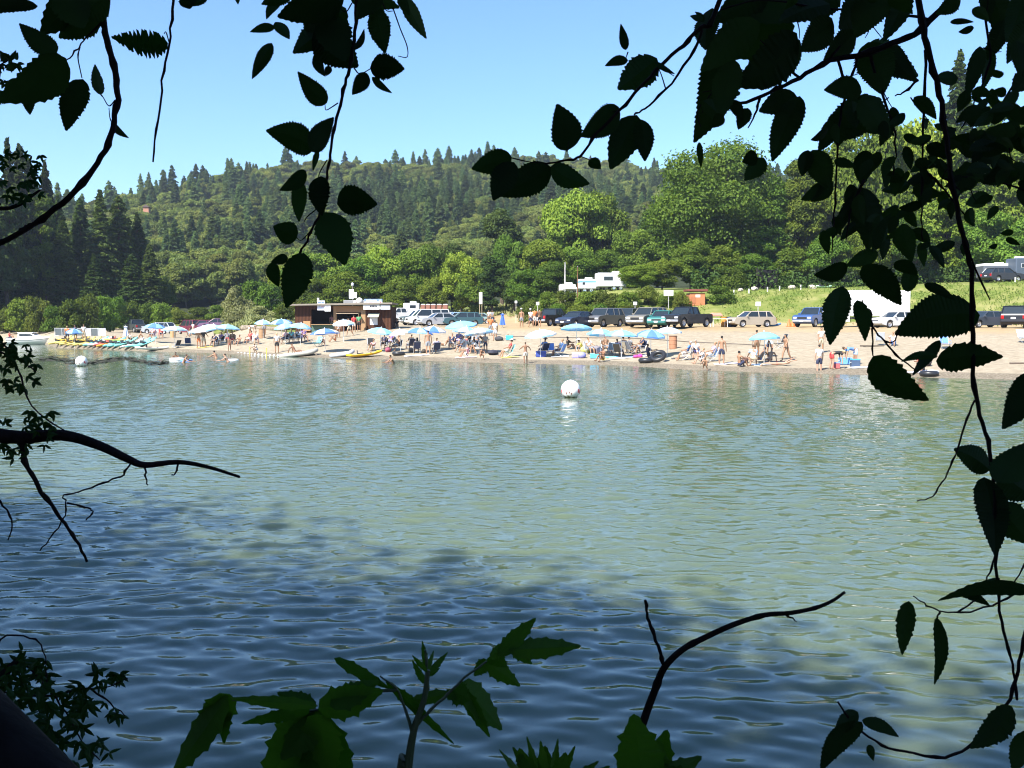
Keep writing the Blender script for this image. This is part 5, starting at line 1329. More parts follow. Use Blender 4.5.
    for a in ax:
        for s in (-1, 1):
            w = link('wheel', None, e); w.location = (a, s * (hw - .13), wr)
            b = MB(); b.lathe([(wr * .62, -.1), (wr * .9, -.115), (wr, -.08), (wr, .08), (wr * .9, .115), (wr * .62, .1)], 20, axis='y'); b.build('tyre', dk, w, True)
            b = MB(); b.lathe([(.001, s * .085), (wr * .2, s * .095), (wr * .25, s * .06), (wr * .55, s * .075), (wr * .63, s * .1), (wr * .63, s * .02)], 14, axis='y'); b.build('rim', ch, w, True)
    return e
def car(px, py, kind, heading, paint, label, d=None, cat=None, dz=0, group='cars parked above the beach'):
    P = on(px, d) if d else ground(px, py)
    P.z += dz
    return vehicle(kind, P, heading, paint, label, cat or {'pickup': 'pickup truck', 'van': 'van'}.get(kind, 'car'), group)
# ------------------------------------------------------------------ boats
def kayak(P, rz, rgb, label, L=3.0, W=.76, group='kayaks drawn up in a row', tilt=0, cat='kayak', up=0):
    e = thing('kayak', P, rz, label, cat, group); e.rotation_euler = (R(up), R(tilt), rz)
    b = MB(); n = 15; m = 10; vs, fs = [], []
    for i in range(n):
        t = i / (n - 1) * 2 - 1; w = W / 2 * max(.04, (1 - abs(t) ** 2.4)) ** .8; zr = .10 * abs(t) ** 2.5
        for k in range(m):
            a = 2 * PI * k / m; zz = .20 + .17 * math.sin(a) * (1 if math.sin(a) < 0 else .75) * (.55 + .45 * (1 - abs(t) ** 3)); 
            if .5 < math.sin(a) and abs(t) < .62: zz -= .09
            vs.append((t * L / 2, w * math.cos(a), zz + zr))
    for i in range(n - 1):
        for k in range(m):
            j = (k + 1) % m; fs.append((i * m + k, i * m + j, i * m + m + j, i * m + m + k))
    fs += [tuple(range(m - 1, -1, -1)), tuple(range((n - 1) * m, n * m))]
    b.add(vs, fs); b.build('hull', mat(rgb, .35, var=.05, scale=2), e, True)
    dk = mat((.03, .03, .035), .8)
    b = MB(); b.box((-.25, 0, .30), (.42, .44, .06), bev=.02); b.box((-.50, 0, .42), (.07, .42, .30), bev=.03); b.build('seat', dk, e)
    for s in (-1, 1): MB().box((.55, s * .14, .28), (.10, .07, .06), bev=.015).build('footrest', dk, e)
    for s in (-1, 1): MB().tube([(s * L * .46, 0, .34), (s * L * .47, 0, .40), (s * L * .49, 0, .36)], .012, 5).build('handle', dk, e)
    return e
def tube_ring(P, R0, r0, rgb, label, tilt=0, rz=0, name='inner_tube', cat='inner tube'):
    b = MB(); n, m = 24, 10; vs, fs = [], []
    for i in range(n):
        a = 2 * PI * i / n
        for k in range(m):
            q = 2 * PI * k / m; rr = R0 + r0 * math.cos(q); vs.append((rr * math.cos(a), rr * math.sin(a), r0 * math.sin(q)))
    for i in range(n):
        for k in range(m): fs.append((i * m + k, (i + 1) % n * m + k, (i + 1) % n * m + (k + 1) % m, i * m + (k + 1) % m))
    b.add(vs, fs); o = b.build(name, mat(rgb, .4), None, True); o.location = (P.x, P.y, P.z + r0 + abs(math.sin(R(tilt))) * R0 * .95); o.rotation_euler = (R(tilt), 0, rz)
    ob = MB().tube([(R0 - r0 * .9, 0, 0), (R0 - r0 * 1.35, .01, .02)], .012, 6).build('valve', mat((.5, .45, .2), .4, .8), o)
    return tag(o, label, cat)
def box_trailer(name, P, rz, size, paint, label, cat, stripe=None, win=(), door=None, axle=0, hitch=True, dx=0, awning=None, base=.45):
    e = thing(name, P, rz, label, cat)
    l, w, h = size; pm = mat(paint, .4, var=.04, scale=1)
    b = MB(); b.box((0, 0, base + h / 2), (l, w, h), bev=.10); b.build('body', pm, e)
    if stripe: b = MB(); b.box((0, 0, base + h * stripe[1]), (l + .006, w + .006, stripe[2])); b.build('stripe', mat(stripe[0], .4), e)
    for (x, z, ww, hh) in win:
        for s in (-1,):
            f = MB().box((x, s * (w / 2 + .012), base + z), (ww + .10, .03, hh + .10), bev=.02).build('window', mat((.6, .6, .6), .4, .5), e)
            MB().box((x, s * (w / 2 + .03), base + z), (ww, .012, hh)).build('pane', mat(GLASS['rgb'], .08), f)
    if door: 
        f = MB().box((door[0], -(w / 2 + .012), base + .95), (.66, .025, 1.75), bev=.02).build('door', mat([c * .93 for c in paint], .4), e)
        MB().box((door[0] + .25, -(w / 2 + .035), base + .95), (.10, .03, .05)).build('handle', mat((.1, .1, .1), .4), f)
    b = MB(); b.box((l * .1, 0, base + h + .12), (.9, .7, .24), bev=.06); b.build('roof_unit', mat((.75, .75, .74), .5), e)
    for s in (-1, 1):
        for k in (-.42, .42):
            wn = link('wheel', None, e); wn.location = (axle + k, s * (w / 2 - .12), .33)
            MB().lathe([(.2, -.1), (.30, -.11), (.33, -.07), (.33, .07), (.30, .11), (.2, .1)], 16, axis='y').build('tyre', mat((.012, .012, .013), .6), wn, True)
            MB().lathe([(.001, s * .08), (.12, s * .09), (.2, s * .1), (.2, s * .02)], 12, axis='y').build('rim', mat((.65, .66, .68), .25, .8), wn, True)
    if hitch: MB().tube([(l / 2 - .1, .5, .42), (l / 2 + 1.0, 0, .42)], .05, 6).tube([(l / 2 - .1, -.5, .42), (l / 2 + 1.0, 0, .42)], .05, 6).build('hitch', mat((.05, .05, .05), .5), e)
    if awning:
        b = MB(); b.add([(-l / 2 + .1, -w / 2, base + h - .15), (l / 2 - .1, -w / 2, base + h - .15), (l / 2 - .1, -w / 2 - 2.2, base + h - .6), (-l / 2 + .1, -w / 2 - 2.2, base + h - .6)] + [(-l / 2 + .1, -w / 2, base + h - .19), (l / 2 - .1, -w / 2, base + h - .19), (l / 2 - .1, -w / 2 - 2.2, base + h - .64), (-l / 2 + .1, -w / 2 - 2.2, base + h - .64)], [(0, 1, 2, 3), (7, 6, 5, 4), (0, 4, 5, 1), (1, 5, 6, 2), (2, 6, 7, 3), (3, 7, 4, 0)]); b.build('awning', mat(awning, .8), e)
        b = MB()
        for s in (-1, 1): MB().tube([(s * (l / 2 - .2), -w / 2 - 2.15, 0), (s * (l / 2 - .2), -w / 2 - 2.15, base + h - .6)], .025, 6).build('awning_pole', mat((.7, .7, .7), .4, .6), e)
    return e
# ------------------------------------------------------------------ the beach
def P_post(name, px, py, h, label, cat, size=(.45, .06, .45), rgb=(.8, .8, .78), d=None, post=(.5, .48, .45), two=False, marks=None, py_mid=None):
    """a board on a post; py is where the middle of the board is seen"""
    P = on(px, d) if d else ground(px, py)
    if py_mid is not None: h = at_d(px, py_mid, P.y).z - P.z
    e = thing(name, P, 0, label, cat)
    for s in ((-1, 1) if two else (0,)):
        MB().tube([(s * size[0] * .36, .05, -.3), (s * size[0] * .36, .05, h + size[2] * .4)], .035, 6).build('post', mat(post, .8), e)
    bd = MB().box((0, 0, h), size, bev=.015).build('board', mat(rgb, .5), e)
    for (x, z, w, hh, c) in (marks or []):
        MB().box((x, -size[1] / 2 - .004, h + z), (w, .008, hh)).build('lettering', mat(c, .6), bd)
    return e
def make_hut():
    P0 = on(344, 101.5); d = P0.y; k = d / FPX
    z0 = min(terr(P0.x - 5, d), terr(P0.x + 5, d), terr(P0.x, d - 3)) - .05
    e = thing('snack_hut', (P0.x, d, z0), 0, 'low brown wooden snack hut with a flat roof, open counters and signs on top', 'hut')
    X = lambda px: (px - 344) * k
    Z = lambda py: at_d(344, py, d).z - z0
    wood = bpy.data.materials.new('brown_stained_boards'); nt, N, L, Pn = nodes_of(wood); Pn.inputs['Roughness'].default_value = .9; Pn.inputs['Specular IOR Level'].default_value = .1
    tc = N.new('ShaderNodeTexCoord'); wv = N.new('ShaderNodeTexWave'); wv.inputs['Scale'].default_value = 2.2; wv.inputs['Distortion'].default_value = .6; wv.inputs['Detail'].default_value = 3
    L.new(tc.outputs['Object'], wv.inputs['Vector']); rp = N.new('ShaderNodeValToRGB'); rp.color_ramp.elements[0].color = (.035, .016, .010, 1); rp.color_ramp.elements[1].color = (.11, .05, .028, 1)
    L.new(wv.outputs['Fac'], rp.inputs[0]); L.new(rp.outputs[0], Pn.inputs['Base Color'])
    dark = mat((.03, .018, .014), .85); lightw = mat((.33, .20, .10), .75); roofm = mat((.22, .19, .15), .85, var=.25)
    zr = Z(305); D = 4.2
    def wall(x0, x1, za, zb, y=0, t=.12, m=wood, name='wall'):
        return MB().box(((X(x0) + X(x1)) / 2, y, (za + zb) / 2), (X(x1) - X(x0), t, zb - za)).build(name, m, e)
    MB().box(((X(296) + X(391)) / 2, D, zr / 2 - .2), (X(391) - X(296), .12, zr - .25)).build('back_wall', dark, e)
    wall(296, 312, 0, zr - .12); wall(312, 334, 0, .95, name='counter_wall', m=mat((.07, .13, .09), .7)); wall(334, 337, 0, zr - .12, name='corner_post', m=lightw, t=.18); wall(337, 362, zr - .75, zr - .1, name='fascia', m=mat((.30, .17, .08), .75), y=-.05); wall(312, 334, zr - .45, zr - .12, name='fascia')
    wall(337, 345, 0, .9, name='counter_wall'); wall(361.5, 366, 0, zr - .12, name='corner_post', m=lightw, t=.3); wall(366, 370, 0, zr - .12); wall(378, 391, 0, zr - .12); wall(370, 378, 0, Z(325)); wall(370, 378, Z(317), zr - .12)
    for px in (296, 391): MB().box((X(px), D / 2 + .07, zr / 2 - .1), (.12, D - .02, zr - .2)).build('side_wall', wood, e)
    MB().box(((X(312) + X(334)) / 2, -.2, 1.0), (X(334) - X(312), .6, .06), bev=.01).build('counter', lightw, e)
    MB().box(((X(304) + X(311)) / 2, -.14, Z(326)), (X(311) - X(304), .05, 1.0)).build('menu_board', mat((.42, .22, .10), .7), e)
    MB().box(((X(370) + X(378)) / 2, .0, (Z(325) + Z(317)) / 2), (X(378) - X(370) - .01, .05, Z(317) - Z(325) - .01)).build('window', mat((.65, .67, .7), .25), e)
    M = Matrix.Translation(((X(369) + X(380)) / 2, -.5, Z(315.2))) @ Matrix.Rotation(R(22), 4, 'X'); MB().box((0, 0, 0), (X(380) - X(369), 1.0, .05), M=M).build('awning', mat((.42, .43, .33), .8), e)
    MB().box(((X(338) + X(360)) / 2, -.45, Z(313.5)), (X(360) - X(338), .9, .05)).build('awning', mat((.40, .30, .20), .8), e)
    rf = MB().prism([(X(290.5), zr - .08), (X(393.5), zr + .08), (X(393.5), zr + .24), (X(290.5), zr + .08)], -.9, D + .4).build('roof', roofm, e)
    MB().box(((X(296) + X(391)) / 2, D / 2, -.2), (X(391) - X(296) - .2, D, .5)).build('floor', mat((.3, .27, .22), .9), e)
    MB().box((X(352), 2.2, zr + .35), (2.2, 1.1, .35), bev=.04).build('roof_box', mat((.22, .22, .22), .7), rf)
    MB().lathe([(.12, zr + .05), (.12, zr + .75)], 10, M=Matrix.Translation((X(316), 1.5, 0))).build('vent_pipe', mat((.75, .72, .66), .6), rf)
    # signs on the roof: things of their own
    def sign(name, px, py, w, h, rgb, label, marks=(), y=-.6, cat='sign', leg=True):
        q = thing(name, (P0.x + X(px), d + y, z0 + zr + .1), 0, label, cat)
        zz = at_d(px, py, d + y).z - (z0 + zr + .1); w *= k; h *= k
        bd = MB().box((0, 0, zz), (w, .06, h), bev=.012).build('board', mat(rgb, .5, var=.03), q)
        for (x, z, ww, hh, c) in marks: MB().box((x * k, -.034, zz + z * k), (ww * k, .008, hh * k)).build('lettering', mat(c, .6), bd)
        if leg:
            for s in (-.4, .4): MB().tube([(s * w, .06, -.35), (s * w, .06, zz + h * .3)], .03, 6).build('post', mat((.3, .25, .2), .8), q)
        return q
    bl, rd, bk = (.10, .18, .50), (.60, .10, .12), (.03, .03, .035)
    sign('roof_sign', 322.8, 305.5, 7.6, 9.5, (.78, .79, .84), 'small upright white sign with rows of blue marks on the hut roof', [(-1.6, 3.2, 3, 1.2, bl), (1.6, 3.2, 2.6, 1.2, bl), (0, 1.2, 5.8, .5, rd), (-1.5, -.6, 2.2, .5, bl), (1.4, -.8, 2.4, .5, rd), (-.6, -2.6, 4, .4, bl)])
    sign('roof_sign', 329.6, 308.3, 6.0, 6.2, (.80, .79, .79), 'blank looking white sign leaning beside the sign with blue marks on the hut roof', [(0, 1.4, 3.4, .3, (.6, .5, .5))], y=-.75)
    sign('roof_sign', 374.6, 300.3, 18.0, 2.6, (.16, .24, .50), 'long blue sign with pale lettering along the top of the hut roof', [(-4, 0, 6.5, .9, (.8, .8, .8)), (1.6, 0, 3.4, .9, (.8, .8, .8)), (6.8, 0, 2.2, .9, (.75, .8, .9))])
    sign('roof_sign', 374.6, 303.0, 18.0, 2.6, (.80, .72, .72), 'long white sign with red lettering directly under the blue one on the hut', [(-6.5, 0, 2.2, 1.2, rd), (-2.6, 0, 4.4, 1.2, rd), (2.4, 0, 4.2, 1.2, rd), (7.2, 0, 1.8, 1.8, rd)])
    sign('roof_sign', 372.8, 307.0, 16.2, 5.0, (.80, .80, .78), 'broad white sign with thick black lettering at the edge of the hut roof', [(-5.6, -.2, 3.0, .5, bk), (-5.4, .8, 1.6, .5, bk), (-.9, .6, 1.2, 2.0, bk), (.7, .7, 1.3, 1.9, bk), (2.2, .6, 1.2, 2.0, bk), (3.7, .7, 1.2, 1.9, bk), (5.1, .6, .9, 1.8, bk), (2.0, -1.2, 7.6, .4, (.3, .3, .3))], y=-.72)
    sign('roof_sign', 386.6, 307.2, 9.6, 4.6, (.74, .76, .76), 'pale sign with faint grey lines next to the black lettered one on the hut', [(0, 1.0, 7, .35, (.45, .5, .52)), (0, 0, 7, .35, (.45, .5, .52)), (0, -1, 6, .35, (.45, .5, .52))], y=-.7)
    # round white ball on the roof
    q = thing('roof_ball', (P0.x + X(360.2), d - .2, z0 + zr + .15), 0, 'pale round ball standing on the snack hut roof beside the signs', 'ball')
    zz = at_d(360.2, 301.2, d).z - (z0 + zr + .15)
    MB().ball((0, 0, zz), 3.6 * k, 18).build('ball', mat((.66, .63, .57), .5), q, True); MB().tube([(0, 0, -.1), (0, 0, zz - 3.4 * k)], .05, 8).build('stand', mat((.6, .58, .55), .6), q)
    q = thing('roof_ball', (P0.x + X(356.2), d - .3, z0 + zr + .13), 0, 'smaller pinkish ball beside the pale round ball on the hut roof', 'ball')
    zz = at_d(356.2, 302.4, d).z - (z0 + zr + .13)
    MB().ball((0, 0, zz), 2.2 * k, 16).build('ball', mat((.62, .48, .46), .5), q, True); MB().tube([(0, 0, -.1), (0, 0, zz - 2 * k)], .04, 8).build('stand', mat((.6, .58, .55), .6), q)
    # board high on a pole behind the roof with a lamp
    Pq = on(353, d + 6)
    q = thing('pole_sign', Pq, 0, 'white stepped board on a tall pole topped by a lamp behind the hut', 'sign')
    f = lambda py: at_d(353, py, d + 6).z - Pq.z
    MB().tube([(0, .08, -.3), (0, .08, f(285))], .06, 8).build('pole', mat((.2, .17, .14), .8), q)
    MB().box((-.1, 0, f(294)), (5.2 * k, .08, 9.6 * k), bev=.01).build('board', mat((.80, .79, .80), .5), q)
    MB().box((.30, .01, f(295.2)), (3.4 * k, .06, 6.0 * k), bev=.01).build('side_board', mat((.78, .78, .80), .5), q)
    MB().ball((0, .08, f(284.4)), (.16, .16, .2), 10).build('lamp', mat((.8, .8, .8), .3), q, True)

def make_structures():
    make_hut()
    # portable toilets
    for i, (px, w) in enumerate([(423.5, 5), (428.6, 5), (433.8, 5), (439.6, 5.4), (445.6, 5.6)]):
        d = 138; P = on(px, d); k = d / FPX; h = at_d(px, 304.2, d).z - P.z
        lab = ['brown portable toilet nearest the white van in the row of five', 'second brown portable toilet from the white van', 'brown portable toilet in the middle of the row of five', 'fourth brown portable toilet from the white van', 'brown portable toilet at the grassy end of the row'][i]
        e = thing('portable_toilet', P, 0, lab, 'toilet', 'portable toilets behind the cars')
        MB().box((0, 0, h / 2 - .1), (w * k * .93, 1.05, h), bev=.03).build('cabin', mat((.20, .085, .055), .6), e)
        MB().box((0, 0, h - .06), (w * k * .88, 1.1, .16), bev=.05, taper=(.8, .8)).build('roof', mat((.74, .70, .68), .5), e)
        f = MB().box((0, -.535, h / 2 - .1), (w * k * .7, .03, h * .84), bev=.01).build('door', mat((.24, .10, .065), .6), e)
        MB().box((w * k * .25, -.56, h * .45), (.06, .03, .14)).build('handle', mat((.6, .6, .6), .4), f)
    # tall white sign on two posts
    P_post('tall_sign', 480.8, 312, 3, 'tall narrow white sign on two posts beside the track behind the cars', 'sign', (.42, .07, 1.5), (.78, .76, .72), d=128, post=(.45, .36, .22), two=True, marks=[(0, .3, .28, .12, (.5, .5, .5)), (0, .05, .28, .05, (.5, .5, .5)), (0, -.2, .24, .05, (.5, .5, .5))], py_mid=298.2)
    P_post('notice_board', 537.6, 316, 2, 'small white notice on a post above the black pickup', 'sign', (.36, .05, .36), d=112, py_mid=303.6, marks=[(0, 0, .22, .04, (.5, .5, .5))])
    P_post('notice_board', 634.8, 316, 2, 'small white notice on a post above the taupe car', 'sign', (.40, .05, .34), d=104, py_mid=303.5, marks=[(0, 0, .22, .04, (.5, .5, .5))])
    P_post('notice_board', 757.5, 330, 2, 'small white square notice on a pole in front of the grass slope', 'sign', (.5, .05, .42), d=96, py_mid=304, marks=[(0, .05, .3, .04, (.55, .55, .55)), (0, -.06, .3, .04, (.55, .55, .55))])
    P_post('notice_board', 668, 300, 2, 'wide white board under the trees beside the orange shed', 'sign', (1.05, .06, .62), d=110, py_mid=293, marks=[(.2, .1, .4, .06, (.5, .48, .48)), (-.1, -.1, .6, .05, (.6, .58, .58))])
    P_post('notice_board', 516, 316, 2, 'small pale square notice in the shade at the end of the track', 'sign', (.32, .05, .32), d=128, py_mid=302)
    # poles on the bank
    for px, top, rgb, lab, r in ((564.8, 262.5, (.55, .53, .48), 'pale wooden pole standing on the bank beside the trailer awning', .09), (577.3, 266.5, (.22, .11, .06), 'thin reddish pole in front of the striped trailer', .06)):
        P = on(px, 121); h = at_d(px, top, 121).z - P.z
        e = thing('utility_pole', P, 0, lab, 'pole'); MB().tube([(0, 0, -.4), (0, 0, h)], [r, r * .7], 8).build('pole', bark_mat('weathered_pole', rgb), e)
        MB().lathe([(.001, h + .05), (r * .9, h + .02), (r * .9, h - .05)], 8).build('cap', mat((.3, .3, .3), .5), e)
    # trailers on the bank
    box_trailer('camper_trailer', on(612, 126), 0.10, (4.1, 2.3, 1.75), (.58, .58, .58), 'long white caravan on the bank with one dark window', 'caravan', (( .55, .56, .58), .28, .10), [(-.75, 1.05, 1.1, .42)], axle=.4, door=(1.3,))
    box_trailer('camper_trailer', on(586.5, 127), 0.08, (2.2, 2.1, 1.25), (.58, .59, .60), 'smaller white trailer with a slanting blue stripe beside the caravan', 'caravan', ((.06, .28, .55), .72, .16), [(-.55, .7, .3, .3)], axle=0, door=None)
    box_trailer('camper_trailer', on(567, 128), 0.05, (2.0, 2.0, .85), (.70, .66, .60), 'low trailer with a white awning behind the wooden poles', 'caravan', None, [(0, .5, .6, .3)], axle=0, awning=(.80, .80, .78), hitch=False)
    box_trailer('motorhome', on(412, 140), 0.05, (2.2, 2.0, 2.0), (.80, .78, .77), 'white motorhome roof showing behind the white van and toilets', 'motorhome', None, [(.2, 1.5, .8, .4)], axle=0, hitch=False)
    box_trailer('camper_trailer', on(993, 113.5), -.05, (3.5, 2.2, 1.5), (.10, .11, .13), 'dark camper with a broad white roof on the slope among the trees', 'caravan', ((.80, .80, .78), .97, .26), [(-.6, .8, .8, .4), (.6, .8, .6, .4)], axle=0)
    box_trailer('camper_trailer', on(1015, 112), .12, (1.7, 2.0, 2.1), (.07, .09, .12), 'dark bluish grey camper box beside the white roofed camper', 'caravan', None, [(.1, 1.3, .6, .4)], axle=0, hitch=False)
    car(1000, 0, 'wagon', 15, (.03, .03, .035), 'black car parked on the slope before the white roofed camper', d=109, group='vehicles on the bank')
    kayak(on(822.5, 117.6), R(6), (.40, .62, .45), 'pale green canoe lying at the top of the grass slope', L=1.9, W=.8, group=None)
    # shed
    P = on(695, 112); e = thing('storage_shed', P, R(4), 'small orange brown shed with a dark red roof edge at the foot of the slope', 'shed')
    h = at_d(695, 291.5, 112).z - P.z
    MB().box((0, 0, h / 2 - .2), (1.75, 1.6, h), bev=.02).build('wall', mat((.45, .17, .07), .75, var=.2), e)
    MB().box((0, 0, h + .1), (2.3, 2.1, .24), bev=.03).build('roof', mat((.16, .045, .03), .7), e)
    MB().box((.05, -.815, h * .62), (.55, .03, .32), bev=.01).build('sign_board', mat((.72, .55, .45), .6), e)
    MB().box((-.5, -.812, h * .3), (.6, .03, h * .55), bev=.01).build('door', mat((.38, .14, .06), .75), e)
    # tall black panel between two posts at the top of the slope
    P = on(766, 122.5); e = thing('black_panel', P, R(3), 'tall black panel between two posts under the trees at the top of the slope', 'screen')
    MB().box((0, 0, 1.2), (2.4, .07, 2.4)).build('panel', mat((.003, .003, .003), 1.0), e)
    for s in (-1.25, 1.25): MB().tube([(s, .08, -.3), (s, .08, 2.6)], .05, 6).build('post', mat((.05, .04, .03), .8), e)
    # boulders and white posts along the slope top
    for px, lab, w in ((739.5, 'pale tan boulder at the shed end of the slope top', .34), (753.5, 'low pale boulder beside the black panel', .42), (791, 'big pale boulder in the middle of the slope top', .50), (811, 'long pale boulder beside the green canoe on the slope', .48), (885, 'pale boulder hidden behind hanging leaves on the slope top', .4)):
        P = on(px, 116.6); b = MB(); rg = random.Random(int(px)); me = bpy.data.meshes.new('boulder'); bm = bmesh.new(); bmesh.ops.create_icosphere(bm, subdivisions=2, radius=w)
        for v in bm.verts: v.co *= rg.uniform(.82, 1.1); v.co.z *= .7
        bm.to_mesh(me); bm.free(); me.materials.append(mat((.42, .37, .30), .9, var=.25)); o = link('boulder', me); o.location = (P.x, P.y, P.z + w * .35); tag(o, lab, 'boulder', 'boulders along the top of the slope')
    for px in (733, 748, 766.5, 778.5, 799.5, 908, 969, 1013):
        P = on(px, 115.4 if px < 900 else 106.5); e = MB().box((0, 0, .2), (.12, .12, .55), bev=.02).build('guard_post', mat((.74, .72, .68), .7)); e.location = P; tag(e, 'short white guard post along the top of the grass slope', 'post', 'guard posts along the top of the slope')
        MB().box((0, 0, .49), (.14, .14, .05), bev=.01).build('cap', mat((.6, .58, .54), .7), e)
    # box truck
    P = on(873, 91.5); e = thing('box_truck', P, R(8), 'large white box truck parked below the grass slope behind hanging leaves', 'truck')
    wm = mat((.80, .80, .79), .45, var=.03); dk = mat((.03, .03, .03), .6)
    MB().box((.1, 0, 2.15), (5.6, 2.3, 2.35), bev=.05).build('box_body', wm, e); MB().box((.1, 0, .82), (5.5, 1.9, .16)).build('chassis', dk, e)
    c = MB().prism([(-4.5, .5), (-2.8, .5), (-2.8, 2.3), (-3.4, 2.3), (-3.9, 1.55), (-4.5, 1.4)], -.98, .98).build('cab', wm, e)
    MB().prism([(-3.86, 1.56), (-3.0, 1.56), (-3.0, 2.15), (-3.42, 2.15)], -.99, -.985).build('side_window', mat(GLASS['rgb'], .08), c)
    MB().add([(-3.93, -.85, 1.56), (-3.93, .85, 1.56), (-3.45, .8, 2.24), (-3.45, -.8, 2.24)], [(0, 1, 2, 3)]).build('windscreen', mat(GLASS['rgb'], .08), c)
    for ax in (-3.7, 1.6):
        for s in (-1, 1):
            wn = link('wheel', None, e); wn.location = (ax, s * .92, .45)
            MB().lathe([(.26, -.13), (.42, -.14), (.45, -.09), (.45, .09), (.42, .14), (.26, .13)], 18, axis='y').build('tyre', dk, wn, True); MB().lathe([(.001, s * .1), (.15, s * .12), (.26, s * .13), (.26, s * .02)], 12, axis='y').build('rim', mat((.6, .6, .6), .3, .7), wn, True)
    # parked cars
    gm = 'cars parked above the beach'
    C = [
        (401, 321, 'pickup', 205, (.58, .58, .59), 'white pickup parked at the wall of the snack hut'), (428, 0, 'van', 200, (.60, .60, .59), 'white van parked behind the white pickup', 118),
        (419, 325, 'suv', 205, (.10, .13, .13), 'dark grey green four wheel drive between the white and silver cars'), (435, 0, 'suv', 195, (.03, .035, .04), 'black four wheel drive half hidden behind the silver saloon', 119),
        (439, 326, 'sedan', 205, (.36, .37, .39), 'silver saloon with its nose towards the water'), (456, 0, 'wagon', 200, (.25, .36, .50), 'steel blue hatchback between the silver saloon and the teal estate car', 116), (463, 326, 'wagon', 190, (.035, .085, .10), 'dark teal estate car side on behind the turquoise parasol'),
        (477, 0, 'sedan', 180, (.22, .32, .32), 'greyish teal car parked alone beyond the teal estate car', 132),
        (552, 326, 'pickup', 55, (.012, .012, .014), 'black pickup seen from its chrome rear bumper'), (577, 327, 'sedan', 232, (.02, .03, .06), 'dark blue saloon between the black pickup and the grey car'),
        (604, 327, 'suv', 232, (.10, .10, .10), 'dark grey four door car facing the water with bright wheels'), (628, 0, 'suv', 240, (.04, .05, .055), 'small dark car tucked between the grey and taupe cars', 103), (648, 327, 'suv', 232, (.18, .165, .13), 'taupe four wheel drive facing the water'),
        (663, 327, 'wagon', 245, (.03, .16, .14), 'low green car squeezed against the black pickup with white bumper'), (687, 327, 'pickup', 226, (.010, .010, .012), 'black pickup with a white front bumper facing the water'),
        (751, 327, 'wagon', 196, (.36, .31, .24), 'tan estate car nearly side on at the foot of the grass slope'), (815, 327, 'pickup', 228, (.035, .08, .22), 'blue pickup with a silver front facing the water'), (896, 0, 'sedan', 200, (.55, .56, .57), 'silver saloon nosed in front of the box truck', 87),
        (984, 0, 'sedan', 200, (.05, .06, .075), 'dark grey saloon half hidden by the hanging stem', 86), (1014, 0, 'suv', 60, (.012, .012, .016), 'big black four wheel drive seen from the rear with red lights', 82), (1055, 0, 'sedan', 190, (.3, .05, .05), 'red saloon past the big black four wheel drive', 84),
        (137, 0, 'pickup', 128, (.05, .06, .06), 'dark pickup parked by the grove behind the kayaks', 139), (160, 0, 'wagon', 165, (.30, .32, .35), 'silver grey car behind the parasols at the kayak end', 130), (192, 0, 'van', 130, (.17, .025, .045), 'maroon van behind the cluster of parasols', 136), (206, 0, 'suv', 175, (.13, .02, .035), 'dark maroon four wheel drive parked against the maroon van', 132), (218, 0, 'sedan', 185, (.16, .09, .16), 'plum coloured saloon seen above the pale parasols', 131)]
    for c in C: car(*c[:6], d=c[6] if len(c) > 6 else None)

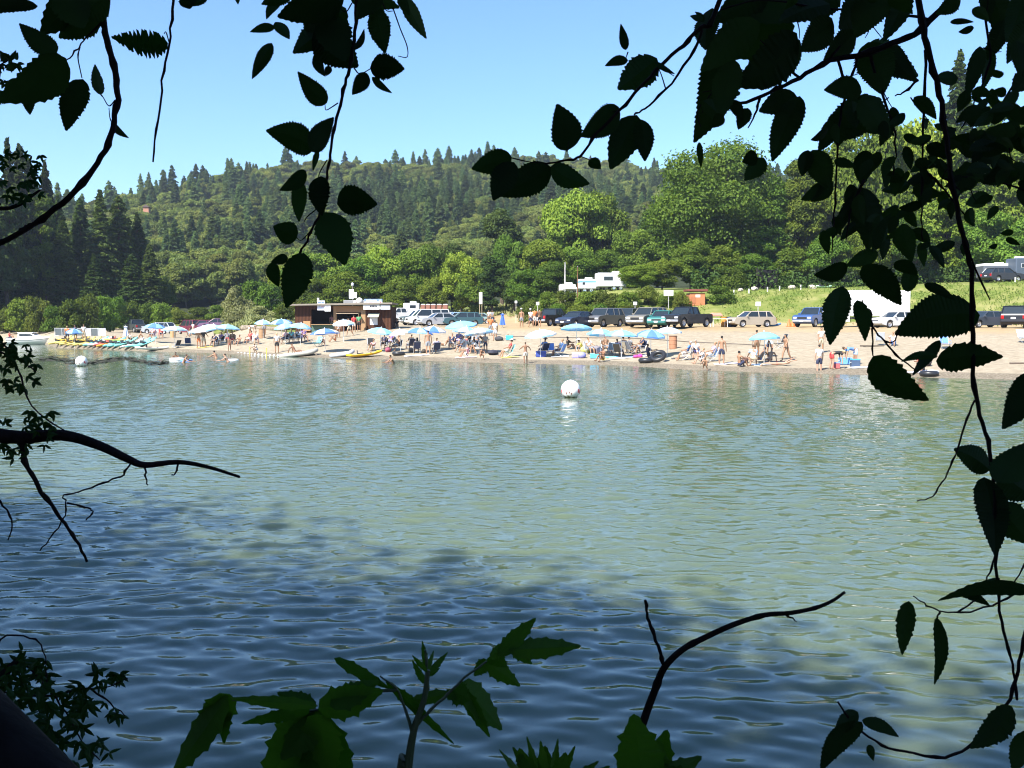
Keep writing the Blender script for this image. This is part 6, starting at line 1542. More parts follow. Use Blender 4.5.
def make_boats():
    # buoys
    for px, py, r, lab in ((570.5, 397.4, 9.7, 'large white ball buoy with red marks floating in the middle of the river'), (81.5, 366.2, 5.8, 'white ball buoy floating off the kayaks, the farther of two')):
        P = at_z(px, py, 0); k = P.y / FPX; r *= k
        e = thing('mooring_buoy', P, 0, lab, 'buoy', 'ball buoys on the river')
        m = bpy.data.materials.new('buoy_plastic'); nt, N, L, Pn = nodes_of(m); Pn.inputs['Roughness'].default_value = .35
        tc = N.new('ShaderNodeTexCoord'); sx = N.new('ShaderNodeSeparateXYZ'); L.new(tc.outputs['Object'], sx.inputs[0])
        nz = N.new('ShaderNodeTexNoise'); nz.inputs['Scale'].default_value = 7; L.new(tc.outputs['Object'], nz.inputs['Vector'])
        ma = N.new('ShaderNodeMath'); ma.operation = 'MULTIPLY_ADD'; ma.inputs[1].default_value = .35; L.new(nz.outputs['Fac'], ma.inputs[0]); L.new(sx.outputs['Z'], ma.inputs[2])
        rp = N.new('ShaderNodeValToRGB'); rp.color_ramp.elements[0].position = r * .45; rp.color_ramp.elements[1].position = r * .8; rp.color_ramp.elements[0].color = (.12, .12, .035, 1); rp.color_ramp.elements[1].color = (.82, .81, .78, 1)
        L.new(ma.outputs[0], rp.inputs[0]); L.new(rp.outputs[0], Pn.inputs['Base Color'])
        MB().ball((0, 0, r * .80), r, 28).build('float', m, e, True)
        for a, z, s in ((-160, .68, 1), (-38, .72, 1), (-20, .62, 1.1), (-120, .5, .6), (-100, .6, .5), (-88, .45, .6)):
            a = R(a); n = Vector((math.cos(a) * .97, math.sin(a) * .97, z - .80)).normalized(); c = Vector((0, 0, r * .8)) + n * r * 1.0
            Mx = Matrix.Translation(c) @ n.to_track_quat('Z', 'Y').to_matrix().to_4x4(); MB().box((0, 0, 0), (.07 * s, .14 * s, .008), bev=.003, M=Mx).build('marking', mat((.5, .06, .07) if s >= 1 else (.2, .07, .06), .5), e)
        MB().lathe([(.03, r * 1.78), (.05, r * 1.82), (.03, r * 1.86), (.001, r * 1.87)], 10).build('lifting_eye', mat((.5, .5, .5), .4, .6), e)
    # motorboat
    P = at_z(34, 344.3, 0); k = P.y / FPX
    e = thing('motorboat', P, R(3), 'white motorboat with a low cabin moored under the bushes', 'boat')
    Lb = 5.9; vs, fs = [], []; n = 11
    for i in range(n):
        t = i / (n - 1); x = -Lb / 2 + Lb * t; w = 1.05 * (1 - max(0, (t - .45) / .55) ** 2.2) + .02; zt = .72 + .28 * t ** 2; wl = w * (.82 - .35 * t)
        for (yy, zz) in ((-w, zt), (-w * .97, zt * .55), (-wl, .05), (0, -.35 + .3 * t ** 3), (wl, .05), (w * .97, zt * .55), (w, zt), (0, zt + .08)): vs.append((x, yy, zz))
    for i in range(n - 1):
        for q in range(8): j = (q + 1) % 8; fs.append((i * 8 + j, i * 8 + q, i * 8 + 8 + q, i * 8 + 8 + j))
    fs += [tuple(range(8)), tuple(range(n * 8 - 1, n * 8 - 9, -1))]
    h = MB().add(vs, fs).build('hull', mat((.74, .73, .70), .3, var=.05), e, True)
    MB().tube([(-Lb / 2, -1.06, .52), (0, -1.08, .58), (1.5, -.86, .70), (2.8, -.2, .95)], .035, 6).build('rub_rail', mat((.35, .33, .30), .5), h)
    c = MB().prism([(-1.7, .7), (1.0, .82), (.55, 1.05), (-.1, 1.38), (-1.6, 1.42)], -.72, .72).build('cabin', mat((.80, .79, .78), .35), e)
    MB().prism([(-1.45, 1.0), (.25, 1.06), (-.12, 1.28), (-1.45, 1.30)], -.735, -.722).build('window', mat(GLASS['rgb'], .1), c)
    MB().add([(.62, -.55, 1.0), (.62, .55, 1.0), (-.02, .5, 1.35), (-.02, -.5, 1.35)], [(0, 1, 2, 3)]).build('windscreen', mat(GLASS['rgb'], .1), c)
    MB().box((-.8, 0, 1.46), (1.9, 1.3, .06), bev=.03).build('roof', mat((.80, .80, .80), .4), c)
    MB().box((-3.15, 0, .62), (.42, .42, .55), bev=.08).box((-3.2, 0, .1), (.18, .2, .8)).build('outboard', mat((.06, .06, .07), .4), e)
    P2 = at_z(8, 344, 0)
    person(0, 0, 'ground', -90, 'person in dark red sitting at the stern of the white motorboat', 'red', 'navy', hair='k', p=Vector((at_z(10, 344.3, 0).x, P.y, .62)))
    # white railing
    a, b_ = on(55.5, 115.5), on(106, 112)
    e = thing('dock_railing', a, math.atan2(b_.y - a.y, b_.x - a.x), 'white panelled railing along the landing behind the kayaks', 'railing'); Ln = (b_ - a).length
    wm = mat((.5, .51, .52), .6); hh = .98
    MB().tube([(0, 0, hh), (Ln, 0, hh)], .03, 6).build('top_rail', wm, e); MB().tube([(0, 0, .12), (Ln, 0, .12)], .025, 6).build('bottom_rail', wm, e)
    for i in range(8): MB().tube([(Ln * i / 7, 0, -.3), (Ln * i / 7, 0, hh + .04)], .035, 6).build('post', wm, e)
    for i in range(7): MB().box((Ln * (i + .5) / 7, .02, .55), (Ln / 7 - .12, .012, .78)).build('panel', mat((.075, .088, .092) if i not in (4, 6) else (.42, .43, .44), .6), e)
    # kayaks
    Y, T, Wh, Rd, Og = (.82, .64, .18), (.24, .64, .60), (.74, .74, .70), (.60, .12, .08), (.80, .36, .05)
    Ks = [(60, 346.0, Y, 'yellow kayak at the railing end of the row, beside the motorboat'), (66, 345.6, Y, 'second yellow kayak from the motorboat end of the row'), (72, 346.4, Y, 'third yellow kayak from the motorboat end of the row'), (78, 346.6, Y, 'fourth yellow kayak from the motorboat end of the row'), (84, 347.0, Y, 'fifth yellow kayak from the motorboat end of the row'),
          (90, 346.8, Y, 'yellow kayak lying just before the first turquoise one'), (95.5, 347.2, T, 'lone turquoise kayak between the yellow ones and the white one'), (100, 347.4, Wh, 'white kayak lying beside the red one'), (104, 347.4, Rd, 'red kayak, the only red one in the row'), (109, 347.8, Og, 'orange yellow kayak between the red and turquoise ones'),
          (114, 347.6, T, 'turquoise kayak beside the orange yellow one'), (120, 348.0, T, 'second turquoise kayak after the orange yellow one'), (126, 348.2, T, 'third turquoise kayak after the orange yellow one'), (132, 348.6, Wh, 'pale white kayak among the turquoise ones'), (138, 348.4, T, 'turquoise kayak next to last at the parasol end'), (144.5, 348.2, T, 'last turquoise kayak at the parasol end of the row')]
    for i, (px, py, c, lab) in enumerate(Ks):
        P = ground(px, py - 2.6); kayak(P + Vector((0, .3, .06)), R(64 + random.uniform(-7, 7)), c, lab, L=3.2, W=.78, up=random.uniform(-10, 10), tilt=-15)
    for px, py, lab in ((70, 341.8, 'yellow kayak lying behind the others near the person in orange'), (92, 342.2, 'yellow kayak lying across behind the middle of the row'), (118, 341.6, 'pale yellow kayak lying behind the turquoise ones')):
        kayak(ground(px, py), R(8 + random.uniform(-8, 8)), Y, lab, L=2.9)
    kayak(ground(153, 350.6) + Vector((0, -.3, 0)), R(4), Wh, 'long white kayak lying along the waterline past the turquoise row', L=3.2, W=.8, group=None)
    kayak(ground(364, 357.6) + Vector((0, .2, .05)), R(8), (.88, .54, .02), 'bright yellow kayak at the water edge before the snack hut', L=2.8, W=.98, group=None, tilt=-7)
    # inflatables
    def raft(px, py, Lr, Wr, rz, rgb, label):
        P = ground(px, py); e = thing('inflatable_boat', P, R(rz), label, 'inflatable boat'); e.rotation_euler = (0, R(-7), R(rz))
        b = MB(); pts = []
        for i in range(22):
            a = 2 * PI * i / 21; x = math.cos(a); y = math.sin(a); pts.append((Lr / 2 * (abs(x) ** .75) * (1 if x > 0 else -1), Wr / 2 * (abs(y) ** .6) * (1 if y > 0 else -1), .17 + (.14 * max(0, x) ** 3)))
        b.tube(pts, .17, 9, cap=False); b.build('tube', mat(rgb, .5), e, True)
        MB().box((0, 0, .06), (Lr * .86, Wr * .8, .06), bev=.02).build('floor', mat([c * .6 for c in rgb], .6), e)
        MB().box((-.1, 0, .26), (.24, Wr * .9, .06), bev=.02).build('seat', mat((.25, .22, .18), .6), e)
        return P
    pr = raft(299, 356.2, 2.9, 1.2, 10, (.42, .40, .34), 'beige inflatable boat pulled up at the waterline with someone in it')
    person(0, 0, 'recline', -110, 'person with dark hair lounging in the beige inflatable boat', None, 'brown', hair='k', sk='t', p=pr + Vector((-.3, 0, .12)))
    raft(342.5, 356.6, 1.7, .9, 4, (.50, .52, .55), 'small grey inflatable boat beside the bright yellow kayak')
    for a in ((398.5, 355.6, .36, .15, 0, 'flat black inner tube before the pale parasol'), (646.5, 362.6, .40, .15, 0, 'flat black inner tube under another leaning on it'), (658, 362.4, .42, .15, 38, 'black inner tube tilted against the flat one'), (929, 376.5, .36, .14, 0, 'black inner tube half hidden behind a leaf at the waterline')):
        tube_ring(ground(a[0], a[1]), a[2], a[3], (.02, .02, .022), a[5], a[4], R(-30))
    # swim line
    pts = [at_z(x, y, .02) for x, y in ((196, 351.6), (215, 352.3), (235, 353.4), (255, 354.8), (278, 356.2))]; sp = smooth_path(pts, 6); c0 = sp[0]
    e = thing('swim_line', c0, 0, 'line of white floats marking the swimming area at the water edge', 'float line')
    MB().tube([p - c0 for p in sp], .012, 5).build('rope', mat((.75, .7, .5), .8), e)
    for i in range(len(sp)): 
        p = sp[i] - c0; MB().ball((p.x, p.y, .04), (.10, .10, .10), 10).build('float', mat((.80, .80, .80), .4), e, True)
    for px, py, lab in ((250, 356, 'thin yellow pole standing in the shallows by the swim line'), (266.5, 357.5, 'second thin yellow pole standing by the swim line')):
        P = at_z(px, py, -.1); q = thing('marker_pole', P, 0, lab, 'pole', 'yellow poles by the swim line'); MB().tube([(0, 0, -.3), (0, 0, .75)], .035, 6).build('pole', mat((.78, .58, .10), .6), q); MB().ball((0, 0, .76), .05, 8).build('cap', mat((.78, .58, .10), .6), q)

def make_beach():
    sky1, sky2, wh, bl = (.30, .56, .82), (.42, .66, .86), (.80, .82, .84), (.12, .27, .68)
    aq = (.27, .60, .80)
    U = [
        (74, 331, 1.5, bl, sky2, 'blue parasol over the railing beside the kayaks'), (155, 325.2, 1.85, sky1, bl, 'blue parasol at the grove end near the dark pickup'), (174.5, 327.8, 2.2, sky2, wh, 'pale blue parasol beside the round bin at the kayak end'),
        (203.5, 328.0, 2.5, sky2, wh, 'wide pale blue parasol over the crowded group near the swim line'), (213, 326.0, 2.1, sky2, wh, 'pale striped parasol overlapping the wide one near the swim line'), (227.5, 326.2, 2.1, sky1, sky2, 'light blue parasol just past the crowded group'),
        (263, 321.5, 1.45, sky1, wh, 'small blue parasol above the log on the dune'), (281.5, 320.8, 1.9, sky2, bl, 'upper blue parasol of the cluster beside the snack hut'), (285, 325.4, 1.75, sky1, sky2, 'lower blue parasol of the cluster beside the snack hut'), (300.5, 325, 1.75, sky2, sky1, 'light blue parasol nearest the wall of the snack hut'),
        (325, 331, 2.15, bl, wh, 'blue and white parasol in front of the snack hut counter'), (343.5, 321.6, 1.8, sky2, wh, 'pale blue parasol at the open corner of the snack hut'), (380.5, 329.8, 2.0, aq, sky2, 'aqua parasol before the dark wall of the snack hut'), (400.5, 331.4, 1.6, (.74, .66, .52), (.80, .76, .68), 'cream coloured parasol beside the aqua one'),
        (419.5, 330.2, 1.9, bl, sky2, 'mid blue parasol over the bare backed person'), (433, 328.6, 1.9, wh, bl, 'white and blue parasol just behind the mid blue one'), (461, 323.4, 2.4, aq, sky1, 'turquoise parasol highest up before the teal estate car'), (466, 329.2, 1.9, sky1, wh, 'sky blue parasol in the middle of the overlapping three'), (479, 330.4, 2.05, sky2, wh, 'pale aqua parasol at the end of the overlapping three'),
        (540.5, 332.2, 2.1, sky2, wh, 'pale blue and white parasol over the person in the dark sunhat'), (576.5, 326.0, 2.2, aq, sky1, 'bright blue parasol standing farther back before the dark blue saloon'), (601, 331.4, 1.85, aq, wh, 'aqua and white parasol over the heap of bags'), (621.5, 332.4, 2.05, aq, sky2, 'bright aqua parasol over the empty deck chair'),
        (651, 332.4, 1.75, sky1, bl, 'blue parasol over the person in navy by the inner tubes'), (667.5, 329.8, 1.8, wh, sky2, 'pale striped parasol beside the barrel'), (764.5, 335.0, 1.65, aq, aq, 'plain aqua parasol standing alone towards the box truck'),
    ]
    rg = random.Random(4)
    for (px, py, dia, a, b, lab) in U: parasol(px, py, dia, a, b, lab, h=2.0, tilt=rg.uniform(2, 10), tdir=rg.uniform(0, 6.28))
    # folded parasols
    for px, py, h, rgb, lab in ((502.5, 327.8, 1.35, (.07, .16, .52), 'folded dark blue parasol standing on the sand before the black pickup'), (126, 338.5, 1.3, (.55, .66, .82), 'folded pale blue parasol standing behind the kayaks')):
        P = ground(px, py); e = thing('folded_parasol', P, 0, lab, 'parasol')
        b = MB(); pr = [(.26, .25), (.22, .5), (.15, .9), (.09, h * .9), (.20, h * .93), (.06, h)]
        vs, fs = [], []
        for q, (r, z) in enumerate(pr):
            for k in range(16): a = 2 * PI * k / 16; rr = r * (1.2 if k % 2 else .75); vs.append((rr * math.cos(a), rr * math.sin(a), z))
        for q in range(len(pr) - 1):
            for k in range(16): j = (k + 1) % 16; fs.append((q * 16 + k, q * 16 + j, q * 16 + 16 + j, q * 16 + 16 + k))
        b.add(vs, fs).build('canopy', mat(rgb, .8), e); MB().tube([(0, 0, -.2), (0, 0, h + .08)], .022, 6).build('pole', mat((.7, .7, .68), .4), e)
    # bins
    for px, py, lab, rgb in ((262, 338.2, 'round brown bin standing on the sand by the dune log', (.34, .20, .10)), (673, 348.8, 'rusty banded barrel bin on the sand beside the striped parasol', (.36, .17, .09)), (173, 337.5, 'round tan bin under the pale parasol at the kayak end', (.42, .27, .13)), (724, 327, 'orange barrel beside the market table at the foot of the slope', (.62, .28, .05))):
        P = ground(px, py); e = thing('litter_bin', P, 0, lab, 'bin'); MB().lathe([(.001, 0), (.28, 0), (.29, .3), (.305, .31), (.305, .34), (.29, .35), (.29, .62), (.305, .63), (.305, .66), (.29, .67), (.28, .92), (.26, .92), (.25, .7), (.001, .7)], 18).build('drum', mat(rgb, .7, var=.25), e, True)
        MB().lathe([(.295, .88), (.31, .90), (.31, .94), (.27, .95)], 18).build('rim', mat([c * .6 for c in rgb], .6), e, True)
    # log, cable
    a, b_ = on(243, 111.5), on(286, 107); e = thing('driftwood_log', a, 0, 'long grey driftwood log lying at the foot of the dune', 'log')
    MB().tube([Vector((0, 0, .22)), (b_ - a) * .35 + Vector((0, .2, .25)), (b_ - a) * .7 + Vector((0, 0, .24)), (b_ - a) + Vector((0, 0, .22))], [.36, .3, .26, .2], 10).build('trunk', bark_mat('grey_driftwood', (.24, .20, .15)), e, True)
    MB().tube([(b_ - a) * .3 + Vector((0, .1, .4)), (b_ - a) * .34 + Vector((.1, -.2, .9))], [.08, .03], 6).build('branch_stub', bark_mat('grey_driftwood', (.24, .20, .15)), e)
    def cable(pxs, pys, lab):
        pts = [ground(x, y) + Vector((0, 0, .05)) for x, y in zip(pxs, pys)]; c = pts[0]; e = thing('mooring_cable', c, 0, lab, 'cable'); MB().tube([p - c for p in pts], .035, 6).build('cable', mat((.12, .10, .08), .9), e)
        MB().box((0, 0, .05), (.12, .12, .35), bev=.02).build('stake', mat((.25, .2, .15), .9), e)
    cable([508, 530, 560, 590, 620, 650, 690, 720, 745, 768], [337.2, 337.4, 338.0, 338.4, 338.8, 339.8, 342.6, 344.0, 345.0, 346.6], 'thin dark cable lying along the sand behind the parasols')
    a, b_ = ground(860, 347.2), ground(884, 346.6); e = thing('plank', a, 0, 'dark plank lying on the sand behind the folding chairs', 'plank'); v = b_ - a
    MB().box((0, 0, 0), (v.length, .16, .10), M=Matrix.Translation(v / 2 + Vector((0, 0, .06))) @ Matrix.Rotation(math.atan2(v.y, v.x), 4, 'Z'), bev=.01).build('board', mat((.10, .08, .06), .9), e); MB().box((v.x * .2, v.y * .2, .03), (.1, .3, .06)).build('batten', mat((.10, .08, .06), .9), e)
    a, b_ = ground(1009, 364.3), ground(1030, 364.0); e = thing('plank', a, 0, 'thin plank lying on bare sand at the edge of the view', 'plank'); v = b_ - a
    MB().box((0, 0, 0), (v.length, .14, .08), M=Matrix.Translation(v / 2 + Vector((0, 0, .05))), bev=.01).build('board', mat((.12, .09, .07), .9), e); MB().box((v.x * .2, v.y * .2, .03), (.1, .3, .06)).build('batten', mat((.10, .08, .06), .9), e)
    # market table
    P = ground(719, 327); e = thing('market_table', P, R(10), 'white legged table under a red and cream cloth roof at the foot of the slope', 'table')
    MB().box((0, 0, .75), (1.6, .8, .05), bev=.01).build('tabletop', mat((.75, .72, .66), .6), e)
    for sx in (-.7, .7):
        for sy in (-.33, .33): MB().tube([(sx, sy, 0), (sx, sy, .74)], .03, 6).build('leg', mat((.75, .75, .72), .5), e)
    MB().box((-.3, 0, 1.15), (1.1, .7, .30), bev=.05, taper=(.8, .6)).build('cloth', mat((.62, .22, .16), .8), e); MB().tube([(-.3, 0, .75), (-.3, 0, 1.1)], .03, 6).build('prop', mat((.7, .7, .7), .5), e)
    # drum, cones, paddle boats
    P = ground(730, 327); e = thing('plastic_drum', P, 0, 'dark blue plastic drum beside the tan car', 'drum'); MB().lathe([(.001, 0), (.28, 0), (.31, .25), (.31, .7), (.28, .95), (.001, .95)], 16).build('drum', mat((.05, .08, .16), .4), e, True); MB().lathe([(.06, .95), (.06, .99), (.001, .99)], 8).build('cap', mat((.03, .03, .04), .4), e)
    for px, lab in ((789, 'larger orange cone block in front of the blue pickup'), (793, 'orange cone block touching the wheel of the blue pickup')):
        P = ground(px, 326.8); e = thing('traffic_cone', P, 0, lab, 'cone'); MB().lathe([(.22, .04), (.18, .2), (.06, .72), (.001, .74)], 14).build('cone', mat((.75, .16, .04), .5), e, True); MB().box((0, 0, .02), (.5, .5, .05), bev=.01).build('foot', mat((.65, .14, .04), .6), e)
    kayak(ground(771, 327), R(5), (.12, .28, .62), 'blue kayak lying by the tan car at the foot of the slope', L=1.9, group=None)
    # coolers, bags
    def cooler(px, py, s, rgb, lid, lab, rz=0):
        P = ground(px, py); e = thing('cool_box', P, R(rz), lab, 'cool box'); l, w, h = s; MB().box((0, 0, h / 2), s, bev=.03).build('box', mat(rgb, .5), e); MB().box((0, 0, h + .03), (l * 1.03, w * 1.03, .07), bev=.02).build('lid', mat(lid, .5), e); MB().tube([(-l * .5, -w * .3, h * .7), (-l * .56, 0, h * .6), (-l * .5, w * .3, h * .7)], .015, 5).build('handle', mat((.6, .6, .6), .5), e)
    cooler(509.5, 340.5, (.62, .42, .34), (.06, .35, .62), (.08, .42, .70), 'blue cool box alone on the sand behind the person in red')
    cooler(541, 357.2, (.75, .45, .36), (.04, .07, .28), (.05, .09, .34), 'navy cool box at the feet of the person in the sunhat')
    cooler(594.5, 358.6, (.62, .4, .30), (.10, .45, .72), (.2, .55, .8), 'bright blue cool box among the heap of bags'); cooler(577, 357.8, (.7, .45, .30), (.35, .32, .62), (.7, .7, .8), 'lavender cool box at the end of the heap of bags')
    cooler(845, 364.5, (.7, .42, .34), (.14, .35, .72), (.16, .4, .8), 'light blue cool box on the sand beside the person bending in blue'); cooler(855, 367.0, (.5, .4, .4), (.05, .08, .14), (.06, .3, .6), 'dark cool box with a blue lid beside the light blue one'); cooler(836, 369, (.4, .3, .3), (.55, .12, .12), (.2, .3, .6), 'small red cool box in front of the person bending in black')
    def bag(px, py, r, rgb, lab):
        P = ground(px, py); e = thing('beach_bag', P, random.uniform(0, 3), lab, 'bag'); MB().ball((0, 0, r[2] * .75), r, 12).build('bag', mat(rgb, .8, var=.25), e, True); MB().tube([(-r[0] * .5, 0, r[2] * 1.3), (0, 0, r[2] * 1.9), (r[0] * .5, 0, r[2] * 1.3)], .015, 5).build('strap', mat([c * .7 for c in rgb], .8), e)
    for b in ((499, 340.8, (.42, .25, .22), (.04, .04, .045), 'black bag on the sand beside the blue cool box'), (493, 354.8, (.7, .4, .20), (.03, .03, .045), 'long dark bag lying in the shade of the pale aqua parasol'), (586, 353, (.5, .3, .3), (.62, .66, .18), 'yellow green bag on the heap under the aqua and white parasol'), (596.5, 352.5, (.55, .3, .28), (.22, .20, .22), 'dark grey bag on the heap under the aqua and white parasol'), (582, 358, (.35, .3, .25), (.25, .25, .55), 'violet bag in front of the heap'), (600, 354.5, (.4, .3, .3), (.35, .28, .30), 'mauve grey bag at the end of the heap'),
              (424, 353.2, (.22, .2, .18), (.05, .04, .03), 'small dark bag by the feet of the bare backed person'), (411, 352.6, (.25, .2, .22), (.14, .11, .09), 'small brown bag before the cream parasol'), (388, 352, (.4, .25, .22), (.30, .06, .10), 'dark red bag at the foot of the aqua parasol'), (640, 357.5, (.2, .18, .14), (.60, .05, .30), 'bright pink bag beside the deck chairs'), (636, 357.8, (.22, .16, .12), (.58, .06, .28), 'magenta towel roll beside the pink bag'), (702, 357, (.3, .2, .2), (.12, .08, .07), 'dark bag behind the person in the white top'), (745, 363.5, (.28, .2, .22), (.12, .06, .05), 'dark brown bag before the bare backed sitter'), (926, 366, (.4, .3, .3), (.06, .05, .05), 'dark bag half hidden by a hanging leaf')):
        bag(*b)
    def towel(px, py, w, l, rz, rgb, lab):
        P = ground(px, py); e = MB(); n = 9; vs, fs = [], []
        c, s = math.cos(R(rz)), math.sin(R(rz))
        for i in range(n):
            for j in range(n):
                x = (i / (n - 1) - .5) * w; y = (j / (n - 1) - .5) * l; X = P.x + x * c - y * s; Yy = P.y + x * s + y * c; vs.append((X - P.x, Yy - P.y, terr(X, Yy) - P.z + .03 + random.uniform(0, .02)))
        for i in range(n - 1):
            for j in range(n - 1): fs.append((i * n + j, i * n + n + j, i * n + n + j + 1, i * n + j + 1))
        o = e.add(vs, fs).build('beach_towel', mat(rgb, .9, var=.2)); o.location = P; tag(o, lab, 'towel')
        st = MB(); st.add([(-.5 * w * c + .4 * l * s, -.5 * w * s - .4 * l * c, .065), (.5 * w * c + .4 * l * s, .5 * w * s - .4 * l * c, .065), (.5 * w * c + .3 * l * s, .5 * w * s - .3 * l * c, .065), (-.5 * w * c + .3 * l * s, -.5 * w * s - .3 * l * c, .065)], [(0, 1, 2, 3)]); st.build('stripe', mat([min(.8, q * .6 + .2) for q in rgb], .9), o)
    for t in ((417, 355.8, 1.9, .8, 5, (.78, .76, .76), 'white towel spread before the mid blue parasol'), (466, 357.6, 1.6, .8, 0, (.74, .60, .60), 'pinkish towel under the group at the pale aqua parasol'), (510, 357.5, 1.3, .7, 8, (.72, .62, .14), 'yellow towel in front of the person in red'), (560, 357, 1.3, .7, 3, (.72, .68, .6), 'cream towel before the blue folding chair'), (628, 358, 2.6, .9, 3, (.80, .76, .78), 'long white towel in front of the deck chairs'), (612, 357.5, .9, .7, 5, (.12, .48, .70), 'aqua towel beside the bare sunbather with raised knees'), (727, 364.5, 1.6, .6, 5, (.66, .64, .75), 'lilac towel behind the standing person in navy shorts'), (766, 365.0, 1.7, .9, 5, (.70, .74, .78), 'pale blue towel under the sunbathers at the plain aqua parasol'), (862, 368, 1.5, .7, 4, (.78, .78, .78), 'white towel beside the dark cool box'), (922, 372.5, 1.6, .8, 3, (.80, .78, .78), 'white towel half hidden behind the big hanging leaf'), (678, 358.5, .9, .5, 0, (.12, .10, .10), 'dark towel beside the striped parasol pole'), (206, 347.5, 1.6, .6, 0, (.66, .52, .14), 'yellow towel at the feet of the crowded group')): towel(*t)
    # folding chairs with nobody in them
    F = folding_chair
    F(551.5, 355.8, 190, 'blue', 'blue folding chair standing empty beside the person in the sunhat'); F(612, 355.6, 170, 'grey', 'grey deck chair standing empty under the bright aqua parasol'); F(896, 0, 160, 'grey', 'grey folding chair half hidden between the hanging twigs', p=ground(880, 345.8))
    F(945.5, 349, 175, 'blue', 'small blue folding chair seen between two big hanging leaves'); F(1024, 343, 190, 'sky', 'pale blue folding chair at the edge of the view'); F(188, 346, 200, 'navy', 'dark folding chair low on the sand past the kayaks', high=.2); F(176, 348, 60, 'black', 'dark lounger chair by the waterline at the kayak end', high=.2)
    F(371, 351, 190, 'black', 'tall black folding chair behind the bright yellow kayak', high=.5); F(317, 347, 150, 'teal', 'turquoise folding chair under the blue and white parasol'); F(780.5, 353, 100, 'black', 'black folding chair carried on the back of the walking sunbather', p=ground(784, 361) + Vector((-.25, .25, .75)))
    def seated(px, py, face, lab, cloth, clab, **k):
        P = ground(px, py); folding_chair(0, 0, face, cloth, clab, p=P); person(px, py, 'chair', face, lab, p=P, lift=-.02, **k)
    p = person
    # --- kayak end
    p(67.5, 342.5, 'stand', 185, 'person in an orange vest and dark shorts standing by the yellow kayaks', 'orange', 'navy', hair='y')
    p(75.5, 341.5, 'stand', 150, 'person in navy clothes standing under the blue parasol by the railing', 'navy', 'black', hair='k', sk='t')
    p(84, 341, 'stand', 200, 'person in a white top by the railing panels', 'white', 'khaki', hair='b')
    seated(152.5, 338.5, 170, 'person in pink in a chair before the grove end parasol', 'pink', 'pink folding chair before the grove end parasol', shirt='pink', low='grey', hair='n'); seated(161, 338, 200, 'person in red in a chair before the grove end parasol', 'red', 'red folding chair before the grove end parasol', shirt='red', low='navy', hair='k')
    p(138, 340, 'recline', 120, 'sunbather reclining behind the turquoise kayaks', None, 'white', 'trunks', hair='b'); p(130, 340.5, 'ground', 190, 'small person sitting on the sand below the folded pale parasol', 'pale', 'brown', hair='b', scale=.8)
    p(193.5, 336, 'walk', 150, 'person in white walking before the maroon van', 'white', 'khaki', hair='b'); p(189.5, 337, 'ground', 180, 'person in grey sitting before the maroon van', 'grey', 'white', hair='n')
    p(198.8, 348.2, 'stand', 180, 'bare chested bather standing at the crowded group by the swim line', None, 'orange', 'shorts', hair='k'); p(203.8, 347.6, 'hips', 5, 'bather in black standing in the crowded group by the swim line', 'black', 'khaki', hair='k')
    seated(214, 346.6, 175, 'person in navy in a chair under the wide pale parasol', 'navy', 'navy folding chair under the wide pale parasol', shirt='navy', low='black', hair='k'); seated(220, 344.8, 160, 'person in purple in a chair beside the one in navy', 'black', 'black folding chair beside the navy one', shirt='purple', low='white', hair='k')
    seated(227.5, 343.5, 200, 'person in dark grey in a chair under the light blue parasol', 'grey', 'grey folding chair under the light blue parasol', shirt='grey', low='red', hair='k', sk='d'); seated(232.5, 344.4, 190, 'person with red shorts in a chair past the light blue parasol', 'brown', 'brown folding chair past the light blue parasol', shirt='brown', low='red', hair='k')
    p(239.5, 345.2, 'ground', 160, 'pale sunbather sitting on open sand behind the swim line', None, 'grey', 'shorts', hair='k'); seated(249.5, 343.8, 150, 'person in a red top in a chair behind the swim line', 'red', 'red folding chair behind the swim line', shirt='red', low='pale', hair='k'); seated(256, 344.4, 200, 'dark haired person in white in a chair behind the swim line', 'white', 'white folding chair behind the swim line', shirt='white', low='navy', hair='k')
    p(250, 335.5, 'bend', -100, 'person in white bending over near the dune log', 'white', 'pale', hair='n'); p(263.8, 327.5, 'stand', 180, 'person in white standing under the small blue dune parasol', 'white', 'grey', hair='b', p=on(264.5, 103))
    p(229.5, 351.6, 'walk', 190, 'child with a red swimsuit wading into the shallows', None, 'red', 'trunks', hair='k', scale=.75, sk='t'); p(256.8, 353.6, 'crouch', 150, 'child in pale clothes crouching by the swim line', 'pale', 'white', hair='y', scale=.8)
    p(277, 353, 'stand', 10, 'person in a white top and dark shorts standing in the shallows past the swim line', 'white', 'black', hair='y')
    for px, py, a, lab, k in ((217, 358.2, 60, 'swimmer with dark hair off the swim line', dict(hair='k')), (229, 361.8, 90, 'swimmer stretched out farther off the swim line', dict(hair='b', sk='l')), (182.5, 362.6, -90, 'swimmer with red brown hair beside the white float', dict(hair='b')), (177, 359.6, 180, 'swimmer with dark hair sitting up on a white float', dict(hair='k', shirt='brown')), (394.5, 363.4, 120, 'lone swimmer with dark hair off the cream parasol', dict(hair='k'))):
        P = at_z(px, py, 0); p(px, py, 'swim', a, lab, p=P, lift=-.64, **k)
    P = at_z(177, 360.2, 0); tube_ring(P + Vector((0, 0, -.08)), .42, .13, (.80, .80, .80), 'white swim ring floating with a swimmer', name='swim_ring', cat='swim ring'); P = at_z(186.5, 361, 0); tube_ring(P + Vector((0, 0, -.1)), .32, .12, (.16, .30, .70), 'blue swim ring floating beside the red haired swimmer', name='swim_ring', cat='swim ring'); P = at_z(233, 360.2, 0); tube_ring(P + Vector((0, 0, -.1)), .32, .10, (.80, .80, .78), 'white swim ring floating near the stretched out swimmer', name='swim_ring', cat='swim ring')
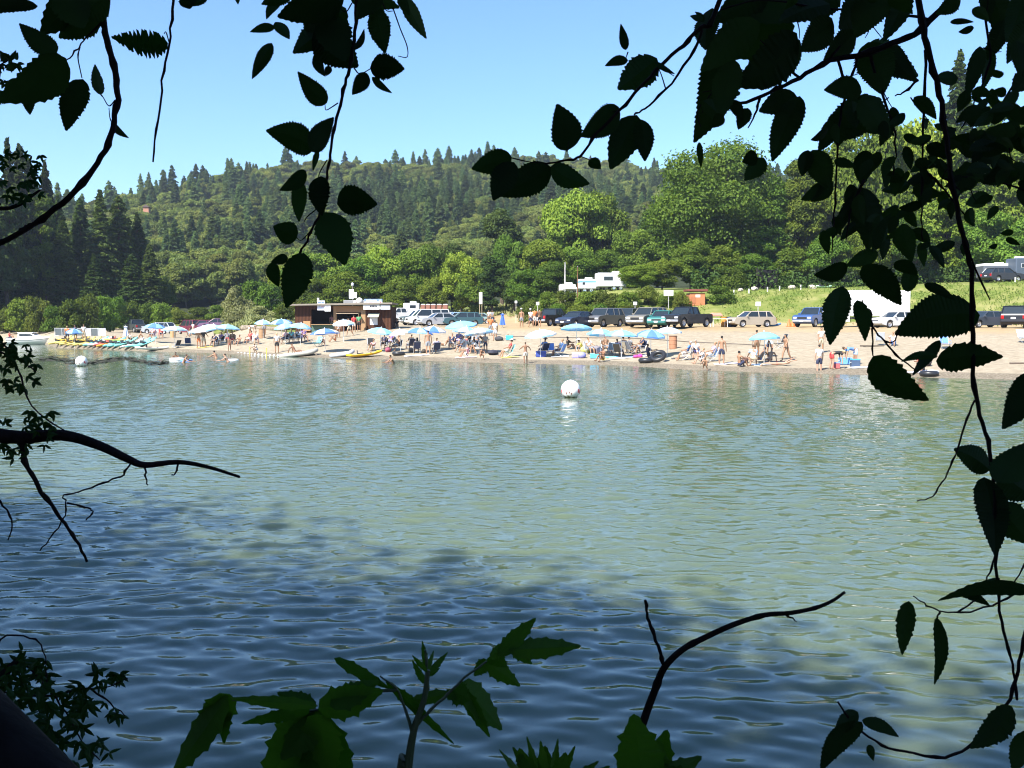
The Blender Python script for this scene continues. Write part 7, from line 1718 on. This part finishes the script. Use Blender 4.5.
    # --- hut
    seated(284.5, 343.5, 150, 'person in dark pink under the lower cluster parasol by the hut', 'navy', 'navy folding chair under the lower cluster parasol', shirt='pink', low='navy', hair='k'); seated(291.5, 343, 190, 'person in teal under the cluster parasols by the hut', 'white', 'white folding chair under the cluster parasols', shirt='teal', low='black', hair='k'); seated(299, 342.8, 200, 'person in white under the parasol nearest the hut wall', 'black', 'black folding chair under the parasol nearest the hut', shirt='white', low='grey', hair='k', sk='d'); seated(304.5, 341.5, 210, 'person in dark purple at the edge of the hut parasol', 'purple', 'purple folding chair at the edge of the hut parasol', shirt='purple', low='black', hair='k')
    p(308, 332.5, 'stand', 190, 'pale clothed person standing at the corner of the snack hut', 'pale', 'sky', hair='n'); p(332, 331, 'stand', 0, 'person in pale pink at the counter of the snack hut', 'pink', 'khaki', hair='b'); p(349.5, 336, 'walk', 120, 'person in a white tank top walking past the snack hut', 'white', 'khaki', hair='k'); p(354, 332.5, 'stand', 20, 'person in a red tank top at the snack hut opening', 'red', 'pale', hair='k'); p(359, 331.5, 'stand', 180, 'person in green standing inside the snack hut opening', 'green', 'black', hair='k', sk='t')
    p(335.5, 342, 'ground', 110, 'sunbather in orange sitting on the sand before the snack hut', None, 'orange', 'trunks', hair='n', top='orange'); p(338.5, 338, 'stand', 200, 'sunbather standing behind the sunbather in orange', None, 'white', 'trunks', hair='b', top='white'); p(324, 346, 'crouch', 170, 'small person in white by the parasol pole near the beige boat', 'white', 'navy', hair='k', scale=.8)
    p(373.5, 351, 'ground', 150, 'person in pink and white sitting beside the bright yellow kayak', 'pink', 'white', hair='b'); seated(384, 348.8, 175, 'person in navy in a chair under the aqua hut parasol', 'black', 'black folding chair under the aqua hut parasol', shirt='navy', low='black', hair='k', sk='d'); seated(397, 350.8, 150, 'bare chested person in a chair under the cream parasol', 'black', 'black folding chair under the cream parasol', low='grey', hair='k', sk='m'); p(396.8, 327.6, 'ground', 180, 'person in black sitting by the white pickup', 'black', 'khaki', hair='k')
    seated(417, 353.4, 10, 'person in navy with black hair in a chair with back turned', 'navy', 'navy folding chair with its back to the water', shirt='navy', low='black', hair='k', long=True); p(428.2, 354.6, 'stand', 5, 'bare backed person in long grey shorts under the mid blue parasol', None, 'grey', 'shorts', hair='k', sk='m', scale=1.08); seated(436, 354, 20, 'person in purple in a chair beside the bare backed one', 'navy', 'navy folding chair beside the bare backed person', shirt='lav', low='navy', hair='b')
    p(445, 347.4, 'recline', 90, 'sunbather with brown hair propped up on open sand', None, 'pale', 'trunks', hair='b', top='pale', long=True); seated(458.5, 346, 170, 'person in purple under the sky blue parasol', 'purple', 'purple folding chair under the sky blue parasol', shirt='purple', low='lav', hair='k'); seated(466.5, 346.4, 160, 'person in black under the sky blue parasol', 'black', 'black folding chair under the sky blue parasol', shirt='black', low='red', hair='k'); p(483, 341, 'ground', 160, 'person in brown sitting behind the pale aqua parasol', 'pale', 'brown', hair='b')
    p(467.5, 357.4, 'ground', 100, 'person in pale pink sitting on the pinkish towel', 'pink', 'white', hair='k'); seated(472.5, 353.2, 150, 'person in white and navy in a chair by the pinkish towel', 'navy', 'navy folding chair by the pinkish towel', shirt='white', low='navy', hair='k'); p(478.5, 354.2, 'crouch', 100, 'dark haired person in white leaning over the pinkish towel', 'white', 'pale', hair='k', long=True); p(485.5, 352.8, 'stand', 170, 'person in navy trousers standing under the pale aqua parasol', 'grey', 'navy', hair='b', scale=.85); p(481, 359.6, 'crouch', 200, 'child in an orange swimsuit crouching at the water edge', None, 'orange', 'trunks', hair='n', scale=.75)
    p(495, 341, 'stand', 10, 'person in long white clothes standing behind the pale aqua parasol', 'white', 'white', hair='k'); p(490.5, 336, 'stand', 190, 'person in an orange shirt behind the person in long white', 'orange', 'grey', hair='k'); p(488, 318.5, 'walk', 170, 'person far up the track beside the tall white sign', 'pale', 'brown', hair='k', p=on(489, 118)); p(492.5, 313.5, 'walk', 160, 'person in dark clothes far up the shady track', 'grey', 'navy', hair='k', p=on(492.5, 124))
    seated(508.5, 357.2, 105, 'person in a red shirt sitting sideways in a folding chair', 'teal', 'dark teal folding chair holding the person in red', shirt='red', low='pale', hair='b', hat=('hat', 'pale')); p(525.5, 364.2, 'stretch', 5, 'child in pale shorts wading out with arms held wide', None, 'pale', 'shorts', hair='b', sk='t', scale=.86)
    p(521.5, 327.6, 'stand', 170, 'person in a white cap carrying a bare chest and grey shorts before the pickup', None, 'grey', 'shorts', hair='k', hat=('cap', 'white')); p(530.8, 327.4, 'walk', 160, 'person in a white cap and white shirt behind the black pickup', 'white', 'navy', hair='k', hat=('cap', 'white')); p(534.5, 326.6, 'stand', 10, 'person in an orange shirt at the back of the black pickup', 'orange', 'pale', hair='k'); p(540, 325.8, 'stand', 20, 'person in dark clothes touching the black pickup', 'brown', 'black', hair='k', p=on(539.5, 97))
    seated(543.5, 355.4, 30, 'person in navy with a wide dark sunhat under the pale parasol', 'navy', 'navy folding chair under the pale blue and white parasol', shirt='blue', low='navy', hair='k', hat=('hat', 'black'))
    p(568, 350, 'ground', -75, 'person in black reading on the sand under the back parasol', 'black', 'brown', hair='k', sk='t'); p(582.5, 352, 'recline', -60, 'person in yellow with a white sunhat reclining by the heap of bags', 'yellow', 'white', hair='b', hat=('hat', 'white'))
    p(603, 361.8, 'ground', 130, 'bare sunbather sitting with raised knees close to the water', None, 'yellow', 'trunks', hair='b', sk='t'); seated(618.5, 356.2, -30, 'person in a dark shirt low in a chair beside the empty deck chair', 'brown', 'brown folding chair beside the empty deck chair', shirt='purple', low='white', hair='k'); seated(625, 353.8, -40, 'person in black in a deck chair under the bright aqua parasol', 'khaki', 'tan deck chair under the bright aqua parasol', shirt='black', low='grey', hair='k'); seated(632, 354.2, -70, 'person in slate grey in a deck chair beside the pink bag', 'grey', 'grey deck chair beside the pink bag', shirt='grey', low='navy', hair='k')
    p(648, 358.0, 'ground', -80, 'person in navy sitting by the leaning inner tubes', 'navy', 'black', hair='b', sk='t'); seated(686.5, 360.2, 75, 'person in a sky blue shirt turned away in a chair', 'brown', 'brown folding chair holding the person in sky blue', shirt='blue', low='pale', hair='g'); seated(695.5, 359.2, 170, 'grey haired person in white in a chair beside the one in sky blue', 'white', 'white folding chair beside the one in sky blue', shirt='white', low='lav', hair='g')
    p(702.5, 364.2, 'ground', 90, 'light haired person with a dark top sitting over a white towel', 'white', 'pale', hair='n', sk='l'); p(706, 370.6, 'crouch', 150, 'child with wet hair splashing at the water edge', None, 'pale', 'trunks', hair='n', scale=.7)
    p(721.5, 364.6, 'stand', -25, 'bare backed person in navy shorts standing on open sand', None, 'navy', 'shorts', hair='k', sk='m', scale=1.03); p(739.5, 367.2, 'ground', -60, 'bare backed person sitting sideways at the water edge', None, 'navy', 'shorts', hair='k', sk='m'); p(754.5, 366.4, 'crouch', 0, 'person in a pale blue shirt crouching with back turned', 'sky', 'khaki', hair='b', scale=1.12); p(756.5, 356.5, 'stand', 0, 'bare backed person standing behind the one in pale blue', None, 'brown', 'shorts', hair='k', sk='t')
    p(769.5, 356.6, 'bend', 160, 'person in a pale blue shirt bending under the plain aqua parasol', 'sky', 'navy', hair='k'); p(770, 363, 'recline', 150, 'sunbather in pink reclining under the plain aqua parasol', None, 'pink', 'trunks', hair='b', top='pink'); p(777.5, 366.6, 'lie', -95, 'sunbather in red lying on the sand towards the water', None, 'red', 'trunks', hair='b', top='red', sk='l'); p(760, 362, 'recline', 110, 'sunbather lying back on the pale blue towel', None, 'blue', 'trunks', hair='k', top='white')
    p(786, 361.8, 'walk', 120, 'dark haired person in a bikini walking with a chair on the back', None, 'black', 'trunks', hair='k', top='black', long=True, sk='m')
    p(821, 353, 'stand', 180, 'person in a pale top standing behind the one in the white shirt', 'pale', 'khaki', hair='k'); p(819, 374.6, 'stand', 5, 'person in a white shirt and dark shorts standing ankle deep in the water', 'white', 'navy', hair='k', sk='l', z=-.12); p(832, 369.6, 'bend', -85, 'blond person in a black shirt bending over the cool boxes', 'black', 'red', hair='y', sk='l', long=True); p(855, 365.2, 'bend', 90, 'person in a blue shirt bending down over the light blue cool box', 'blue', 'sky', hair='b', sk='m')
    p(893, 346, 'ground', 150, 'person in white sitting between the hanging twigs on the upper sand', 'white', 'blue', hair='n'); p(921.5, 372, 'ground', 140, 'person in dark red sitting half hidden behind the big leaf', 'red', 'black', hair='k')
    # more of the crowd between the parasols
    X = [(391, 346.6, 160, 'grey', 'purple', 'lav', 'person in purple low behind the aqua hut parasol pole', 'grey chair behind the aqua hut parasol pole', 'k'),
         (410.5, 349.6, 30, 'navy', 'black', 'grey', 'person in black with back turned before the mid blue parasol', 'navy chair with back turned before the mid blue parasol', 'k'),
         (452, 349, 175, 'navy', 'navy', 'pale', 'person in navy just past the propped up sunbather', 'navy chair just past the propped up sunbather', 'k'),
         (461.5, 352.2, 150, 'white', 'white', 'navy', 'person in white at the near edge of the overlapping parasols', 'white chair at the near edge of the overlapping parasols', 'b'),
         (476.5, 347.6, 190, 'black', 'grey', 'navy', 'person in grey deep in the shade of the pale aqua parasol', 'black chair deep in the shade of the pale aqua parasol', 'k'),
         (559.5, 356.4, 60, 'blue', 'sky', 'navy', 'person in pale blue sitting past the empty blue chair', 'blue chair past the empty blue one', 'n'),
         (589.5, 354.6, 200, 'grey', 'pale', 'grey', 'person in pale clothes behind the heap of bags', 'grey chair behind the heap of bags', 'b'),
         (606.5, 353, 200, 'brown', 'brown', 'grey', 'person in brown in the shade of the aqua and white parasol', 'brown chair in the shade of the aqua and white parasol', 'k'),
         (640.5, 353.4, 120, 'navy', 'navy', 'grey', 'person in navy beyond the row of deck chairs', 'navy chair beyond the row of deck chairs', 'k'),
         (711.5, 361.6, 100, 'sky', 'lav', 'white', 'person in lilac beside the standing navy shorts', 'pale blue chair beside the standing navy shorts', 'n')]
    for px, py, fc, cl, sh, lw, lab, clab, hr in X: seated(px, py, fc, lab, cl, clab, shirt=sh, low=lw, hair=hr)
def make_haze():
    m = bpy.data.materials.new('river_haze'); m.use_nodes = True; N, L = m.node_tree.nodes, m.node_tree.links
    N.remove(N['Principled BSDF']); v = N.new('ShaderNodeVolumePrincipled'); v.inputs['Color'].default_value = (.72, .82, 1.0, 1); v.inputs['Density'].default_value = HAZE; v.inputs['Anisotropy'].default_value = .2
    L.new(v.outputs[0], N['Material Output'].inputs['Volume'])
    o = MB().box((0, 1400, 45), (6000, 5000, 190)).build('haze', m); o['kind'] = 'stuff'; o['label'] = 'thin blue summer haze over the river valley'
SUN_STR, SKY_STR, SKY_DUST, SKY_OZONE, EXPO = 5.0, 0.10, 0.1, 9.5, 1.3
WATER_A, WATER_B = (.086, .118, .080), (.100, .132, .078)
W2, W4, WSLOPE = .02, .004, .115
SSS = 2.0
HAZE = 0.00021
make_world()
make_ground(); make_near_bank(); make_water()
make_kinds(); make_trees(); make_stuff(); make_hills(); make_near_trees()
make_structures(); make_boats(); make_beach()
if HAZE > 0: make_haze()
